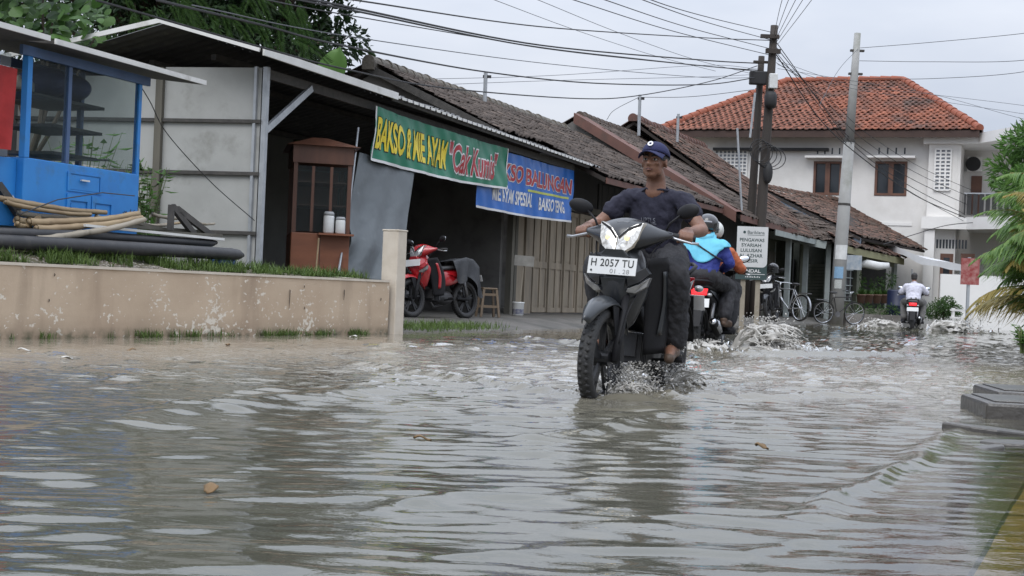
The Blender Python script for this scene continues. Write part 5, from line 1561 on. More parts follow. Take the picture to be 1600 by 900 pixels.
# hedge and pot plants by the shop
rg = np.random.default_rng(66)
hp = at(1474, 500, 42); hp.z = 0.05
hd = thing('clipped_bush', 'dark green rounded bush right of the far rider', 'bush', hp)
mb = MB(); mb.tube([(0, 0, -.1), (0, 0, .5)], [0.05, 0.03], 6); mb.build('stem', M_bark, hd)
crown_leaves(clump_cloud(rg, 16, 0, 0, 0.55, 0.42, 0.4, 0.38, 0.2, 0.3), 220, 0.07, 0.03, rg, 0.1).build('crown', L_mid, hd, fix=False)
# ------------------------------------------------------------------ poles, wires, signs, street things
M_pole = pmat('tarred_timber', (0.055, 0.045, 0.038), (0.035, 0.03, 0.027), 3, 0.8, 0.3, stretch=(1, 1, 0.2), c3=(0.10, 0.07, 0.055), c3scale=1.2, c3lo=0.5, c3hi=0.7)
M_cpole = pmat('concrete_pole', (0.36, 0.36, 0.35), (0.29, 0.29, 0.28), 1.6, 0.8, 0.2, c3=(0.14, 0.15, 0.10), c3scale=0.5, c3lo=0.52, c3hi=0.72)
M_wire = pmat('black_cable', (0.02, 0.02, 0.022), (0.015, 0.015, 0.016), 3, 0.6)
M_wire2 = pmat('grey_cable', (0.10, 0.105, 0.12), (0.08, 0.085, 0.095), 3, 0.6)

def pole_thing(name, label, b0, b1, r0, r1, mat, seg=12):
    t = thing(name, label, 'utility pole', (b0.x, b0.y, b0.z))
    mb = MB(); d = b1 - b0
    mb.tube([Vector((0, 0, -0.3))] + [d * (k / 6) for k in range(1, 7)], [r0] + [r0 + (r1 - r0) * k / 6 for k in range(1, 7)], seg)
    mb.build('shaft', mat, t, smooth=True)
    return t
P1b, P1t = at(1178, 497, 38.0), at(1210, 40, 38.0); P1b.z = 0.1
P2b, P2t = at(1163, 497, 38.4), at(1190, 88, 38.4); P2b.z = 0.1
p1 = pole_thing('timber_pole', 'taller dark timber pole with cable boxes behind the bank sign', P1b, P1t, 0.17, 0.10, M_pole)
p2 = pole_thing('timber_pole', 'shorter dark timber pole left of the taller one', P2b, P2t, 0.14, 0.085, M_pole)
def on(t, px, py, Y): return at(px, py, Y) - t.location
for (px, py, w_, h_) in ((1203, 57, 0.5, 0.05), (1208, 80, 0.4, 0.06)):
    mb = MB(); c = on(p1, px, py, 37.85); mb.bb(c.x - w_ / 2, c.x + w_ / 2, c.y - 0.05, c.y + 0.05, c.z - h_, c.z + h_); mb.build('crossarm', M_pole, p1)
mb = MB(); c = on(p1, 1208, 127, 37.8); mb.bb(c.x - 0.11, c.x + 0.11, c.y - 0.1, c.y + 0.1, c.z - 0.20, c.z + 0.20); mb.build('meter_box', M_wplast, p1, bevel=0.02)
mb = MB(); c = on(p1, 1204, 156, 37.8); mb.lathe([(0.12, -0.22), (0.17, -0.12), (0.17, 0.12), (0.12, 0.22)], 12, Matrix.Translation(c)); mb.build('cable_joint_box', M_wire, p1, smooth=True)
mb = MB()
for k in range(5):
    c = on(p1, 1186 + k * 5, 235 + 3 * k, 37.7); mb.tube([c + Vector((0.35 * math.cos(a) * (0.7 + 0.1 * k), 0.02 * k, 0.30 * math.sin(a))) for a in np.linspace(0, 2 * PI, 20)[:-1]], 0.012, 5, closed=True)
mb.build('cable_coil', M_wire, p1)
mb = MB(); c = on(p1, 1200, 270, 37.8); mb.ell(c, (0.13, 0.1, 0.3), 10, 8); mb.build('cable_bundle', M_wire, p1, smooth=True)
mb = MB(); c = on(p2, 1186, 122, 38.1); mb.bb(c.x - 0.26, c.x + 0.22, c.y - 0.1, c.y + 0.1, c.z - 0.18, c.z + 0.18); mb.build('junction_box', M_wire, p2, bevel=0.03)
mb = MB(); c = on(p2, 1190, 97, 38.1); mb.bb(c.x - 0.22, c.x + 0.22, c.y - 0.05, c.y + 0.05, c.z - 0.03, c.z + 0.03); mb.build('crossarm', M_pole, p2)
for (a, c_) in (((1172, 215), (1180, 145)), ((1160, 350), (1152, 200))):
    mb = MB(); mb.tube([at(a[0], a[1], 37.6), at(c_[0], c_[1], 37.6)], 0.03, 7)
    tag(mb.build('conduit_pipe', M_galv), 'thin pale conduit ' + ('beside the upper part of the dark poles' if a[0] == 1172 else 'standing left of the dark timber poles'), 'pipe')
C0, C1 = at(1305, 500, 43.0), at(1340, 52, 43.0); C0.z = 0.0
cpole = thing('concrete_pole', 'tall pale grey concrete utility pole in front of the corner shop', 'utility pole', C0)
dC = C1 - C0
mb = MB(); mb.tube([dC * 0 + Vector((0, 0, -.3)), dC * 0.30, dC * 0.63], [0.235, 0.20, 0.165], 12); mb.build('lower_shaft', M_cpole, cpole, smooth=True)
mb = MB(); mb.tube([dC * 0.63, dC * 0.82, dC], [0.145, 0.125, 0.10], 12); mb.build('upper_shaft', M_cpole, cpole, smooth=True)
for f in (0.41, 0.63):
    mb = MB(); mb.tube([dC * (f - 0.004), dC * (f + 0.004)], 0.21 - 0.04 * f, 12); mb.build('band', M_batten, cpole)
for f in (0.86, 0.94):
    mb = MB(); c = dC * f; mb.bb(c.x - 0.18, c.x + 0.24, c.y - 0.06, c.y + 0.06, c.z - 0.03, c.z + 0.03); mb.build('bracket', M_batten, cpole)
def pole_patch(f0, f1, mat, name, r, a0, a1):
    mb = MB(); ax = dC.normalized()
    def fn(u, v):
        a = a0 + (a1 - a0) * u; c = dC * (f0 + (f1 - f0) * v)
        return c + Vector((math.cos(a), math.sin(a), 0)) * r
    mb.grid(fn, 8, 1); mb.build(name, mat, cpole, smooth=True)
pole_patch(0.22, 0.27, M_wplast, 'paper_notice', 0.214, -2.6, -0.7)
pole_patch(0.155, 0.195, pmat('blue_sticker', (0.25, 0.42, 0.58), (0.2, 0.34, 0.5), 30), 'sticker', 0.224, -2.5, -1.2)
pole_patch(0.12, 0.15, pmat('pale_sticker', (0.5, 0.52, 0.5), (0.4, 0.42, 0.4), 30), 'sticker', 0.229, -2.3, -1.3)
for (px, py0, py1, Y, m_, lab) in ((757, 155, 112, 32.0, M_galv, 'thin steel post on the ridge of the shop house'), (998, 200, 148, 40.0, M_galv, 'thin pale post with insulator on the brown roof house'), (1058, 210, 178, 44.0, M_galv, 'short pale post on the red ridge house')):
    a, c = at(px, py0 + 12, Y), at(px + 2, py1, Y)
    t = thing('roof_post', lab, 'post', a)
    mb = MB(); mb.tube([Vector((0, 0, 0)), c - a], 0.045, 8); mb.build('shaft', m_, t)
    mb = MB(); mb.bb(c.x - a.x - 0.06, c.x - a.x + 0.13, -0.03, 0.03, c.z - a.z - 0.14, c.z - a.z - 0.08); mb.build('insulator_arm', M_wire, t)

def spline(pts, n=12):
    out = []
    P = [pts[0] * 2 - pts[1]] + pts + [pts[-1] * 2 - pts[-2]]
    for i in range(1, len(P) - 2):
        for k in range(n):
            t = k / n; a, b_, c, d = P[i - 1], P[i], P[i + 1], P[i + 2]
            out.append(0.5 * ((2 * b_) + (c - a) * t + (2 * a - 5 * b_ + 4 * c - d) * t * t + (3 * b_ - a - 3 * c + d) * t ** 3))
    out.append(pts[-1]); return out
def wire(pts, r, label, group=None, mat=None):
    mb = MB(); mb.tube(spline([at(*p) for p in pts], 10), r, 5)
    return tag(mb.build('overhead_wire', mat or M_wire), label, 'cable', group)
GW = 'cables from the upper left to the dark poles'
wire([(420, -18, 14), (554, 0, 18), (848, 42, 27), (1100, 59, 35), (1203, 63, 38)], 0.012, 'topmost of the long black cables crossing from upper left to the taller dark pole', GW)
wire([(380, -22, 14), (540, 10, 18), (848, 71, 27), (1100, 94, 35), (1186, 99, 38.3)], 0.016, 'upper of the close pair of thick cables running to the shorter dark pole', GW)
wire([(380, -18, 14), (540, 14, 18), (848, 75, 27), (1100, 103, 35), (1186, 110, 38.3)], 0.014, 'lower of the close pair of thick cables running to the shorter dark pole', GW)
wire([(380, -8, 14), (540, 23, 18), (840, 73, 27), (1000, 92, 32), (1186, 112, 38.3)], 0.008, 'thin cable just under the close pair of thick cables', GW)
wire([(300, 8, 13), (540, 56, 18), (860, 100, 27), (1100, 121, 35), (1186, 121, 38.3)], 0.007, 'thin grey cable sagging midway across the sky', GW, M_wire2)
wire([(245, 0, 13), (413, 40, 15.5), (540, 72, 18), (757, 112, 26), (930, 130, 31), (1100, 132, 36), (1183, 121, 38.3)], 0.014, 'thick cable passing over the post on the shop ridge', GW)
wire([(150, 0, 13), (413, 75, 16.2), (540, 108, 18.5), (700, 138, 23), (907, 154, 30), (1000, 149, 33), (1110, 127, 36.5), (1183, 103, 38.3)], 0.012, 'lowest black cable dipping close to the tiled roofs', GW)
for k, (x0, y0, x1, y1) in enumerate(((773, 0, 1023, 87), (841, 0, 1079, 91))):
    wire([(x0 - 60, y0 - 22, 28), (x0, y0, 30), ((x0 + x1) / 2, (y0 + y1) / 2 + 3, 36), (x1, y1, 42), (x1 + 95, y1 + 24, 46)], 0.007, ('left' if k == 0 else 'right') + ' one of two faint grey wires slanting down behind the cables', 'faint grey wires', M_wire2)
for k, (x0, x1, y1) in enumerate(((897, 1203, 86), (946, 1203, 76), (1005, 1203, 62), (1018, 1204, 50))):
    wire([(x0 - 120, -36 - 6 * k, 20), (x0, 0, 24), ((x0 + x1) / 2, y1 * 0.56, 31), (x1, y1, 38)], 0.009, ('first', 'second', 'third', 'fourth')[k] + ' from the left of four black wires meeting the taller pole from above left', 'wires from above left')
for k, x0 in enumerate((1222, 1232, 1243, 1254, 1268)):
    wire([(x0 + 22 + 5 * k, -60, 24), (x0, 0, 29), (1210 + k * 1.5, 52 + k * 4, 37.9)], 0.007, 'wire rising from the taller pole top, ' + ('first', 'second', 'third', 'fourth', 'fifth')[k] + ' from the left', 'wires rising from the pole top')
GR = 'service cables to the white house'
for k, (mx, my, ex, ey) in enumerate(((1340, 233, 1508, 335), (1335, 222, 1512, 320), (1330, 232, 1505, 345), (1345, 215, 1516, 308), (1350, 205, 1520, 298))):
    wire([(1213, 66 + k * 8, 38), ((1213 + mx) / 2 + 4, (66 + my) / 2 + 10, 40.5), (mx, my, 43.3), ((mx + ex) / 2, (my + ey) / 2 + 8, 47.5), (ex, ey, 52)], 0.012 - 0.001 * k, 'service cable past the concrete pole to the balcony, ' + ('lowest but one', 'third from the top', 'lowest', 'second from the top', 'topmost')[k], GR)
wire([(1212, 84, 38), (1280, 185, 40), (1345, 245, 43), (1430, 305, 47), (1508, 340, 51)], 0.016, 'thickest cable sagging from the dark pole across the white house wall', GR)
wire([(1380, 382, 46), (1430, 366, 48), (1480, 352, 50), (1530, 347, 52)], 0.014, 'dark cable sagging below the lower canopy of the white house', GR)
for k, (y0, y1, y2) in enumerate(((75, 62, 48), (95, 94, 80), (122, 112, 92))):
    wire([(1343, y0, 43), (1450, (y0 + y1) / 2 - 2 + 4 * k, 41), (1600, y1 - 10 * (k == 0), 38), (1700, y2 - 12, 36)], 0.008, 'wire leaving the concrete pole to the right, ' + ('topmost', 'middle', 'lowest')[k], 'wires right of the concrete pole')
for k, (y0, y1) in enumerate(((118, 165), (124, 178), (112, 186))):
    wire([(1215, 95 + 6 * k, 38), (1330, y0 + 14, 41), (1460, y0 + 30 + 3 * k, 41), (1600, y1, 40), (1680, y1 + 14, 39.5)], 0.006, 'thin wire from the dark poles over the red roof to the right edge, ' + ('uppermost', 'middle', 'lowest')[k], 'thin wires over the red roof', M_wire2)
wire([(1342, 75, 43), (1310, 110, 41), (1280, 165, 40)], 0.008, 'short stay wire from the concrete pole top down to the left', None, M_wire2)
wire([(998, 152, 40), (1080, 151, 39.5), (1178, 140, 38.4)], 0.008, 'thin wire from the roof post to the dark poles', None)
wire([(998, 152, 40), (960, 172, 41), (948, 187, 42)], 0.008, 'short wire slanting left from the post on the brown roof house', None, M_wire2)
wire([(600, 125, 36), (860, 118, 40), (1100, 102, 44), (1186, 108, 46)], 0.007, 'faint wire far behind the roofs, upper one', 'faint wires behind the roofs', M_wire2)
wire([(620, 135, 36), (860, 126, 40), (1100, 120, 44), (1186, 116, 46)], 0.007, 'faint wire far behind the roofs, lower one', 'faint wires behind the roofs', M_wire2)
wire([(217, 130, 15.6), (235, 160, 16), (262, 210, 16.8), (330, 285, 17.5), (398, 345, 17.8)], 0.006, 'thin slack wire slanting down across the grey shed wall')

# ---- banners
def mk_banner(name, label, s0, s1, top, bot, v, mat, seed, sag=0.05):
    t = thing(name, label, 'banner', st(s0, v, 0), ST_ROT)
    L_ = s1 - s0
    def fn(x, y):                       # x metres along, y 0..1 bottom->top
        u = x / L_
        zt = top[0] + (top[1] - top[0]) * u - sag * 4 * u * (1 - u) * 0.5
        zb = bot[0] + (bot[1] - bot[0]) * u - sag * 4 * u * (1 - u)
        wv = 0.018 * math.sin(x * 2.3 + y * 4.0 + seed) + 0.016 * math.sin(x * 6.1 - y * 5.2 + seed * 2) * (1 - 0.4 * y) + 0.008 * math.sin(x * 15 + y * 9)
        return Vector((x, wv, zb + (zt - zb) * y))
    mb = MB(); mb.grid(lambda a, c: fn(a * L_, c), 130, 22); mb.build('cloth', mat, t, smooth=True)
    return t, fn, L_
def letters(t, fn, L_, txt, x0, x1, y0, y1, mat, out=0.006, offset=0.0, name='lettering', spacing=1.0, shear=0.0, slope=0.0):
    f2 = lambda x, y: fn(x, y + slope * (x - x0)) + Vector((0, -out, 0))
    me = fit_text(txt, x0, x1, y0, y1, offset, f2, 2, spacing, shear)
    o = obj(name, me, mat, t); return o
M_gb = pmat('green_banner_vinyl', (0.008, 0.19, 0.105), (0.006, 0.16, 0.09), 2, 0.35, 0.15, 5)
M_bb = pmat('blue_banner_vinyl', (0.012, 0.14, 0.52), (0.01, 0.12, 0.46), 2, 0.35, 0.15, 5)
M_yel = pmat('yellow_print', (0.78, 0.62, 0.03), (0.74, 0.58, 0.03), 5, 0.4)
M_redp = pmat('red_print', (0.40, 0.02, 0.03), (0.36, 0.018, 0.028), 5, 0.4)
M_whp = pmat('white_print', (0.72, 0.72, 0.72), (0.66, 0.66, 0.66), 5, 0.4)
M_blk = pmat('black_print', (0.012, 0.015, 0.012), (0.01, 0.012, 0.01), 5, 0.4)
M_lime = pmat('lime_print', (0.50, 0.55, 0.10), (0.46, 0.5, 0.09), 5, 0.4)
gb, gfn, gL = mk_banner('green_banner', 'green banner with yellow and red lettering under the corrugated eave', 2.66, 7.50, (3.17, 3.08), (2.38, 2.36), -0.10, M_gb, 1.0)
sx = lambda px, py: hv(px, py, -0.10)[0] - 2.66
letters(gb, gfn, gL, 'BAKSO & MIE AYAM', sx(588, 215), sx(698, 240), 0.26, 0.80, M_blk, 0.006, 0.055, 'letter_outline', slope=-0.02)
letters(gb, gfn, gL, 'BAKSO & MIE AYAM', sx(588, 215), sx(698, 240), 0.26, 0.80, M_yel, 0.010, 0.030, 'lettering', slope=-0.02)
letters(gb, gfn, gL, '"Cak Kumis"', sx(703, 245), sx(777, 265), 0.20, 0.78, M_whp, 0.006, 0.065, 'letter_outline', shear=0.1)
letters(gb, gfn, gL, '"Cak Kumis"', sx(703, 245), sx(777, 265), 0.20, 0.78, M_redp, 0.010, 0.024, 'lettering', shear=0.1)
def strip(t, fn, x0, x1, y0, y1, mat, out, name):
    mb = MB(); mb.grid(lambda a, c: fn(x0 + (x1 - x0) * a, y0 + (y1 - y0) * c) + Vector((0, -out, 0)), 60, 2); mb.build(name, mat, t, smooth=True)
strip(gb, gfn, 0, gL, 0.0, 0.05, M_whp, 0.005, 'white_hem'); strip(gb, gfn, 0, 0.035, 0.05, 1, M_whp, 0.005, 'white_hem'); strip(gb, gfn, gL - 0.035, gL, 0.05, 1, M_whp, 0.005, 'white_hem')
for (x, y) in ((0.02, 0.98), (gL - 0.02, 0.98)):
    pass
bb, bfn, bL = mk_banner('blue_banner', 'blue banner with red and white lettering right of the green banner', 6.45, 11.0, (3.06, 3.02), (1.97, 1.99), 0.0, M_bb, 2.4, 0.03)
bx_ = lambda px, py: hv(px, py, 0.0)[0] - 6.45
letters(bb, bfn, bL, 'BAKSO BALUNGAN', bx_(770, 258), bx_(893, 280), 0.56, 0.82, M_whp, 0.006, 0.065, 'letter_outline', slope=-0.005)
letters(bb, bfn, bL, 'BAKSO BALUNGAN', bx_(770, 258), bx_(893, 280), 0.56, 0.82, M_redp, 0.010, 0.028, 'lettering', slope=-0.005)
letters(bb, bfn, bL, 'MIE AYAM SPESIAL', bx_(768, 315), bx_(831, 325), 0.18, 0.40, M_whp, 0.008, 0.028, 'lettering')
letters(bb, bfn, bL, 'BAKSO TENG', bx_(842, 322), bx_(881, 330), 0.16, 0.37, M_whp, 0.008, 0.028, 'lettering')
strip(bb, bfn, bx_(824, 296), bx_(889, 305), 0.435, 0.475, M_lime, 0.006, 'lime_rule')
strip(bb, bfn, 0, bL, 0.0, 0.035, M_whp, 0.005, 'white_hem')

# ---- bank sign on two posts
M_sgnw = pmat('sign_white', (0.62, 0.63, 0.63), (0.55, 0.56, 0.56), 2, 0.5)
M_sgnd = pmat('sign_dark', (0.035, 0.065, 0.065), (0.03, 0.055, 0.055), 2, 0.5)
sp0 = at(1174, 495, 30.0); sp0.z = 0.1
sg = thing('bank_sign', 'white sign board on two pale posts with lines of dark lettering', 'sign', sp0, -0.05)
def sgp(px, py): 
    p = at(px, py, 30.0) - sp0; return p.x, p.z
x0, z1 = sgp(1152, 353); x1, z0 = sgp(1197, 438)
lean = Matrix.Shear('XY', 4, (0, 0))
def rnd_rect(x0, x1, z0, z1, r, n=6):
    pts = [(x0, z1), (x0, z0)]
    pts += [(x1 - r + r * math.sin(a), z0 + r - r * math.cos(a)) for a in np.linspace(0, PI / 2, n)]
    pts += [(x1, z1)]
    return pts
RX = Matrix.Rotation(PI / 2, 4, 'X')
LN = Matrix.Rotation(0.045, 4, 'Y')       # the board leans a little
ys = -0.02
mb = MB(); mb.prism([(x0, z1), (x0, z0), (x1, z0), (x1, z1)], 0.04, RX); mb.build('board', M_sgnd, sg)
zk = z0 + (z1 - z0) * 0.235
mb = MB(); mb.prism(rnd_rect(x0 + 0.004, x1 - 0.004, zk, z1 - 0.004, 0.10), 0.004, Matrix.Translation((0, -0.0405, 0)) @ RX); mb.build('white_field', M_sgnw, sg)
def sg_text(s, a, c, y0, y1, mat, off=0.012):
    X0, X1 = x0 + (x1 - x0) * a, x0 + (x1 - x0) * c; Y0, Y1 = z0 + (z1 - z0) * y0, z0 + (z1 - z0) * y1
    me = fit_text(s, X0, X1, Y0, Y1, off, lambda x, y: Vector((x, -0.047, y)))
    return obj('lettering', me, mat, sg)
sg_text('Bariklana', 0.34, 0.88, 0.86, 0.92, M_sgnd, 0.006)
mb = MB(); mb.lathe([(0.008, 0), (0.03, 0), (0.03, 0.003), (0.008, 0.003)], 14, Matrix.Translation((x0 + (x1 - x0) * 0.24, -0.045, z0 + (z1 - z0) * 0.89)) @ RX); mb.build('logo', M_sgnd, sg)
mb = MB(); mb.bb(x0 + (x1 - x0) * 0.34, x0 + (x1 - x0) * 0.88, -0.0475, -0.045, z0 + (z1 - z0) * 0.835, z0 + (z1 - z0) * 0.842); mb.build('rule', M_sgnd, sg)
for k, (s, a, c) in enumerate((('PENGAWAS', 0.10, 0.88), ('SYARIAH', 0.16, 0.78), ('LULUSAN', 0.14, 0.80), ('AL-AZHAR', 0.10, 0.84), ('MESIR', 0.22, 0.70))):
    y = 0.715 - k * 0.098
    sg_text(s, a, c, y, y + 0.062, M_sgnd, 0.018)
sg_text('KENDAL', 0.14, 0.80, 0.135, 0.195, M_whp, 0.018)
mb = MB(); mb.bb(x0 + (x1 - x0) * 0.08, x0 + (x1 - x0) * 0.94, -0.044, -0.0405, z0 + (z1 - z0) * 0.10, z0 + (z1 - z0) * 0.11); mb.build('rule', M_whp, sg)
mb = MB()
for k in range(9):
    xx = x0 + (x1 - x0) * (0.32 + 0.055 * k); mb.bb(xx, xx + 0.018, -0.044, -0.0405, z0 + (z1 - z0) * 0.04, z0 + (z1 - z0) * (0.06 + 0.01 * (k % 2)))
mb.build('small_print', M_whp, sg)
for px in (1161, 1184):
    X, _ = sgp(px, 450); mb = MB(); mb.bb(X - 0.05, X + 0.05, 0.01, 0.06, -0.2, z0 + 0.3); mb.build('post', M_gbamb, sg)

# ---- small placard on a stick in a paint bucket, stool
bk = at(809, 497, 25.6); bk.z = 0.13
t = thing('paint_bucket', 'small white paint bucket standing by the folding doors', 'bucket', bk)
mb = MB(); mb.lathe([(0.085, 0), (0.10, 0.02), (0.105, 0.22), (0.112, 0.23), (0.112, 0.25), (0.10, 0.25), (0.095, 0.05)], 18, cap=False); mb.build('pail', M_wplast, t, smooth=True)
mb = MB(); mb.lathe([(0.1005, 0.03), (0.1035, 0.12)], 18, cap=False); mb.build('paper_label', pmat('blue_label', (0.08, 0.09, 0.16), (0.3, 0.3, 0.32), 20), t, smooth=True)
t = thing('stick_placard', 'blank weathered board on a stick standing in the paint bucket', 'placard', bk)
mb = MB(); mb.bar((0.02, 0, 0.06), (0.07, 0.02, 0.93), 0.03, 0.02); mb.build('stick', M_gbamb, t)
mb = MB(); mb.box((0.075, -0.01, 1.0), (0.36, 0.02, 0.19), Matrix.Rotation(0.05, 3, 'Y')); mb.build('board', pmat('weathered_board', (0.34, 0.33, 0.30), (0.24, 0.23, 0.21), 5, 0.85, 0.2), t)
so = at(762, 480, 22.6); so.z = 0.14
t = thing('plastic_stool', 'brown plastic stool with openwork legs in the dark shop front', 'stool', so, 0.3)
M_stool = pmat('brown_plastic', (0.16, 0.115, 0.075), (0.13, 0.095, 0.062), 5, 0.5)
mb = MB(); mb.bb(-0.12, 0.12, -0.12, 0.12, 0.44, 0.47); mb.build('seat', M_stool, t, bevel=0.01)
for (sx_, sy_) in ((1, 1), (1, -1), (-1, 1), (-1, -1)):
    mb = MB(); mb.bar((sx_ * 0.15, sy_ * 0.15, 0), (sx_ * 0.105, sy_ * 0.105, 0.44), 0.035, 0.035); mb.build('leg', M_stool, t)
for z, q in ((0.17, 0.132), (0.36, 0.115)):
    mb = MB()
    for s_ in (1, -1):
        mb.bb(-q, q, s_ * q - 0.012, s_ * q + 0.012, z - 0.02, z + 0.02)
    mb.build('stretcher', M_stool, t)

# ---- paved verge and slabs at the right
M_paver = pmat('yellow_paver', (0.46, 0.32, 0.10), (0.36, 0.25, 0.08), 3, 0.7, 0.3, 30, c3=(0.15, 0.11, 0.05), c3scale=2.5, c3lo=0.5, c3hi=0.7, tint=True)
M_slab = pmat('wet_slab', (0.085, 0.078, 0.07), (0.05, 0.047, 0.044), 2.5, 0.3, 0.4, 20, rvar=0.15)
verge = thing('paved_verge', 'sunken yellow brick paving at the lower right water edge', 'pavement', st(-10.5, -10.25, -0.030), ST_ROT)
verge.rotation_euler = (-0.05, 0, ST_ROT)
mb = MB(); mb.bb(-8, 1.3, -3.0, 0.42, -0.12, -0.045); mb.build('bedding', M_mud, verge)
pm = []
for k in range(5):
    q = MB(); q.tint = (0.5, 0.35, 0.62, 0.45, 0.75)[k]; q.bb(-0.102, 0.102, -0.050, 0.050, -0.045, 0.0)
    me = q.mesh('paving_brick'); me.materials.append(M_paver); pm.append(me)
nb = 0
for i in range(-9, 6):
    for j in range(20):
        x = i * 0.212 + (0.106 if j % 2 else 0); y = 0.33 - j * 0.106
        p = st(-10.5 + x, -10.2 + y)
        if nb >= 300: break
        o = obj('paving_brick', random.choice(pm), None, verge); nb += 1
        o.location = (x, y, 0.022 + random.gauss(0, 0.002)); o.rotation_euler = (random.gauss(0, .01), random.gauss(0, .01), random.gauss(0, .008))
mb = MB(); mb.bb(-30, 12, 0.40, 0.52, -0.15, 0.008); mb.build('kerb_stone', M_conc, verge)
for k, (a, c, z, lab) in enumerate((((1541, 652), (1640, 668), 0.085, 'nearer wet grey concrete slab standing out of the water at the right edge'), ((1558, 627), (1640, 640), 0.10, 'farther wet grey concrete slab at the right edge'))):
    p = at(a[0], a[1], 7.5 + 0.85 * k); t = thing('concrete_slab', lab, 'slab', (p.x, p.y, 0), -0.12)
    mb = MB(); mb.bb(0, 1.3, 0, 0.72, -0.16, z); mb.build('slab_body', M_slab, t, bevel=0.02)
    mb = MB(); mb.bb(0.05, 1.25, 0.05, 0.67, z, z + 0.008); mb.build('slab_face', M_slab, t, bevel=0.004)

# ---- things by the far shop and white house
def pot(px, py, Y, r, h, lab, col):
    p = at(px, py, Y); t = thing('plant_pot', lab, 'pot', p)
    mb = MB(); mb.lathe([(r * 0.7, 0), (r, h), (r * 1.1, h), (r * 1.1, h + 0.03), (r * 0.9, h + 0.03)], 12); mb.build('pot_body', col, t, smooth=True)
    rr = np.random.default_rng(int(px)); ml = MB()
    for i in range(60):
        d = rnd_unit(rr); d.z = abs(d.z) + 0.3; d.normalize(); ml.tint = float(rr.uniform(0, 1)); leaf(ml, Vector((0, 0, h)), d, d.cross(Vector((0, 0, 1))).normalized(), 0.22 * rr.uniform(.6, 1.3), 0.05)
    ml.build('foliage', L_mid, t, fix=False)
terra = pmat('clay_pot', (0.20, 0.12, 0.09), (0.15, 0.09, 0.07), 4, 0.8)
for k, px in enumerate((1345, 1357, 1370, 1382)):
    pot(px, 474, 45.6 + k * 0.35, 0.15, 0.26, 'clay plant pot on the shop counter, ' + ('first', 'second', 'third', 'fourth')[k] + ' from the concrete pole', terra)
rr = np.random.default_rng(77)
for (px, py, Y, lab) in ((1362, 498, 44.0, 'low green planting in front of the shop counter'),):
    p = at(px, py, Y); p.z = 0.1; t = thing('low_planting', lab, 'plant', p)
    crown_leaves([(Vector((x, 0, 0.32)), (0.3, 0.2, 0.22)) for x in (-0.6, -0.2, 0.2, 0.6)], 160, 0.10, 0.03, rr, 0.0).build('foliage', L_mid, t, fix=False)
    mb = MB(); mb.bb(-0.85, 0.85, -0.22, 0.22, -0.1, 0.22); mb.build('planter', M_conc, t)
p = at(1363, 414, 46.5); mb = MB(); mb.tube([Vector((-0.5, 0, 0)), Vector((-0.2, 0, 0.03)), Vector((0.2, 0, -0.03)), Vector((0.55, 0, 0))], [0.09, 0.15, 0.14, 0.1], 10)
o = mb.build('white_roll', M_wplast, smooth=True, loc=p); tag(o, 'white plastic roll hanging in the shop opening', 'roll')
p = at(1366, 440, 46.8); t = thing('hanging_plant', 'leafy plant hanging in the shop opening below the white roll', 'plant', p)
crown_leaves([(Vector((x, 0, z)), (0.25, 0.2, 0.25)) for (x, z) in ((-0.5, 0), (0.1, -0.1), (0.5, 0.1))], 120, 0.12, 0.04, rr, 0.8).build('foliage', L_mid, t, fix=False)
p = at(1330, 410, 44.3); mb = MB(); mb.box((0, 0, 0), (0.66, 0.03, 0.46)); o = mb.build('hanging_sign', pmat('pale_blue_sign', (0.45, 0.47, 0.48), (0.28, 0.34, 0.4), 6, 0.5), loc=p); tag(o, 'small pale blue notice board hanging beside the concrete pole', 'sign')
p = at(1401, 470, 44.5); p.z = 0.1; t = thing('blue_barrel', 'dark blue barrel standing behind the far rider', 'barrel', p)
mb = MB(); mb.lathe([(0.28, 0), (0.30, 0.05), (0.30, 0.5), (0.315, 0.52), (0.30, 0.54), (0.30, 0.98), (0.28, 1.02), (0.001, 1.02)], 20); mb.build('drum', pmat('dark_blue_plastic', (0.008, 0.015, 0.05), (0.007, 0.012, 0.042), 3, 0.45), t, smooth=True)
# red sign and white fence by the white house
p = at(1512, 455, 40.0); p.z = 0.1; t = thing('red_sign', 'red sign panel on a post half hidden by the palm', 'sign', p)
mb = MB(); mb.bb(-0.22, 0.30, -0.03, 0.0, 1.2, 1.95); mb.build('panel', pmat('red_panel', (0.26, 0.035, 0.035), (0.40, 0.2, 0.18), 9, 0.5), t)
mb = MB(); mb.bb(-0.02, 0.06, 0.0, 0.06, -0.1, 1.98); mb.build('post', M_galv, t)
for k, px in enumerate((1503, 1548)):
    p = at(px, 505, 41.0); p.z = 0.0; t = thing('white_barrier', 'white slatted barrier ' + ('left' if k == 0 else 'right') + ' of the pair by the palm', 'barrier', p, 0.1)
    for x in (-0.28, 0.28):
        mb = MB(); mb.bb(x - 0.035, x + 0.035, -0.04, 0.04, 0, 0.62); mb.build('post', M_wht, t)
    for z in (0.12, 0.34, 0.56):
        mb = MB(); mb.bb(-0.36, 0.36, -0.05, 0.05, z - 0.03, z + 0.03); mb.build('rail', M_wht, t)
mb = MB(); p = at(1530, 470, 43); mb.bb(-1.2, 1.4, 0, 0.1, -0.1, 1.6); o = mb.build('fence_wall', M_wht, loc=(p.x, p.y, 0.05)); tag(o, 'white panelled fence behind the palm at the far right', 'fence')
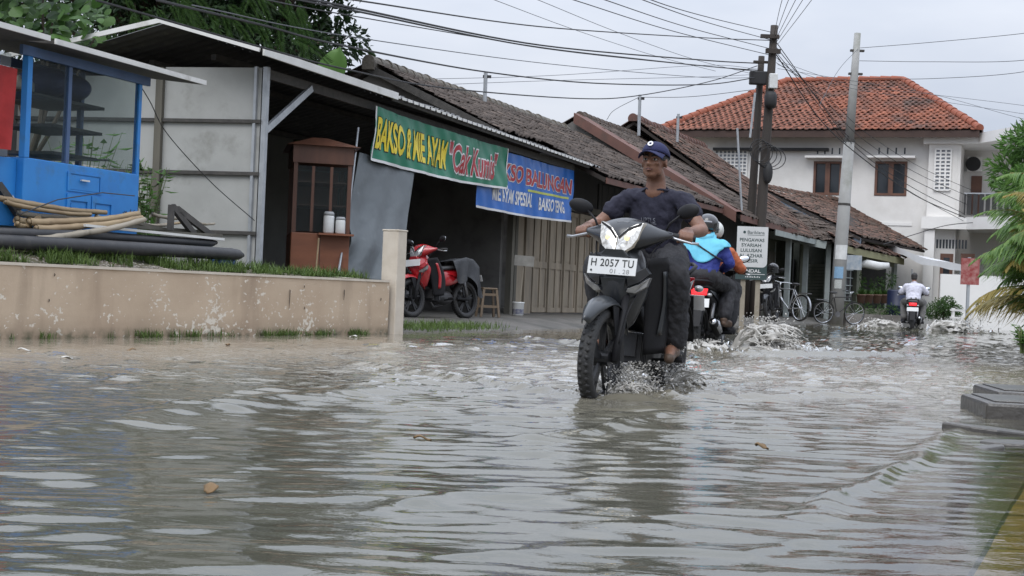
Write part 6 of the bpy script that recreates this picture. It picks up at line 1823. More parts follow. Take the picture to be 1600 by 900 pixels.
# ------------------------------------------------------------------ motorbikes and bicycles
M_tyre = pmat('tyre_rubber', (0.016, 0.016, 0.017), (0.024, 0.023, 0.022), 20, 0.62, 0.3, 60)
M_rim = pmat('black_alloy', (0.025, 0.025, 0.027), (0.035, 0.035, 0.037), 5, 0.35, metal=0.5)
M_chrome = pmat('chrome', (0.65, 0.66, 0.68), (0.55, 0.56, 0.58), 3, 0.16, metal=1.0)
M_steel = pmat('dull_steel', (0.22, 0.22, 0.23), (0.15, 0.15, 0.155), 6, 0.4, metal=0.8)
M_blkp = pmat('black_plastic', (0.012, 0.012, 0.014), (0.018, 0.018, 0.02), 4, 0.55, 0.05, spec=0.2)
M_blkg = pmat('gloss_black_paint', (0.016, 0.018, 0.022), (0.022, 0.024, 0.028), 3, 0.32, coat=0.25)
M_gry = pmat('graphite_paint', (0.032, 0.036, 0.041), (0.024, 0.027, 0.031), 3, 0.3, metal=0.1, coat=0.35)
M_seat = pmat('seat_vinyl', (0.018, 0.018, 0.019), (0.028, 0.028, 0.03), 10, 0.55, 0.2)
M_lens = pmat('lamp_lens', (0.70, 0.70, 0.68), (0.22, 0.22, 0.22), 30, 0.10, metal=0.7, emit=(1.0, 0.90, 0.74), estr=0.16, distort=1.5)
M_clear = pmat('clear_indicator', (0.42, 0.42, 0.42), (0.26, 0.26, 0.27), 22, 0.12, metal=0.4)
M_bulb = pmat('warm_bulb', (1.0, 0.75, 0.3), (1.0, 0.75, 0.3), 3, 0.3, emit=(1.0, 0.72, 0.25), estr=1.6)
M_tail = pmat('lit_tail_lamp', (0.7, 0.02, 0.03), (0.6, 0.015, 0.02), 10, 0.2, emit=(1.0, 0.05, 0.06), estr=0.9)
M_plate = pmat('white_plate', (0.70, 0.71, 0.71), (0.64, 0.65, 0.65), 4, 0.4)
M_redpt = pmat('red_paint', (0.42, 0.012, 0.018), (0.36, 0.01, 0.015), 3, 0.22, coat=0.7)
M_mirr = pmat('mirror_glass', (0.75, 0.78, 0.82), (0.7, 0.73, 0.77), 2, 0.05, metal=1.0)
M_silver = pmat('silver_trim', (0.45, 0.46, 0.48), (0.38, 0.39, 0.41), 4, 0.3, metal=0.7)

RY = Matrix.Rotation(PI / 2, 4, 'X')     # lathe axis -> local y

def wheel(parent, x, name, R=0.29, w=0.085, disc=True, tyre_m=None, turn=None):
    mb = MB()
    C = Matrix.Translation((x, 0, 0.29))
    ri = R * 0.77
    mb.lathe([(ri + 0.004, -0.032), (ri + 0.012, -0.034), (ri - 0.018, -0.022), (ri - 0.026, 0), (ri - 0.018, 0.022), (ri + 0.012, 0.034), (ri + 0.004, 0.032)], 36, C @ RY, cap=False)
    mb.lathe([(0.0, -0.05), (0.042, -0.05), (0.042, 0.05), (0.0, 0.05)], 16, C @ RY, cap=False)
    for k in range(5):
        a = 2 * PI * k / 5 + 0.3
        for da in (-0.13, 0.13):
            p = Vector((math.cos(a) * 0.035, 0, math.sin(a) * 0.035)); q = Vector((math.cos(a + da) * (ri - 0.012), 0, math.sin(a + da) * (ri - 0.012)))
            off_ = Vector((x, 0, 0.29)); mb.bar(p + off_, q + off_, 0.030, 0.018, up=(0, 1, 0))
    wh_ = mb.build(name, M_rim, parent, smooth=False)
    tb = MB(); h = w / 2
    tb.lathe([(ri, -h * 0.75), (ri + 0.012, -h), (ri + (R - ri) * 0.55, -h), (R - 0.014, -h * 0.72), (R - 0.003, -h * 0.35), (R, 0), (R - 0.003, h * 0.35), (R - 0.014, h * 0.72), (ri + (R - ri) * 0.55, h), (ri + 0.012, h), (ri, h * 0.75)], 44, C @ RY, cap=False)
    for k in range(44):                                        # tread blocks
        a = 2 * PI * k / 44
        for s in (-1, 1):
            c = Vector((x + math.cos(a + 0.05 * s) * (R - 0.005), s * h * 0.42, 0.29 + math.sin(a + 0.05 * s) * (R - 0.005)))
            Rm = Matrix((Vector((-math.sin(a), 0, math.cos(a))), Vector((0, 1, 0)), Vector((-math.cos(a), 0, -math.sin(a))))).transposed()
            tb.box(c, (0.022, 0.022, 0.008), Rm @ Matrix.Rotation(0.5 * s, 3, 'Z'))
    tb.build('tyre', tyre_m or M_tyre, wh_, smooth=True)
    if disc:
        db = MB(); db.lathe([(0.06, 0.052), (0.108, 0.052), (0.108, 0.056), (0.06, 0.056), (0.06, 0.052)], 28, C @ RY, cap=False); db.build('brake_disc', M_steel, wh_)
    return wh_

def mirror_y(pts):
    return [Vector((p[0], -p[1], p[2])) for p in pts]

def bike(name, label, loc, rz, body, accent, plate_text=None, lit=False, tail_lit=False, decal=None, cat='motorbike', steer=0.0, lean=0.0, tail_accent=None):
    t = thing(name, label, cat, loc, rz)
    t.rotation_euler = (lean, 0, rz)
    B = lambda mb, n, m_, p=None, **kw: mb.build(n, m_, p or t, **kw)
    wheel(t, 0.62, 'front_wheel'); wheel(t, -0.62, 'rear_wheel', w=0.095, disc=False)
    # fork
    for s in (-1, 1):
        mb = MB(); mb.tube([(0.615, s * 0.075, 0.275), (0.56, s * 0.075, 0.42), (0.47, s * 0.07, 0.66)], [0.024, 0.026, 0.020], 10); B(mb, 'fork_leg', M_blkp, smooth=True)
    mb = MB(); mb.box((0.60, -0.095, 0.36), (0.07, 0.035, 0.10), Matrix.Rotation(0.4, 3, 'Y')); B(mb, 'brake_caliper', M_steel)
    # front mudguard: shell round the tyre, long nose forward
    mb = MB()
    def fen(u, v):
        a = math.radians(33 + u * 122); y = (v - 0.5) * 2
        tw = 0.058 + 0.014 * math.sin(u * PI)
        if u < 0.25: tw *= 0.35 + 0.65 * (u / 0.25) ** 0.7
        r = 0.332 + (0.070 * (1 - u) ** 2.5) - 0.05 * abs(y) ** 2.2 * (1 - 0.2 * u)
        return Vector((0.62 + math.cos(a) * r, y * tw, 0.29 + math.sin(a) * r))
    mb.grid(fen, 22, 8)
    o = B(mb, 'front_mudguard', accent, smooth=True); md = o.modifiers.new('s', 'SOLIDIFY'); md.thickness = 0.005
    for s in (-1, 1):
        mb = MB(); mb.add([(0.56, s * 0.062, 0.60), (0.66, s * 0.062, 0.585), (0.60, s * 0.066, 0.42), (0.55, s * 0.066, 0.44)], [(0, 1, 2, 3)]); o = B(mb, 'mudguard_stay', M_blkp); md = o.modifiers.new('s', 'SOLIDIFY'); md.thickness = 0.006
    # leg shield / front fascia : horizontal rings
    rings = []
    for (z, w, xf, xb) in ((0.44, 0.055, 0.40, 0.30), (0.52, 0.10, 0.45, 0.30), (0.60, 0.135, 0.50, 0.29), (0.68, 0.168, 0.53, 0.27), (0.75, 0.168, 0.53, 0.26), (0.82, 0.135, 0.51, 0.26), (0.90, 0.10, 0.46, 0.27), (0.945, 0.06, 0.42, 0.29)):
        d = xf - xb
        half = [(xf, 0.0), (xf - 0.02 * d, w * 0.30), (xf - 0.16 * d, w * 0.62), (xf - 0.45 * d, w * 0.93), (xf - 0.75 * d, w), (xb, w * 0.85)]
        ring = [(a, y, z) for (a, y) in half] + [(a, -y, z) for (a, y) in reversed(half) if y > 0]
        rings.append(ring)
    mb = MB(); mb.loft(rings); B(mb, 'front_cowl', body, smooth=True, subd=1)
    # side leg shields sweeping down and back
    for s in (-1, 1):
        mb = MB()
        def ls(u, v, s=s):
            # u: front->back edge, v: top->bottom
            x = 0.40 - 0.17 * v - u * (0.13 + 0.10 * math.sin(v * PI)); y = 0.115 + 0.085 * math.sin(u * PI * 0.55) + 0.035 * (1 - v)
            z = 0.86 - 0.55 * v + 0.02 * u
            return Vector((x, s * y, z))
        mb.grid(ls, 8, 14); o = B(mb, 'leg_shield', M_blkp, smooth=True); md = o.modifiers.new('s', 'SOLIDIFY'); md.thickness = 0.008
        mb = MB(); mb.grid(lambda u, v: ls(0.42 + 0.2 * u + 0.16 * (1 - v) - 0.1 * abs(v - 0.5), 0.14 + 0.66 * v) + Vector((0.010, s * 0.007, 0)), 2, 10); o = B(mb, 'leg_shield_stripe', accent if accent is not M_blkp else M_gry, smooth=True); md = o.modifiers.new('s', 'SOLIDIFY'); md.thickness = 0.003
    # grey shield under the plate + indicators
    f_x = lambda y, z: 0.535 - 0.55 * abs(y) ** 1.6 * 2.2 - 0.9 * max(0, 0.72 - z) ** 1.2
    def plate_shape(poly, dx, th, nm, m_, par=None):
        mb_ = MB(); n = len(poly)
        fr_ = [Vector((f_x(y, z) + dx + th, y, z)) for (y, z) in poly]; bk_ = [Vector((f_x(y, z) + dx - 0.03, y, z)) for (y, z) in poly]
        mb_.add(fr_ + bk_, [tuple(range(n)), tuple(reversed(range(n, 2 * n)))] + [(i, n + i, n + (i + 1) % n, (i + 1) % n) for i in range(n)])
        return B(mb_, nm, m_, par, bevel=0.003)
    plate_shape([(-0.075, 0.74), (0.075, 0.74), (0.058, 0.655), (0, 0.635), (-0.058, 0.655)], 0.004, 0.012, 'center_shield', accent)
    for s in (-1, 1):
        plate_shape([(s * 0.075, 0.665), (s * 0.12, 0.66), (s * 0.18, 0.70), (s * 0.198, 0.755), (s * 0.15, 0.715), (s * 0.085, 0.685)], 0.010, 0.012, 'indicator', M_clear)
        plate_shape([(s * 0.085, 0.695), (s * 0.15, 0.73), (s * 0.195, 0.775), (s * 0.17, 0.81), (s * 0.12, 0.775), (s * 0.08, 0.745)], 0.004, 0.010, 'fascia_wing', body)
    plate_shape([(-0.05, 0.90), (0.05, 0.90), (0.085, 0.865), (0.075, 0.85), (-0.075, 0.85), (-0.085, 0.865)], 0.0, 0.02, 'nose_panel', accent)
    # number plate
    pm_ = Matrix.Translation((0.555, 0.0, 0.805)) @ Matrix.Rotation(-0.16, 4, 'Y')
    mb = MB(); mb.box((0, 0, 0), (0.004, 0.285, 0.098)); pl = B(mb, 'number_plate', M_plate); pl.matrix_local = pm_
    if plate_text:
        me = fit_text(plate_text, -0.125, 0.125, -0.005, 0.037, 0.010, lambda x, y: Vector((0.0035, x, y)), 0, 1.05)
        obj('plate_lettering', me, M_blk, pl)
        me = fit_text('01 . 28', -0.01, 0.105, -0.042, -0.017, 0.0, lambda x, y: Vector((0.0035, x, y)))
        obj('plate_date', me, pmat('grey_print', (0.3, 0.3, 0.3)), pl)
        mb = MB(); mb.lathe([(0.0001, 0), (0.006, 0), (0.006, 0.003), (0.0001, 0.003)], 10, Matrix.Translation((0.002, -0.12, -0.03)) @ Matrix.Rotation(PI / 2, 4, 'Y')); mb.build('plate_bolt', M_blk, pl)
    # handlebar cowl
    rings = []
    for (y, hx, hz, cx_, cz) in ((-0.27, 0.018, 0.016, 0.30, 1.005), (-0.20, 0.040, 0.034, 0.325, 0.995), (-0.14, 0.075, 0.070, 0.35, 0.99), (-0.08, 0.105, 0.098, 0.37, 0.985), (0, 0.120, 0.108, 0.38, 0.99),
                                 (0.08, 0.105, 0.098, 0.37, 0.985), (0.14, 0.075, 0.070, 0.35, 0.99), (0.20, 0.040, 0.034, 0.325, 0.995), (0.27, 0.018, 0.016, 0.30, 1.005)):
        ring = []
        for k in range(12):
            a = 2 * PI * k / 12; c_, s_ = math.cos(a), math.sin(a)
            zz = cz + hz * s_ ; xx = cx_ + hx * c_ - 0.32 * (zz - cz)
            ring.append((xx, y, zz))
        rings.append(ring)
    mb = MB(); mb.loft(rings); B(mb, 'handlebar_cowl', body, smooth=True, subd=1)
    # headlight: two swept lobes
    h_x = lambda y, z: 0.512 - 0.40 * (z - 0.90) - 1.5 * y * y
    def lamp(poly, dx, th, nm, m_, par=None):
        mb_ = MB(); n = len(poly)
        c_ = (sum(p[0] for p in poly) / n, sum(p[1] for p in poly) / n)
        fr_ = [Vector((h_x(y, z) + dx + th, y, z)) for (y, z) in poly] ; bk_ = [Vector((h_x(y, z) + dx - 0.05, y, z)) for (y, z) in poly]
        cf = Vector((h_x(*c_) + dx + th + 0.012, c_[0], c_[1]))
        mb_.add(fr_ + bk_ + [cf], [(i, (i + 1) % n, 2 * n) for i in range(n)] + [(i, n + i, n + (i + 1) % n, (i + 1) % n) for i in range(n)])
        return B(mb_, nm, m_, par)
    for s in (-1, 1):
        hl = lamp([(s * 0.003, 0.890), (s * 0.045, 0.888), (s * 0.085, 0.918), (s * 0.110, 0.965), (s * 0.126, 1.058), (s * 0.090, 1.048), (s * 0.045, 1.022), (s * 0.003, 0.975)], 0.0, 0.012, 'headlight', M_lens if lit else M_clear)
        mb = MB(); mb.ell((h_x(0.06, 0.96) + 0.020, s * 0.055, 0.965), (0.006, 0.015, 0.018), 12, 8); mb.build('bulb', M_bulb if lit else M_clear, hl, smooth=True)
        mb = MB(); mb.add([(h_x(s * y, z) + 0.021, s * y, z) for (y, z) in ((0.006, 0.974), (0.055, 1.026), (0.122, 1.058), (0.118, 1.045), (0.058, 1.012), (0.010, 0.962))], [(0, 1, 2, 3, 4, 5)]); o = mb.build('lamp_brow', M_blkp, hl); md = o.modifiers.new('s', 'SOLIDIFY'); md.thickness = 0.012
    mb = MB(); mb.bar((h_x(0, 1.075) - 0.02, -0.035, 1.062), (h_x(0, 1.075) - 0.02, 0.035, 1.062), 0.012, 0.008); B(mb, 'badge', M_silver)
    for s in (-1, 1):
        mb = MB(); mb.tube(spline([Vector((0.24, s * 0.21, 0.99)), Vector((0.37, s * 0.17, 0.90)), Vector((0.40, s * 0.13, 0.72)), Vector((0.52, s * 0.10, 0.55)), Vector((0.60, s * 0.09, 0.38))], 6), 0.0045, 6); B(mb, 'cable', M_blkp, smooth=True)
    # handlebar, grips, levers, mirrors
    mb = MB(); mb.tube([(0.20, -0.35, 0.995), (0.26, -0.22, 1.005), (0.30, 0, 1.0), (0.26, 0.22, 1.005), (0.20, 0.35, 0.995)], 0.012, 8); B(mb, 'handlebar', M_blkp, smooth=True)
    for s in (-1, 1):
        mb = MB(); mb.tube([(0.245, s * 0.235, 1.003), (0.20, s * 0.365, 0.994)], [0.018, 0.018], 10); B(mb, 'grip', M_tyre, smooth=True)
        mb = MB(); mb.tube([(0.285, s * 0.22, 1.0), (0.285, s * 0.27, 0.985), (0.265, s * 0.36, 0.965), (0.25, s * 0.40, 0.965)], [0.009, 0.008, 0.007, 0.009], 8); B(mb, 'lever', M_silver, smooth=True)
        mb = MB(); mb.tube([(0.265, s * 0.20, 1.01), (0.27, s * 0.225, 1.07), (0.255, s * 0.285, 1.125)], 0.0065, 7); mir = B(mb, 'mirror', M_blkp, smooth=True)
        rm = Matrix.Rotation(s * -0.25, 3, 'Z') @ Matrix.Rotation(0.12, 3, 'Y')
        mb = MB(); mb.ell((0.255, s * 0.325, 1.145), (0.028, 0.074, 0.043), 18, 12, rm @ Matrix.Rotation(s * 0.25, 3, 'X')); mb.build('mirror_shell', M_blkp, mir, smooth=True)
        mb = MB(); mb.ell((0.232, s * 0.325, 1.147), (0.012, 0.064, 0.036), 18, 10, rm @ Matrix.Rotation(s * 0.25, 3, 'X')); mb.build('mirror_glass', M_mirr, mir, smooth=True)
    # tunnel, frame, engine
    mb = MB(); mb.loft([[(0.34, -0.05, 0.62), (0.34, 0.05, 0.62), (0.36, 0.05, 0.80), (0.36, -0.05, 0.80)], [(0.10, -0.06, 0.44), (0.10, 0.06, 0.44), (0.10, 0.05, 0.58), (0.10, -0.05, 0.58)], [(-0.12, -0.07, 0.42), (-0.12, 0.07, 0.42), (-0.12, 0.06, 0.70), (-0.12, -0.06, 0.70)]]); B(mb, 'frame_tunnel', M_blkp, smooth=True)
    mb = MB(); mb.ell((-0.12, 0, 0.31), (0.20, 0.10, 0.11), 16, 10); mb.bar((0.0, 0, 0.33), (0.23, 0, 0.36), 0.13, 0.13)
    for k in range(5):
        mb.bar((0.07 + 0.03 * k, 0, 0.33 + 0.004 * k), (0.08 + 0.03 * k, 0, 0.331 + 0.004 * k), 0.17, 0.17)
    B(mb, 'engine', pmat('dark_engine', (0.04, 0.04, 0.042), (0.06, 0.06, 0.062), 8, 0.5, metal=0.4), smooth=False)
    for s in (-1, 1):
        mb = MB(); mb.tube([(-0.05, s * 0.08, 0.27), (-0.05, s * 0.20, 0.28)], 0.011, 8); mb.tube([(-0.05, s * 0.16, 0.285), (-0.05, s * 0.27, 0.285)], 0.018, 8); B(mb, 'footpeg', M_blkp)
        mb = MB(); mb.tube([(-0.35, s * 0.08, 0.30), (-0.62, s * 0.085, 0.29)], 0.022, 8); B(mb, 'swing_arm', M_blkp)
        mb = MB(); mb.tube([(-0.56, s * 0.10, 0.33), (-0.48, s * 0.11, 0.62)], 0.026, 10); B(mb, 'shock_absorber', M_steel, smooth=True)
    mb = MB(); mb.tube([(0.10, -0.06, 0.25), (0.0, -0.10, 0.18), (-0.25, -0.13, 0.22), (-0.33, -0.145, 0.27)], 0.018, 8)
    ex = B(mb, 'exhaust_pipe', M_steel, smooth=True)
    mb = MB(); mb.tube([(-0.30, -0.145, 0.26), (-0.36, -0.15, 0.285), (-0.66, -0.155, 0.40), (-0.71, -0.155, 0.42)], [0.03, 0.046, 0.052, 0.042], 14); mb.build('muffler', M_blkp, ex, smooth=True)
    mb = MB(); mb.tube([(-0.40, -0.165, 0.315), (-0.62, -0.17, 0.395)], [0.048, 0.052], 10); mb.build('heat_guard', M_silver, ex, smooth=True)
    mb = MB(); mb.tube([(-0.705, -0.155, 0.418), (-0.72, -0.155, 0.424)], [0.038, 0.036], 14); mb.build('muffler_tip', M_chrome, ex, smooth=True)
    # seat and tail
    def ringx(x, w, z0, z1, r=0.3):
        return [(x, -w, z0 + (z1 - z0) * r), (x, -w * 0.96, z0 + (z1 - z0) * 0.75), (x, -w * 0.6, z1), (x, 0, z1 + 0.004), (x, w * 0.6, z1), (x, w * 0.96, z0 + (z1 - z0) * 0.75), (x, w, z0 + (z1 - z0) * r), (x, w * 0.9, z0), (x, 0, z0), (x, -w * 0.9, z0)]
    mb = MB(); mb.loft([ringx(0.05, 0.07, 0.70, 0.735), ringx(-0.02, 0.10, 0.71, 0.77), ringx(-0.18, 0.125, 0.72, 0.785), ringx(-0.34, 0.135, 0.735, 0.80), ringx(-0.42, 0.13, 0.75, 0.825), ringx(-0.62, 0.115, 0.77, 0.84), ringx(-0.68, 0.08, 0.785, 0.825)]); B(mb, 'seat', M_seat, smooth=True, subd=1)
    mb = MB(); mb.loft([ringx(0.06, 0.07, 0.50, 0.71), ringx(-0.10, 0.12, 0.46, 0.725), ringx(-0.30, 0.14, 0.50, 0.745), ringx(-0.50, 0.13, 0.60, 0.77), ringx(-0.70, 0.10, 0.68, 0.79), ringx(-0.80, 0.06, 0.73, 0.785)]); B(mb, 'side_body', body, smooth=True, subd=1)
    for s in (-1, 1):
        mb = MB(); mb.add([(-0.10, s * 0.128, 0.66), (-0.50, s * 0.140, 0.74), (-0.72, s * 0.108, 0.765), (-0.52, s * 0.142, 0.69), (-0.25, s * 0.146, 0.62)], [(0, 1, 2, 3, 4)]); o = B(mb, 'tail_stripe', tail_accent or accent); md = o.modifiers.new('s', 'SOLIDIFY'); md.thickness = 0.004
    mb = MB(); mb.tube([(-0.48, -0.14, 0.80), (-0.66, -0.13, 0.85), (-0.80, -0.07, 0.865), (-0.80, 0.07, 0.865), (-0.66, 0.13, 0.85), (-0.48, 0.14, 0.80)], 0.012, 8); B(mb, 'grab_rail', M_blkp if body is not M_redpt else M_steel, smooth=True)
    mb = MB(); mb.loft([[(-0.79, -0.085, 0.70), (-0.79, 0.085, 0.70), (-0.77, 0.10, 0.78), (-0.77, -0.10, 0.78)], [(-0.835, -0.05, 0.715), (-0.835, 0.05, 0.715), (-0.83, 0.065, 0.775), (-0.83, -0.065, 0.775)]]); B(mb, 'tail_lamp', M_tail if tail_lit else M_redpt, bevel=0.006)
    for s in (-1, 1):
        mb = MB(); mb.ell((-0.80, s * 0.12, 0.71), (0.035, 0.03, 0.022), 10, 8); B(mb, 'rear_indicator', M_clear, smooth=True)
    mb = MB()
    def rf(u, v):
        a = math.radians(75 + u * 95); y = (v - 0.5) * 2; r = 0.34 - 0.03 * abs(y) ** 2
        return Vector((-0.62 + math.cos(a) * r * 1.02, y * 0.075, 0.33 + math.sin(a) * r * 0.98))
    mb.grid(rf, 14, 6); o = B(mb, 'rear_mudguard', M_blkp, smooth=True); md = o.modifiers.new('s', 'SOLIDIFY'); md.thickness = 0.006
    mb = MB(); mb.add([(-0.86, -0.07, 0.66), (-0.86, 0.07, 0.66), (-0.985, 0.055, 0.36), (-0.985, -0.055, 0.36)], [(0, 1, 2, 3)]); o = B(mb, 'mud_flap', M_blkp); md = o.modifiers.new('s', 'SOLIDIFY'); md.thickness = 0.008
    mb = MB(); mb.box((-0.90, 0, 0.62), (0.004, 0.27, 0.10), Matrix.Rotation(0.3, 3, 'Y')); rp_ = B(mb, 'rear_plate', M_plate)
    return t

BIKE_Z = -0.07
HEAD = math.atan2(-ST_E.y, -ST_E.x)
bike1_loc = Vector((0.5, 7.80, 0)) + ST_E * 0.62; bike1_loc.z = BIKE_Z
bike1 = bike('motorbike', 'black motorbike with lit headlight and white plate ploughing through the flood towards the camera', bike1_loc, HEAD, M_blkg, M_gry, 'H 2057 TU', lit=True, lean=-0.035)
bike2_loc = at(1085, 545, 15.7); bike2_loc.z = -0.09; bike2_loc += ST_E * 0.6
HEAD2 = math.atan2(ST_E.y, ST_E.x) + 0.10
bike2 = bike('motorbike', 'dark motorbike with lit red tail lamp carrying two people away behind the main rider', bike2_loc, HEAD2, M_blkp, M_gry, None, tail_lit=True)
bike3_loc = at(1420, 518, 34.5); bike3_loc.z = -0.08; bike3_loc += ST_E * 0.6
HEAD3 = math.atan2(ST_E.y, ST_E.x) + 0.12
bike3 = bike('motorbike', 'black motorbike with glowing tail lamp ridden away by the person in white', bike3_loc, HEAD3, M_blkp, M_blkp, None, tail_lit=True)
b4 = at(674, 492, 20.7); b4.z = 0.12
bike4 = bike('motorbike', 'red and black motorbike parked in the dark shop front beside the cream pillar', b4 + Vector((0.10, 0.15, 0)), math.atan2(-0.80, -0.60), M_redpt, M_redpt, None, lean=0.09, tail_accent=M_redpt)
b5 = at(1207, 492, 31.2); b5.z = 0.12
bike5 = bike('motorbike', 'grey motorbike parked right of the bank sign', b5 + Vector((0.1, 0.6, 0)), math.atan2(-0.95, -0.32), M_blkp, M_gry, None, lean=0.1)

# dark raincoat thrown over the seat of the parked red bike
M_coat = pmat('dark_raincoat', (0.016, 0.018, 0.022), (0.011, 0.012, 0.015), 5, 0.55, 0.6)
mb = MB()
def coat(u, v):
    a = (v - 0.5) * 2; x = -0.2 - u * 0.58
    w = 0.15 + 0.03 * u
    drop = max(0, abs(a) - 0.38) / 0.62
    y = (w * min(1, abs(a) / 0.38) + 0.06 * drop + 0.035 * math.sin(u * 16 + 3 * drop) * drop) * (1 if a > 0 else -1)
    z = 0.86 + 0.05 * math.sin(u * 3) - 0.50 * drop * (0.5 + 0.45 * u + 0.16 * math.sin(u * 9)) - 0.25 * max(0, u - 0.8)
    return Vector((x, y, z + 0.015 * fbm(u * 4, v * 5, 2)))
mb.grid(coat, 30, 24)
o = mb.build('raincoat', M_coat, smooth=True); o.matrix_world = Matrix.Translation(bike4.location) @ Euler(bike4.rotation_euler).to_matrix().to_4x4()
o.location = bike4.location; o.rotation_euler = bike4.rotation_euler
tag(o, 'dark raincoat draped over the seat of the parked red motorbike', 'raincoat')

# ---- bicycles
def bicycle(label, loc, rz, mat, lean=0.08):
    t = thing('bicycle', label, 'bicycle', loc, rz); t.rotation_euler = (lean, 0, rz)
    for x, nm in ((0.52, 'front_wheel'), (-0.52, 'rear_wheel')):
        C = Matrix.Translation((x, 0, 0.33))
        mb = MB(); mb.lathe([(0.30, -0.014), (0.31, -0.016), (0.315, 0), (0.31, 0.016), (0.30, 0.014), (0.295, 0), (0.30, -0.014)], 36, C @ RY, cap=False); mb.lathe([(0.0, -.04), (.02, -.04), (.02, .04), (0, .04)], 10, C @ RY, cap=False)
        for k in range(14):
            a = 2 * PI * k / 14; mb.tube([(x, 0.02 * (-1) ** k, 0.33), (x + 0.3 * math.cos(a), 0, 0.33 + 0.3 * math.sin(a))], 0.003, 4, cap=False)
        w_ = mb.build(nm, M_chrome, t)
        mb = MB(); mb.tube([(x + 0.328 * math.cos(a), 0, 0.33 + 0.328 * math.sin(a)) for a in np.linspace(0, 2 * PI, 37)[:-1]], 0.019, 7, closed=True); mb.build('tyre', M_tyre, w_, smooth=True)
    F = dict(bb=(-0.07, 0, 0.29), st_=(-0.20, 0, 0.80), hd=(0.37, 0, 0.82), hl=(0.40, 0, 0.66), ra=(-0.52, 0, 0.33), fa=(0.52, 0, 0.33))
    mb = MB()
    for a, c in (('bb', 'st_'), ('st_', 'hd'), ('bb', 'hl'), ('hd', 'hl')):
        mb.tube([F[a], F[c]], 0.016, 8)
    for s in (-0.05, 0.05):
        for a, c in (('bb', 'ra'), ('st_', 'ra'), ('hl', 'fa')):
            mb.tube([(F[a][0], s * 0.6, F[a][2]), (F[c][0], s, F[c][2])], 0.009, 6)
    mb.build('frame', mat, t)
    mb = MB(); mb.tube([(0.36, 0, 0.82), (0.34, 0, 0.98)], 0.012, 6); mb.tube([(0.22, -0.28, 0.98), (0.33, -0.2, 1.0), (0.37, 0, 0.98), (0.33, 0.2, 1.0), (0.22, 0.28, 0.98)], 0.011, 7); mb.build('handlebar', M_chrome, t, smooth=True)
    mb = MB(); mb.ell((-0.24, 0, 0.94), (0.14, 0.08, 0.035), 12, 8); sd2 = mb.build('saddle', M_seat, t, smooth=True)
    mb = MB(); mb.tube([(-0.20, 0, 0.78), (-0.23, 0, 0.92)], 0.013, 6); mb.build('seat_post', M_chrome, sd2)
    for x, a0, a1 in ((-0.52, 20, 190), (0.52, 20, 150)):
        mb = MB(); mb.grid(lambda u, v: Vector((x + 0.365 * math.cos(math.radians(a0 + u * (a1 - a0))), (v - .5) * 0.05, 0.33 + 0.365 * math.sin(math.radians(a0 + u * (a1 - a0))))), 16, 2); mb.build('mudguard', mat, t, smooth=True)
    mb = MB(); mb.bb(-0.80, -0.40, -0.07, 0.07, 0.70, 0.72); mb.build('rear_rack', M_steel, t)
    mb = MB(); mb.lathe([(0.02, -.01), (.09, -.008), (.09, .008), (.02, .01)], 16, Matrix.Translation((-0.07, -0.05, 0.29)) @ RY); mb.build('chainring', M_steel, t)
    return t
q = at(1312, 506, 42.4); q.z = 0.0
bicycle('old black bicycle leaning behind the pale concrete pole', q + Vector((-0.05, 0.0, 0.0)), 0.28, pmat('black_frame', (0.02, 0.02, 0.02), (0.03, 0.03, 0.03)))
q = at(1228, 494, 36.5); q.z = 0.12
bicycle('bicycle with pale mudguard parked right of the grey motorbike', q, 2.1, M_silver)
# ------------------------------------------------------------------ people
from mathutils.bvhtree import BVHTree
M_skin = pmat('brown_skin', (0.225, 0.115, 0.075), (0.175, 0.086, 0.056), 22, 0.52, 0.15, 140, subsurf=0.08)
M_hair = pmat('black_hair', (0.012, 0.011, 0.010), (0.022, 0.02, 0.018), 40, 0.5, 0.6, 90)
M_navy = pmat('navy_cotton', (0.019, 0.019, 0.036), (0.015, 0.0155, 0.030), 8, 0.9, 0.25, 60)
M_capm = pmat('blue_cap', (0.019, 0.023, 0.080), (0.016, 0.019, 0.066), 10, 0.85, 0.2, 90)
M_trou = pmat('black_trousers', (0.020, 0.020, 0.024), (0.028, 0.028, 0.032), 8, 0.85, 0.3, 50)
M_sand = pmat('sandal_leather', (0.10, 0.06, 0.04), (0.07, 0.045, 0.03), 10, 0.6)

def cap_(mb, pts, rs, seg=14):
    pts = [Vector(p) for p in pts]
    # denser tube for a smooth taper
    P, R_ = [], []
    for i in range(len(pts) - 1):
        for k in range(4):
            t = k / 4; P.append(pts[i].lerp(pts[i + 1], t)); R_.append(rs[i] + (rs[i + 1] - rs[i]) * t)
    P.append(pts[-1]); R_.append(rs[-1])
    mb.tube(P, R_, seg)
    mb.ell(pts[0], (rs[0],) * 3, 12, 8); mb.ell(pts[-1], (rs[-1],) * 3, 12, 8)
    for i in range(1, len(pts) - 1):
        mb.ell(pts[i], (rs[i] * 1.0,) * 3, 12, 8)

def fold(me, amp, s, seed=0.0, where=None):
    n = len(me.vertices); co = np.zeros(n * 3); me.vertices.foreach_get('co', co); co = co.reshape(-1, 3)
    no = np.zeros(n * 3); me.vertex_normals.foreach_get('vector', no); no = no.reshape(-1, 3)
    for i in range(n):
        p = co[i]
        a = mnoise.noise(Vector((p[0] * s + seed, p[1] * s * 1.4, p[2] * s * 0.55)))
        b_ = mnoise.noise(Vector((p[0] * s * 2.4, p[1] * s * 2.0 + seed, (p[2] + p[1] * 0.6) * s * 2.2)))
        k = amp * (a + 0.55 * b_)
        if where: k *= where(p)
        co[i] = p + no[i] * k
    me.vertices.foreach_set('co', co.ravel()); me.update()

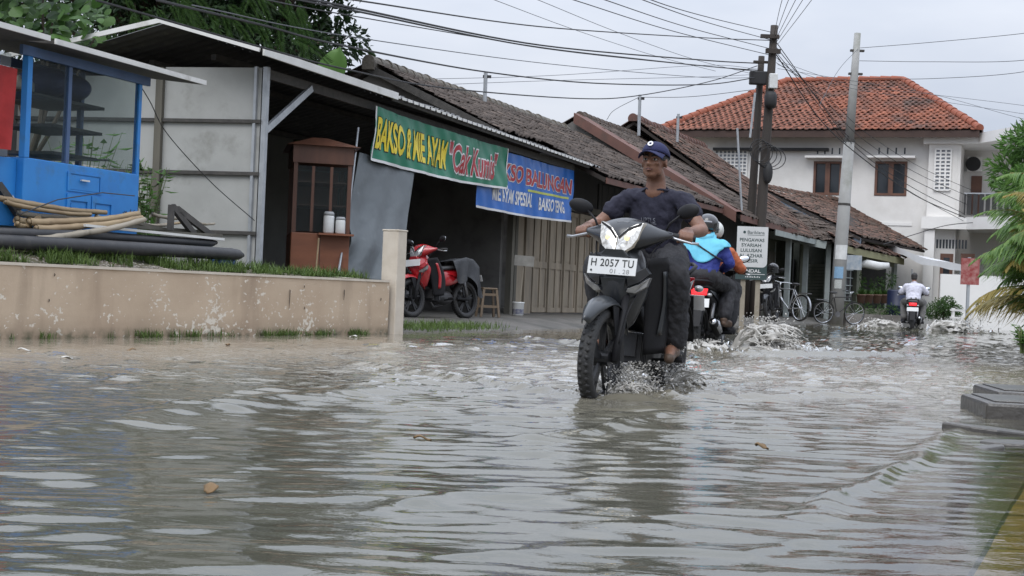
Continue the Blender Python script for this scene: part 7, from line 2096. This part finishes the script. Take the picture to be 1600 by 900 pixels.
def hand_on_grip(mb, grip, axis, wrist, s, back):
    """palm and five fingers closed round a grip. axis: outward along the grip, back: from grip to the wrist side"""
    axis = Vector(axis).normalized(); grip = Vector(grip); wrist = Vector(wrist)
    bk_ = (wrist - grip); bk_ = (bk_ - axis * bk_.dot(axis)).normalized()
    upv = axis.cross(bk_)
    if upv.z < 0: upv = -upv
    # palm: over the top/back of the grip
    pc = grip + bk_ * 0.035 + upv * 0.016
    R = Matrix((axis, bk_, upv)).transposed()
    mb.ell(pc, (0.043, 0.040, 0.019), 14, 10, R)
    cap_(mb, [wrist, pc + bk_ * 0.02], [0.027, 0.026], 12)
    for k, off_ in enumerate((-0.036, -0.013, 0.010, 0.031)):
        L_ = (0.95, 1.05, 1.0, 0.82)[k]; r = (0.0098, 0.010, 0.0096, 0.0085)[k]
        c = grip + axis * off_
        pts = [c + bk_ * 0.022 + upv * 0.024]
        for ang in (95, 150, 215, 265):
            a = math.radians(90 + (ang - 90) * L_)
            pts.append(c + (upv * math.sin(a) + bk_ * math.cos(a)) * 0.0285)
        cap_(mb, pts, [r * 1.08, r * 1.1, r, r * 0.95, r * 0.85], 9)
    # thumb leaves the inner side of the palm and closes under the grip
    c = grip - axis * 0.045
    cap_(mb, [pc - axis * 0.030 + bk_ * 0.012, c + bk_ * 0.026 - upv * 0.012, c - upv * 0.029 + bk_ * 0.004, c - upv * 0.026 - bk_ * 0.016], [0.014, 0.013, 0.0115, 0.010], 9)

def head_mesh(mb, c, R, male=True):
    H = lambda x, y, z: Vector(c) + R @ Vector((x, y, z))
    mb.ell(H(-0.008, 0, 0.035), (0.096, 0.077, 0.092), 20, 14, R)          # skull
    mb.ell(H(0.022, 0, -0.030), (0.070, 0.062, 0.078), 18, 12, R)          # face
    mb.ell(H(0.040, 0, -0.083), (0.040, 0.040, 0.032), 14, 10, R)          # chin
    mb.ell(H(0.018, 0.042, -0.058), (0.042, 0.022, 0.036), 12, 8, R); mb.ell(H(0.018, -0.042, -0.058), (0.042, 0.022, 0.036), 12, 8, R)  # jaw
    for s in (-1, 1):
        mb.ell(H(0.068, s * 0.040, -0.018), (0.022, 0.022, 0.017), 12, 8, R)  # cheek bone
        mb.ell(H(0.078, s * 0.030, 0.022), (0.014, 0.028, 0.010), 12, 8, R)   # brow
        mb.ell(H(-0.006, s * 0.079, -0.010), (0.019, 0.008, 0.032), 12, 8, R @ Matrix.Rotation(s * 0.25, 3, 'Z'))  # ear
    cap_(mb, [H(0.086, 0, 0.012), H(0.098, 0, -0.012), H(0.108, 0, -0.028)], [0.009, 0.011, 0.014], 10)   # nose
    for s in (-1, 1):
        mb.ell(H(0.096, s * 0.014, -0.032), (0.011, 0.010, 0.009), 10, 8, R)
    mb.ell(H(0.086, 0, -0.053), (0.013, 0.026, 0.008), 12, 8, R); mb.ell(H(0.085, 0, -0.066), (0.012, 0.022, 0.008), 12, 8, R)

def face_bits(parent, c, R, mouth=True):
    H = lambda x, y, z: Vector(c) + R @ Vector((x, y, z))
    for s in (-1, 1):
        mb = MB(); mb.ell(H(0.076, s * 0.031, 0.003), (0.011, 0.014, 0.008), 12, 8, R); e_ = mb.build('eye', pmat('eye_white', (0.55, 0.52, 0.48)), parent, smooth=True)
        mb = MB(); mb.ell(H(0.084, s * 0.031, 0.003), (0.005, 0.007, 0.007), 10, 8, R); mb.build('iris', M_hair, e_, smooth=True)
        mb = MB(); mb.tube([H(0.091, s * 0.010, 0.022), H(0.092, s * 0.03, 0.028), H(0.080, s * 0.05, 0.022)], [0.004, 0.0045, 0.003], 7); mb.build('eyebrow', M_hair, parent)
    mb = MB(); mb.tube([H(0.085, 0.024, -0.060), H(0.0985, 0.0, -0.0595), H(0.085, -0.024, -0.060)], [0.002, 0.0035, 0.002], 7); mb.build('mouth_line', pmat('mouth_dark', (0.05, 0.02, 0.018)), parent)
    for zz, nm in ((-0.0535, 'upper_lip'), (-0.0665, 'lower_lip')):
        mb = MB(); mb.tube([H(0.083, 0.023, zz - 0.004 if zz > -0.06 else zz + 0.004), H(0.0965, 0.0, zz), H(0.083, -0.023, zz - 0.004 if zz > -0.06 else zz + 0.004)], [0.002, 0.006, 0.002], 8); mb.build(nm, pmat('lip', (0.20, 0.085, 0.07)), parent, smooth=True)

def person(label, loc, rz, J, shirt, trousers, feet, hands=True, sleeve=0.55, face=True, voxel=0.007, shirt_fat=1.0, name='person', hood=False):
    """J: joints in the bike frame (x forward). Returns the thing and head matrix"""
    t = thing(name, label, 'person', loc, rz)
    V = lambda k: Vector(J[k])
    hd = V('head'); HR = Euler(J.get('head_rot', (0, 0, 0))).to_matrix() * J.get('head_k', 0.93)
    mb = MB()
    head_mesh(mb, hd, HR)
    cap_(mb, [V('neck') + Vector((-0.01, 0, -0.05)), V('neck') + Vector((0, 0, 0.03)), hd + HR @ Vector((-0.012, 0, -0.05))], [0.066, 0.057, 0.052], 14)
    # torso and pelvis under the clothes keep the figure continuous
    cap_(mb, [V('pelvis'), V('chest')], [0.09, 0.075], 14)
    for s, k in ((1, 'l'), (-1, 'r')):
        cap_(mb, [V('chest'), V('sh_' + k)], [0.06, 0.045], 12)
        cap_(mb, [V('sh_' + k), V('el_' + k)], [0.050, 0.040], 12)
        cap_(mb, [V('el_' + k), V('el_' + k).lerp(V('wr_' + k), 0.35), V('wr_' + k)], [0.040, 0.041, 0.028], 12)
        cap_(mb, [V('pelvis') + Vector((0, s * 0.07, 0)), V('kn_' + k)], [0.085, 0.056], 12)
        cap_(mb, [V('kn_' + k), V('kn_' + k).lerp(V('an_' + k), 0.35) + Vector((-0.02, 0, 0)), V('an_' + k)], [0.054, 0.054, 0.034], 12)
        cap_(mb, [V('an_' + k) + Vector((-0.03, 0, -0.03)), V('an_' + k) + Vector((0.06, 0, -0.045)), V('to_' + k)], [0.034, 0.034, 0.024], 10)
        if hands:
            hand_on_grip(mb, V('gr_' + k), Vector((-0.35, s, -0.07)), V('wr_' + k), s, None)
        else:
            d = (V('wr_' + k) - V('el_' + k)).normalized(); side = Vector((0, 0, 1)).cross(d).normalized(); up = d.cross(side)
            w = V('wr_' + k); R = Matrix((d, side, up)).transposed()
            mb.ell(w + d * 0.045, (0.05, 0.04, 0.018), 12, 8, R)
            for i, o_ in enumerate((-0.03, -0.01, 0.01, 0.03)):
                a = w + d * 0.08 + side * o_; cap_(mb, [a, a + d * 0.03 - up * 0.008, a + d * 0.045 - up * 0.03], [0.0095, 0.009, 0.008], 8)
            a = w + d * 0.03 - side * 0.04 * s; cap_(mb, [a, a + d * 0.035 - side * 0.02 * s - up * 0.01, a + d * 0.055 - side * 0.015 * s - up * 0.02], [0.012, 0.011, 0.009], 8)
    body = obj('body', remeshed(mb, voxel, 3, 'body'), M_skin, t)
    # shirt
    mb = MB(); f = shirt_fat
    pe, chs = V('pelvis'), V('chest')
    fw = Vector((1, 0, 0))
    for (u, rx, ry) in ((0.0, 0.135, 0.165), (0.2, 0.135, 0.165), (0.4, 0.13, 0.165), (0.6, 0.128, 0.172), (0.8, 0.126, 0.182), (1.0, 0.110, 0.17)):
        c = pe.lerp(chs, u) + Vector((0.01 * math.sin(u * PI), 0, 0.02))
        mb.ell(c, (rx * f, ry * f, 0.12), 20, 12)
    for s, k in ((1, 'l'), (-1, 'r')):
        mb.ell(V('sh_' + k) * 0.6 + chs * 0.4 + Vector((0, 0, 0.03)), (0.085 * f, 0.09 * f, 0.055), 16, 10)
        mb.ell(V('sh_' + k), (0.064 * f,) * 3, 14, 10)
        cap_(mb, [chs + Vector((0, s * 0.05, 0.085)), V('sh_' + k) + Vector((0, 0, 0.0))], [0.055 * f, 0.062 * f], 12)
        e_ = V('sh_' + k).lerp(V('el_' + k), min(1, sleeve / 0.55 * 0.8))
        if sleeve < 0.9:
            cap_(mb, [V('sh_' + k), e_], [0.064 * f, 0.066 * f], 14)
        else:
            cap_(mb, [V('sh_' + k), V('el_' + k), V('wr_' + k).lerp(V('el_' + k), 0.08)], [0.076 * f, 0.062 * f, 0.045 * f], 14)
    cap_(mb, [chs + Vector((-0.005, 0, 0.06)), V('neck') + Vector((-0.010, 0, -0.022))], [0.085 * f, 0.068 * f], 14)
    me = remeshed(mb, voxel * 1.1, 6, 'shirt')
    fold(me, 0.013, 9.0, 2.0); fold(me, 0.007, 24.0, 5.0)
    sh = obj('shirt', me, shirt, t)
    mb = MB(); n = 20; nk = V('neck') + Vector((-0.004, 0, -0.030))
    if sleeve < 0.9:
        bvs = BVHTree.FromPolygons([v.co.copy() for v in me.vertices], [tuple(p.vertices) for p in me.polygons])
        ring = []
        for a in np.linspace(0, 2 * PI, 33)[:-1]:
            q = nk + Vector((0.078 * math.cos(a) + 0.004, 0.078 * math.sin(a), 0.012 - 0.026 * math.cos(a)))
            h_ = bvs.find_nearest(q)
            ring.append(h_[0] if h_[0] is not None else q)
        mb.tube(ring, 0.007, 7, closed=True); mb.build('collar', shirt, sh, smooth=True)
    # trousers
    mb = MB()
    mb.ell(pe + Vector((-0.01, 0, -0.01)), (0.15, 0.185, 0.12), 20, 12)
    for s, k in ((1, 'l'), (-1, 'r')):
        hip = pe + Vector((0.02, s * 0.085, -0.02))
        cap_(mb, [hip, V('kn_' + k)], [0.112, 0.088], 16)
        cap_(mb, [V('kn_' + k), V('kn_' + k).lerp(V('an_' + k), 0.4) + Vector((-0.02, 0, 0)), V('an_' + k) + Vector((-0.005, 0, 0.04))], [0.088, 0.090, 0.080], 16)
    me = remeshed(mb, voxel * 1.15, 6, 'trousers')
    fold(me, 0.014, 10.0, 7.0); fold(me, 0.007, 22.0, 1.0)
    obj('trousers', me, trousers, t)
    for s, k in ((1, 'l'), (-1, 'r')):
        mb = MB(); cap_(mb, [V('an_' + k) + Vector((-0.05, 0, -0.060)), V('an_' + k) + Vector((0.05, 0, -0.070)), V('to_' + k) + Vector((0.01, 0, -0.018))], [0.030, 0.036, 0.032], 10)
        if feet == 'sandal':
            mb.tube([V('an_' + k) + Vector((0.05, -0.042, -0.06)), V('an_' + k) + Vector((0.055, 0, -0.005)), V('an_' + k) + Vector((0.05, 0.042, -0.06))], 0.008, 7)
        else:
            cap_(mb, [V('an_' + k) + Vector((-0.03, 0, -0.02)), V('an_' + k) + Vector((0.05, 0, -0.045)), V('to_' + k)], [0.044, 0.044, 0.034], 10)
        obj('sandal' if feet == 'sandal' else 'shoe', remeshed(mb, 0.008, 2, 'shoe'), M_sand if feet != 'dark' else M_trou, t)
    if face:
        face_bits(body, hd, HR)
    return t, sh, body, hd, HR

def ride_pose(dx=0.0, dz=0.0, head_rot=(0, 0, 0), grip=True, lean=0.0, arms=None):
    J = dict(pelvis=(-0.26 + dx, 0, 0.90 + dz), chest=(-0.155 + dx + lean, 0, 1.165 + dz), neck=(-0.115 + dx + lean, 0, 1.318 + dz), head=(-0.065 + dx + lean, 0, 1.446 + dz), head_rot=head_rot)
    for s, k in ((1, 'l'), (-1, 'r')):
        J['sh_' + k] = (-0.135 + dx + lean, s * 0.178, 1.222 + dz)
        J['el_' + k] = (-0.05 + dx, s * 0.325, 1.055 + dz)
        J['wr_' + k] = (0.135 + dx, s * 0.315, 1.035 + dz * 0.3)
        J['gr_' + k] = (0.217, s * 0.315, 0.997)
        J['kn_' + k] = (0.16 + dx, s * 0.235, 0.79)
        J['an_' + k] = (-0.02 + dx, s * 0.215, 0.385)
        J['to_' + k] = (0.12 + dx, s * 0.24, 0.315)
    return J

# main rider: looks slightly to his right, towards the camera
J = ride_pose(0.0, 0.0, (0.0, -0.10, -0.06))
rider, r_sh, r_body, hd, HR = person('person in navy shirt, blue cap and black trousers riding the black motorbike', bike1_loc, HEAD, J, M_navy, M_trou, 'sandal', sleeve=0.34, shirt_fat=0.94)
rider.rotation_euler = (-0.035, 0, HEAD)
H = lambda x, y, z: hd + HR @ Vector((x, y, z))
# cap with brim and badge
mb = MB()
def dome(u, v):
    a = u * 2 * PI; th = v * PI / 2
    r = math.cos(th)
    return H(-0.008 + 0.109 * r * math.cos(a), 0.090 * r * math.sin(a), 0.042 + 0.014 * math.cos(a) * r + 0.088 * math.sin(th) ** 0.9)
mb.grid(dome, 32, 10); cp_ = mb.build('cap', M_capm, rider, smooth=True); md = cp_.modifiers.new('s', 'SOLIDIFY'); md.thickness = 0.004
mb = MB()
def brim(u, v):
    a = (u - 0.5) * 2.3; x = 0.098 * math.cos(a) + v * 0.075 * math.cos(a * 0.75); y = 0.088 * math.sin(a) * (1 + 0.04 * v)
    return H(x - 0.006, y, 0.058 - 0.016 * v - 0.055 * (y / 0.09) ** 2 * (0.35 + 0.4 * v))
mb.grid(brim, 24, 6); o = mb.build('cap_brim', M_capm, cp_, smooth=True); md = o.modifiers.new('s', 'SOLIDIFY'); md.thickness = 0.005
bm_ = Matrix.Translation(H(0.0925, -0.006, 0.101)) @ (HR.to_4x4() @ Matrix.Rotation(PI / 2 - 0.50, 4, 'Y'))
mb = MB(); mb.lathe([(0.009, 0.0), (0.019, 0.0), (0.019, 0.004), (0.009, 0.004), (0.009, 0.0)], 18, bm_, cap=False); mb.build('cap_badge', M_whp, cp_)
# short hair at the sides
mb = MB(); mb.ell(H(-0.014, 0, 0.028), (0.098, 0.0815, 0.062), 20, 12, HR); mb.build('hair', M_hair, rider, smooth=True)
# chest print wrapped on the shirt
bv = BVHTree.FromPolygons([v.co.copy() for v in r_sh.data.vertices], [tuple(p.vertices) for p in r_sh.data.polygons])
def on_shirt(y, z, out=0.002):
    h_ = bv.ray_cast(Vector((1.0, y, z)), Vector((-1, 0, 0)))
    return (h_[0] + Vector((out, 0, 0))) if h_[0] is not None else Vector((0, y, z))
me = fit_text('UPTLS', -0.060, 0.030, 1.085, 1.113, 0.0, lambda x, y: on_shirt(x, y), 1)
obj('chest_print', me, pmat('grey_print2', (0.23, 0.24, 0.28), (0.2, 0.21, 0.25)), r_sh)
mb = MB(); mb.grid(lambda u, v: on_shirt(-0.062 + 0.098 * u, 1.076 + 0.004 * v), 20, 1); mb.build('print_rule', MATS['grey_print2'], r_sh)

# second bike: driver in orange with white helmet, passenger in blue with cyan hood and dark helmet
M_orange = pmat('orange_jacket', (0.42, 0.115, 0.045), (0.36, 0.095, 0.038), 6, 0.8, 0.3, 40)
M_bluej = pmat('royal_blue_jacket', (0.015, 0.028, 0.20), (0.012, 0.022, 0.16), 6, 0.7, 0.3, 40)
M_cyan = pmat('cyan_cloth', (0.14, 0.50, 0.66), (0.12, 0.44, 0.60), 6, 0.75, 0.2, 30)
M_helw = pmat('white_helmet', (0.62, 0.63, 0.60), (0.56, 0.57, 0.54), 3, 0.2, coat=0.6)
M_helb = pmat('dark_helmet', (0.02, 0.021, 0.024), (0.03, 0.03, 0.032), 3, 0.22, coat=0.6)
def helmet(parent, hd, HR, mat, visor):
    H = lambda x, y, z: hd + HR @ Vector((x, y, z))
    mb = MB()
    def shell(u, v):
        a = u * 2 * PI; th = -0.75 + v * (PI / 2 + 0.75)
        fr_ = max(0, math.cos(a)) ** 2
        r = math.cos(th); zz = math.sin(th)
        if th < 0.05: r *= (1 - 0.0 * fr_)
        return H(-0.005 + 0.142 * r * math.cos(a), 0.125 * r * math.sin(a), 0.035 + 0.125 * zz + (0.09 * fr_ * (1 - v)))
    mb.grid(shell, 36, 16); h_ = mb.build('helmet', mat, parent, smooth=True); md = h_.modifiers.new('s', 'SOLIDIFY'); md.thickness = 0.015
    mb = MB(); mb.grid(lambda u, v: H(0.148 * math.cos((u - .5) * 2.4), 0.132 * math.sin((u - .5) * 2.4), -0.055 + 0.13 * v), 20, 6); mb.build('visor', visor, h_, smooth=True)
    mb = MB(); mb.grid(lambda u, v: H(-0.01 + 0.146 * math.cos(PI + (u - .5) * 1.6) * math.cos(0.15), 0.129 * math.sin(PI + (u - .5) * 1.6), 0.035 + 0.018 * v), 16, 1); mb.build('helmet_stripe', M_silver, h_)
vis = glassmat('smoked_visor', (0.02, 0.02, 0.02), 0.75, 0.05)
J = ride_pose(0.06, -0.02, (0, 0, 0)); 
d2, *_r = person('person in orange jacket and white helmet driving the second motorbike', bike2_loc, HEAD2, J, M_orange, M_trou, 'dark', sleeve=1.0, face=False, voxel=0.011, shirt_fat=1.05)
helmet(d2, _r[2], _r[3], M_helw, vis)
J = ride_pose(-0.34, 0.03, (0, 0.12, -0.2))
for s, k in ((1, 'l'), (-1, 'r')):
    J['el_' + k] = (-0.46, s * 0.27, 1.07); J['wr_' + k] = (-0.28, s * 0.17, 1.0)
    J['kn_' + k] = (-0.14, s * 0.23, 0.80); J['an_' + k] = (-0.36, s * 0.22, 0.46); J['to_' + k] = (-0.22, s * 0.26, 0.40)
p2_, *_r = person('passenger in royal blue jacket, cyan hood and dark helmet on the second motorbike', bike2_loc, HEAD2, J, M_bluej, M_trou, 'shoe', hands=False, sleeve=1.0, face=False, voxel=0.011, shirt_fat=1.05)
helmet(p2_, _r[2], _r[3], M_helb, vis)
# hood / head cloth over the upper back
bv2 = BVHTree.FromPolygons([v.co.copy() for v in _r[0].data.vertices], [tuple(p.vertices) for p in _r[0].data.polygons])
mb = MB()
cN = Vector(J['neck'])
def cape(u, v):
    a = PI + (u - 0.5) * 3.9
    wid = 0.085 + 0.16 * v
    p = cN + Vector((math.cos(a) * wid * 0.9 - 0.02 * v, math.sin(a) * wid * 1.15, 0.04 - 0.33 * v * (0.40 + 0.60 * max(0, -math.cos(a)) ** 4)))
    q = bv2.find_nearest(p)
    if q[0] is not None and v > 0.12:
        nrm = (p - cN); 
        p = p.lerp(q[0] + q[1] * 0.018, 0.85)
    return p + Vector((-0.010 * math.sin(u * 26) * v, 0, 0))
mb.grid(cape, 48, 16); o = mb.build('hood', M_cyan, p2_, smooth=True); md = o.modifiers.new('s', 'SOLIDIFY'); md.thickness = 0.006
mb = MB(); mb.tube([cN + Vector((-0.03, 0, 0.05)), cN + Vector((-0.0, 0, -0.02))], [0.095, 0.10], 16); mb.build('hood_collar', M_cyan, o, smooth=True)
mb = MB()
pts = []
for k in range(14):
    u = k / 13; p = Vector((-0.9, -0.20 + 0.36 * u, 1.10 + 0.22 * u)) + Vector((0, 0, 0.0))
    h_ = bv2.ray_cast(p, Vector((1, 0, 0)))
    pts.append((h_[0] + Vector((-0.028, 0, 0))) if h_[0] is not None else p + Vector((0.3, 0, 0)))
mb.tube(pts, 0.009, 6); mb.build('bag_strap', M_trou, p2_)

# far rider in white
M_tee = pmat('white_tee', (0.58, 0.58, 0.66), (0.52, 0.52, 0.60), 6, 0.85, 0.2, 30)
M_grytr = pmat('grey_trousers', (0.16, 0.155, 0.15), (0.12, 0.118, 0.115), 6, 0.9)
J = ride_pose(-0.04, -0.04, (0, 0.1, 0))
d3, *_r = person('bareheaded person in white shirt riding away on the far motorbike', bike3_loc, HEAD3, J, M_tee, M_grytr, 'dark', face=False, voxel=0.014, shirt_fat=1.12)
H = lambda x, y, z: _r[2] + _r[3] @ Vector((x, y, z))
mb = MB(); mb.ell(H(-0.018, 0, 0.042), (0.100, 0.086, 0.092), 18, 12, _r[3]); mb.ell(H(-0.045, 0, -0.01), (0.07, 0.075, 0.075), 16, 10, _r[3]); mb.build('hair', M_hair, d3, smooth=True)
# helmet left on the parked grey motorbike
hm = thing('loose_helmet', 'black helmet hanging on the handlebar of the grey motorbike by the sign', 'helmet', (b5.x + 0.02, b5.y + 0.25, 1.16 + 0.12), math.atan2(-0.95, -0.32))
helmet(hm, Vector((0, 0, 0)), Matrix.Identity(3), M_helb, vis)
# ------------------------------------------------------------------ splashes
m = bpy.data.materials.new('water_drop'); m.use_nodes = True
nt = m.node_tree; b = nt.nodes['Principled BSDF']
b.inputs['Base Color'].default_value = (0.62, 0.60, 0.56, 1); b.inputs['Roughness'].default_value = 0.2
b.inputs['Transmission Weight'].default_value = 0.30; b.inputs['IOR'].default_value = 1.33
MATS['water_drop'] = m
def drops(name, label, sampler, n, rmin, rmax, seed):
    rng = np.random.default_rng(seed); mb = MB()
    for i in range(n):
        p, stretch, d = sampler(rng)
        r = rmin + (rmax - rmin) * rng.uniform() ** 3
        z = Vector(d).normalized(); x = z.cross(Vector((0.3, 0.5, 0.8))).normalized(); y = z.cross(x)
        R = Matrix((x, y, z)).transposed()
        mb.ell(p, (r, r, r * stretch), 6, 4, R)
    o = mb.build(name, MATS['water_drop'], smooth=True, fix=False)
    return tag(o, label, 'water splash', kind='stuff')
def jet(c, spread, up, along, dirv, low=0.0):
    c = Vector(c); dirv = Vector(dirv)
    def f(rng):
        a = rng.uniform(0, 2 * PI); q = abs(rng.normal(0, 1))
        h = up * rng.uniform() ** 2.2
        p = c + Vector((math.cos(a) * spread * q * 0.6, math.sin(a) * spread * q * 0.6, low + h)) + dirv * rng.uniform(-1, 1) * along
        d = Vector((math.cos(a), math.sin(a), rng.uniform(-0.3, 1.2)))
        return p, rng.uniform(1, 2.2), d
    return f
e3 = ST_E

def sheet(name, label, c, dirs, n, reach, height, r, seed, voxel):
    """thrown water: ballistic strands merged into ragged sheets"""
    rng = np.random.default_rng(seed); mb = MB(); c = Vector(c)
    for i in range(n):
        d = Vector(dirs[rng.integers(len(dirs))]).normalized()
        a = rng.normal(0, 0.45); d = Matrix.Rotation(a, 3, 'Z') @ d
        st0 = c + ST_E * rng.uniform(-0.35, 0.35) * reach + d * rng.uniform(0, 0.15) * reach
        L_ = reach * rng.uniform(0.35, 1.0); h = height * rng.uniform(0.25, 1.0) ** 1.4
        pts, rs = [], []
        for k in range(7):
            t = k / 6 * rng.uniform(0.9, 1.0)
            pts.append(st0 + d * L_ * t + Vector((rng.normal(0, 0.008), rng.normal(0, 0.008), h * 4 * t * (1 - t) * (1 if t < 0.5 else 1.0) - 0.015)))
            rs.append(r * (1.25 - t) * rng.uniform(0.6, 1.3))
        mb.tube(pts, rs, 6)
        for k in range(3):
            q = pts[rng.integers(2, 7)] + Vector((rng.normal(0, 0.03), rng.normal(0, 0.03), rng.normal(0.01, 0.03))) * (reach / 0.4)
            rr = r * rng.uniform(0.4, 0.9); mb.ell(q, (rr, rr, rr * 1.3), 6, 5)
    o = obj(name, remeshed(mb, voxel, 1, name), MATS['water_drop'])
    return tag(o, label, 'water splash', kind='stuff')
side = Vector((ST_E.y, -ST_E.x, 0))
drops('wheel_splash', 'spray of drops thrown up round the front wheel of the main motorbike', jet((0.68, 8.05, 0.0), 0.17, 0.20, 0.20, e3), 2200, 0.002, 0.007, 91)
drops('wheel_splash', 'spray of drops beside the rear wheel under the main rider', jet((0.98, 8.8, 0.0), 0.20, 0.26, 0.28, e3), 1900, 0.002, 0.008, 92)
drops('wheel_splash', 'white water drops thrown up right of the second motorbike', jet((3.0, 16.6, 0.0), 0.30, 0.40, 0.35, e3), 1500, 0.004, 0.012, 93)
drops('wheel_splash', 'low spray behind the rear wheel of the second motorbike', jet((2.05, 15.3, 0.0), 0.22, 0.14, 0.25, e3), 700, 0.003, 0.009, 94)
drops('wheel_splash', 'white water drops on the right side of the far motorbike', jet((11.2, 34.9, 0.0), 0.5, 0.36, 0.4, e3), 500, 0.008, 0.02, 95)
drops('wheel_splash', 'white water drops on the left side of the far motorbike', jet((9.0, 34.9, 0.0), 0.45, 0.28, 0.4, e3), 400, 0.008, 0.02, 96)
sheet('splash_sheet', 'ragged sheet of water curling off the front wheel of the main motorbike', (0.60, 7.95, 0), [side, -side, side * 0.6 - ST_E], 46, 0.30, 0.11, 0.010, 101, 0.006)
sheet('splash_sheet', 'ragged sheet of water at the rear wheel under the main rider', (1.0, 8.9, 0), [side, -side, side + ST_E], 46, 0.36, 0.15, 0.011, 102, 0.007)
sheet('splash_sheet', 'plume of muddy water standing right of the second motorbike', (2.55, 16.0, 0), [side, side + ST_E * 0.6], 140, 0.95, 0.34, 0.017, 103, 0.013)
sheet('splash_sheet', 'low curl of water behind the second motorbike', (2.0, 15.2, 0), [side, -side, -ST_E], 60, 0.55, 0.14, 0.018, 104, 0.014)
sheet('splash_sheet', 'plume of water on the right of the far motorbike', (10.3, 34.8, 0), [side, side + ST_E * 0.4], 90, 1.4, 0.32, 0.030, 105, 0.03)
sheet('splash_sheet', 'plume of water on the left of the far motorbike', (9.7, 34.8, 0), [-side, -side + ST_E * 0.4], 80, 1.2, 0.26, 0.028, 106, 0.03)

# ------------------------------------------------------------------ loose stones and litter at the water edge
rg = np.random.default_rng(120)
for k, (px, py, w_, l_, z_, lab) in enumerate(((1552, 676, 0.42, 0.20, 0.022, 'broken dark kerb piece lying against the nearer slab'), (1590, 694, 0.34, 0.18, 0.012, 'lower broken kerb piece at the right edge under the slabs'), (1536, 700, 0.22, 0.12, 0.006, 'smallest kerb fragment just breaking the water left of the others'))):
    r_ = ray(px, py); Yy = -CAM_H / r_.z; p = at(px, py, Yy)
    poly = [(math.cos(a) * w_ / 2 * rg.uniform(0.75, 1.15), math.sin(a) * l_ / 2 * rg.uniform(0.75, 1.2)) for a in np.linspace(0, 2 * PI, 9)[:-1]]
    mb = MB(); mb.prism(poly, 0.12 + z_, Matrix.Translation((0, 0, -0.12)))
    o = mb.build('kerb_fragment', M_slab, None, loc=(p.x, p.y, 0), bevel=0.01); o.rotation_euler = (rg.normal(0, 0.04), rg.normal(0, 0.05), -0.15 + 0.2 * k)
    tag(o, lab, 'kerb stone', 'broken kerb pieces')
M_lit = pmat('pale_litter', (0.6, 0.58, 0.54), (0.5, 0.48, 0.44), 20, 0.6)
M_leafd = pmat('dead_leaf', (0.17, 0.10, 0.04), (0.12, 0.075, 0.03), 20, 0.7)
for k, (px, py, m_, nm, lab) in enumerate(((38, 549, M_lit, 'litter_scrap', 'white litter scrap floating near the left edge by the wall'), (104, 562, M_lit, 'litter_scrap', 'white litter scrap floating right of the first one'), (356, 541, M_leafd, 'floating_leaf', 'brown leaf floating below the flaking patch of wall'),
        (552, 527, M_lit, 'litter_scrap', 'small white scrap floating near the cream pillar'), (205, 549, M_leafd, 'floating_leaf', 'brown leaf floating between the white scraps'), (330, 770, M_leafd, 'floating_leaf', 'brown leaf drifting in the near water at lower left'), (1190, 702, M_leafd, 'floating_leaf', 'brown leaf drifting right of the main motorbike'), (660, 690, M_leafd, 'floating_leaf', 'brown leaf drifting left of the main motorbike'))):
    r_ = ray(px, py); Yy = -CAM_H / r_.z; p = at(px, py, Yy)
    mb = MB(); s_ = 0.035 if m_ is M_leafd else 0.05
    mb.grid(lambda u, v: Vector(((u - .5) * 2 * s_ * (1 - 0.5 * abs(v - .5)), (v - .5) * s_ * (1.2 - 1.6 * abs(u - .5)), 0.008 * math.sin(u * 5) + 0.004 * math.sin(v * 6))), 6, 4)
    o = mb.build(nm, m_, None, smooth=True, loc=(p.x, p.y, 0.012)); o.rotation_euler = (0, 0, k * 0.9); md = o.modifiers.new('s', 'SOLIDIFY'); md.thickness = 0.003
    tag(o, lab, 'litter' if m_ is M_lit else 'leaf')
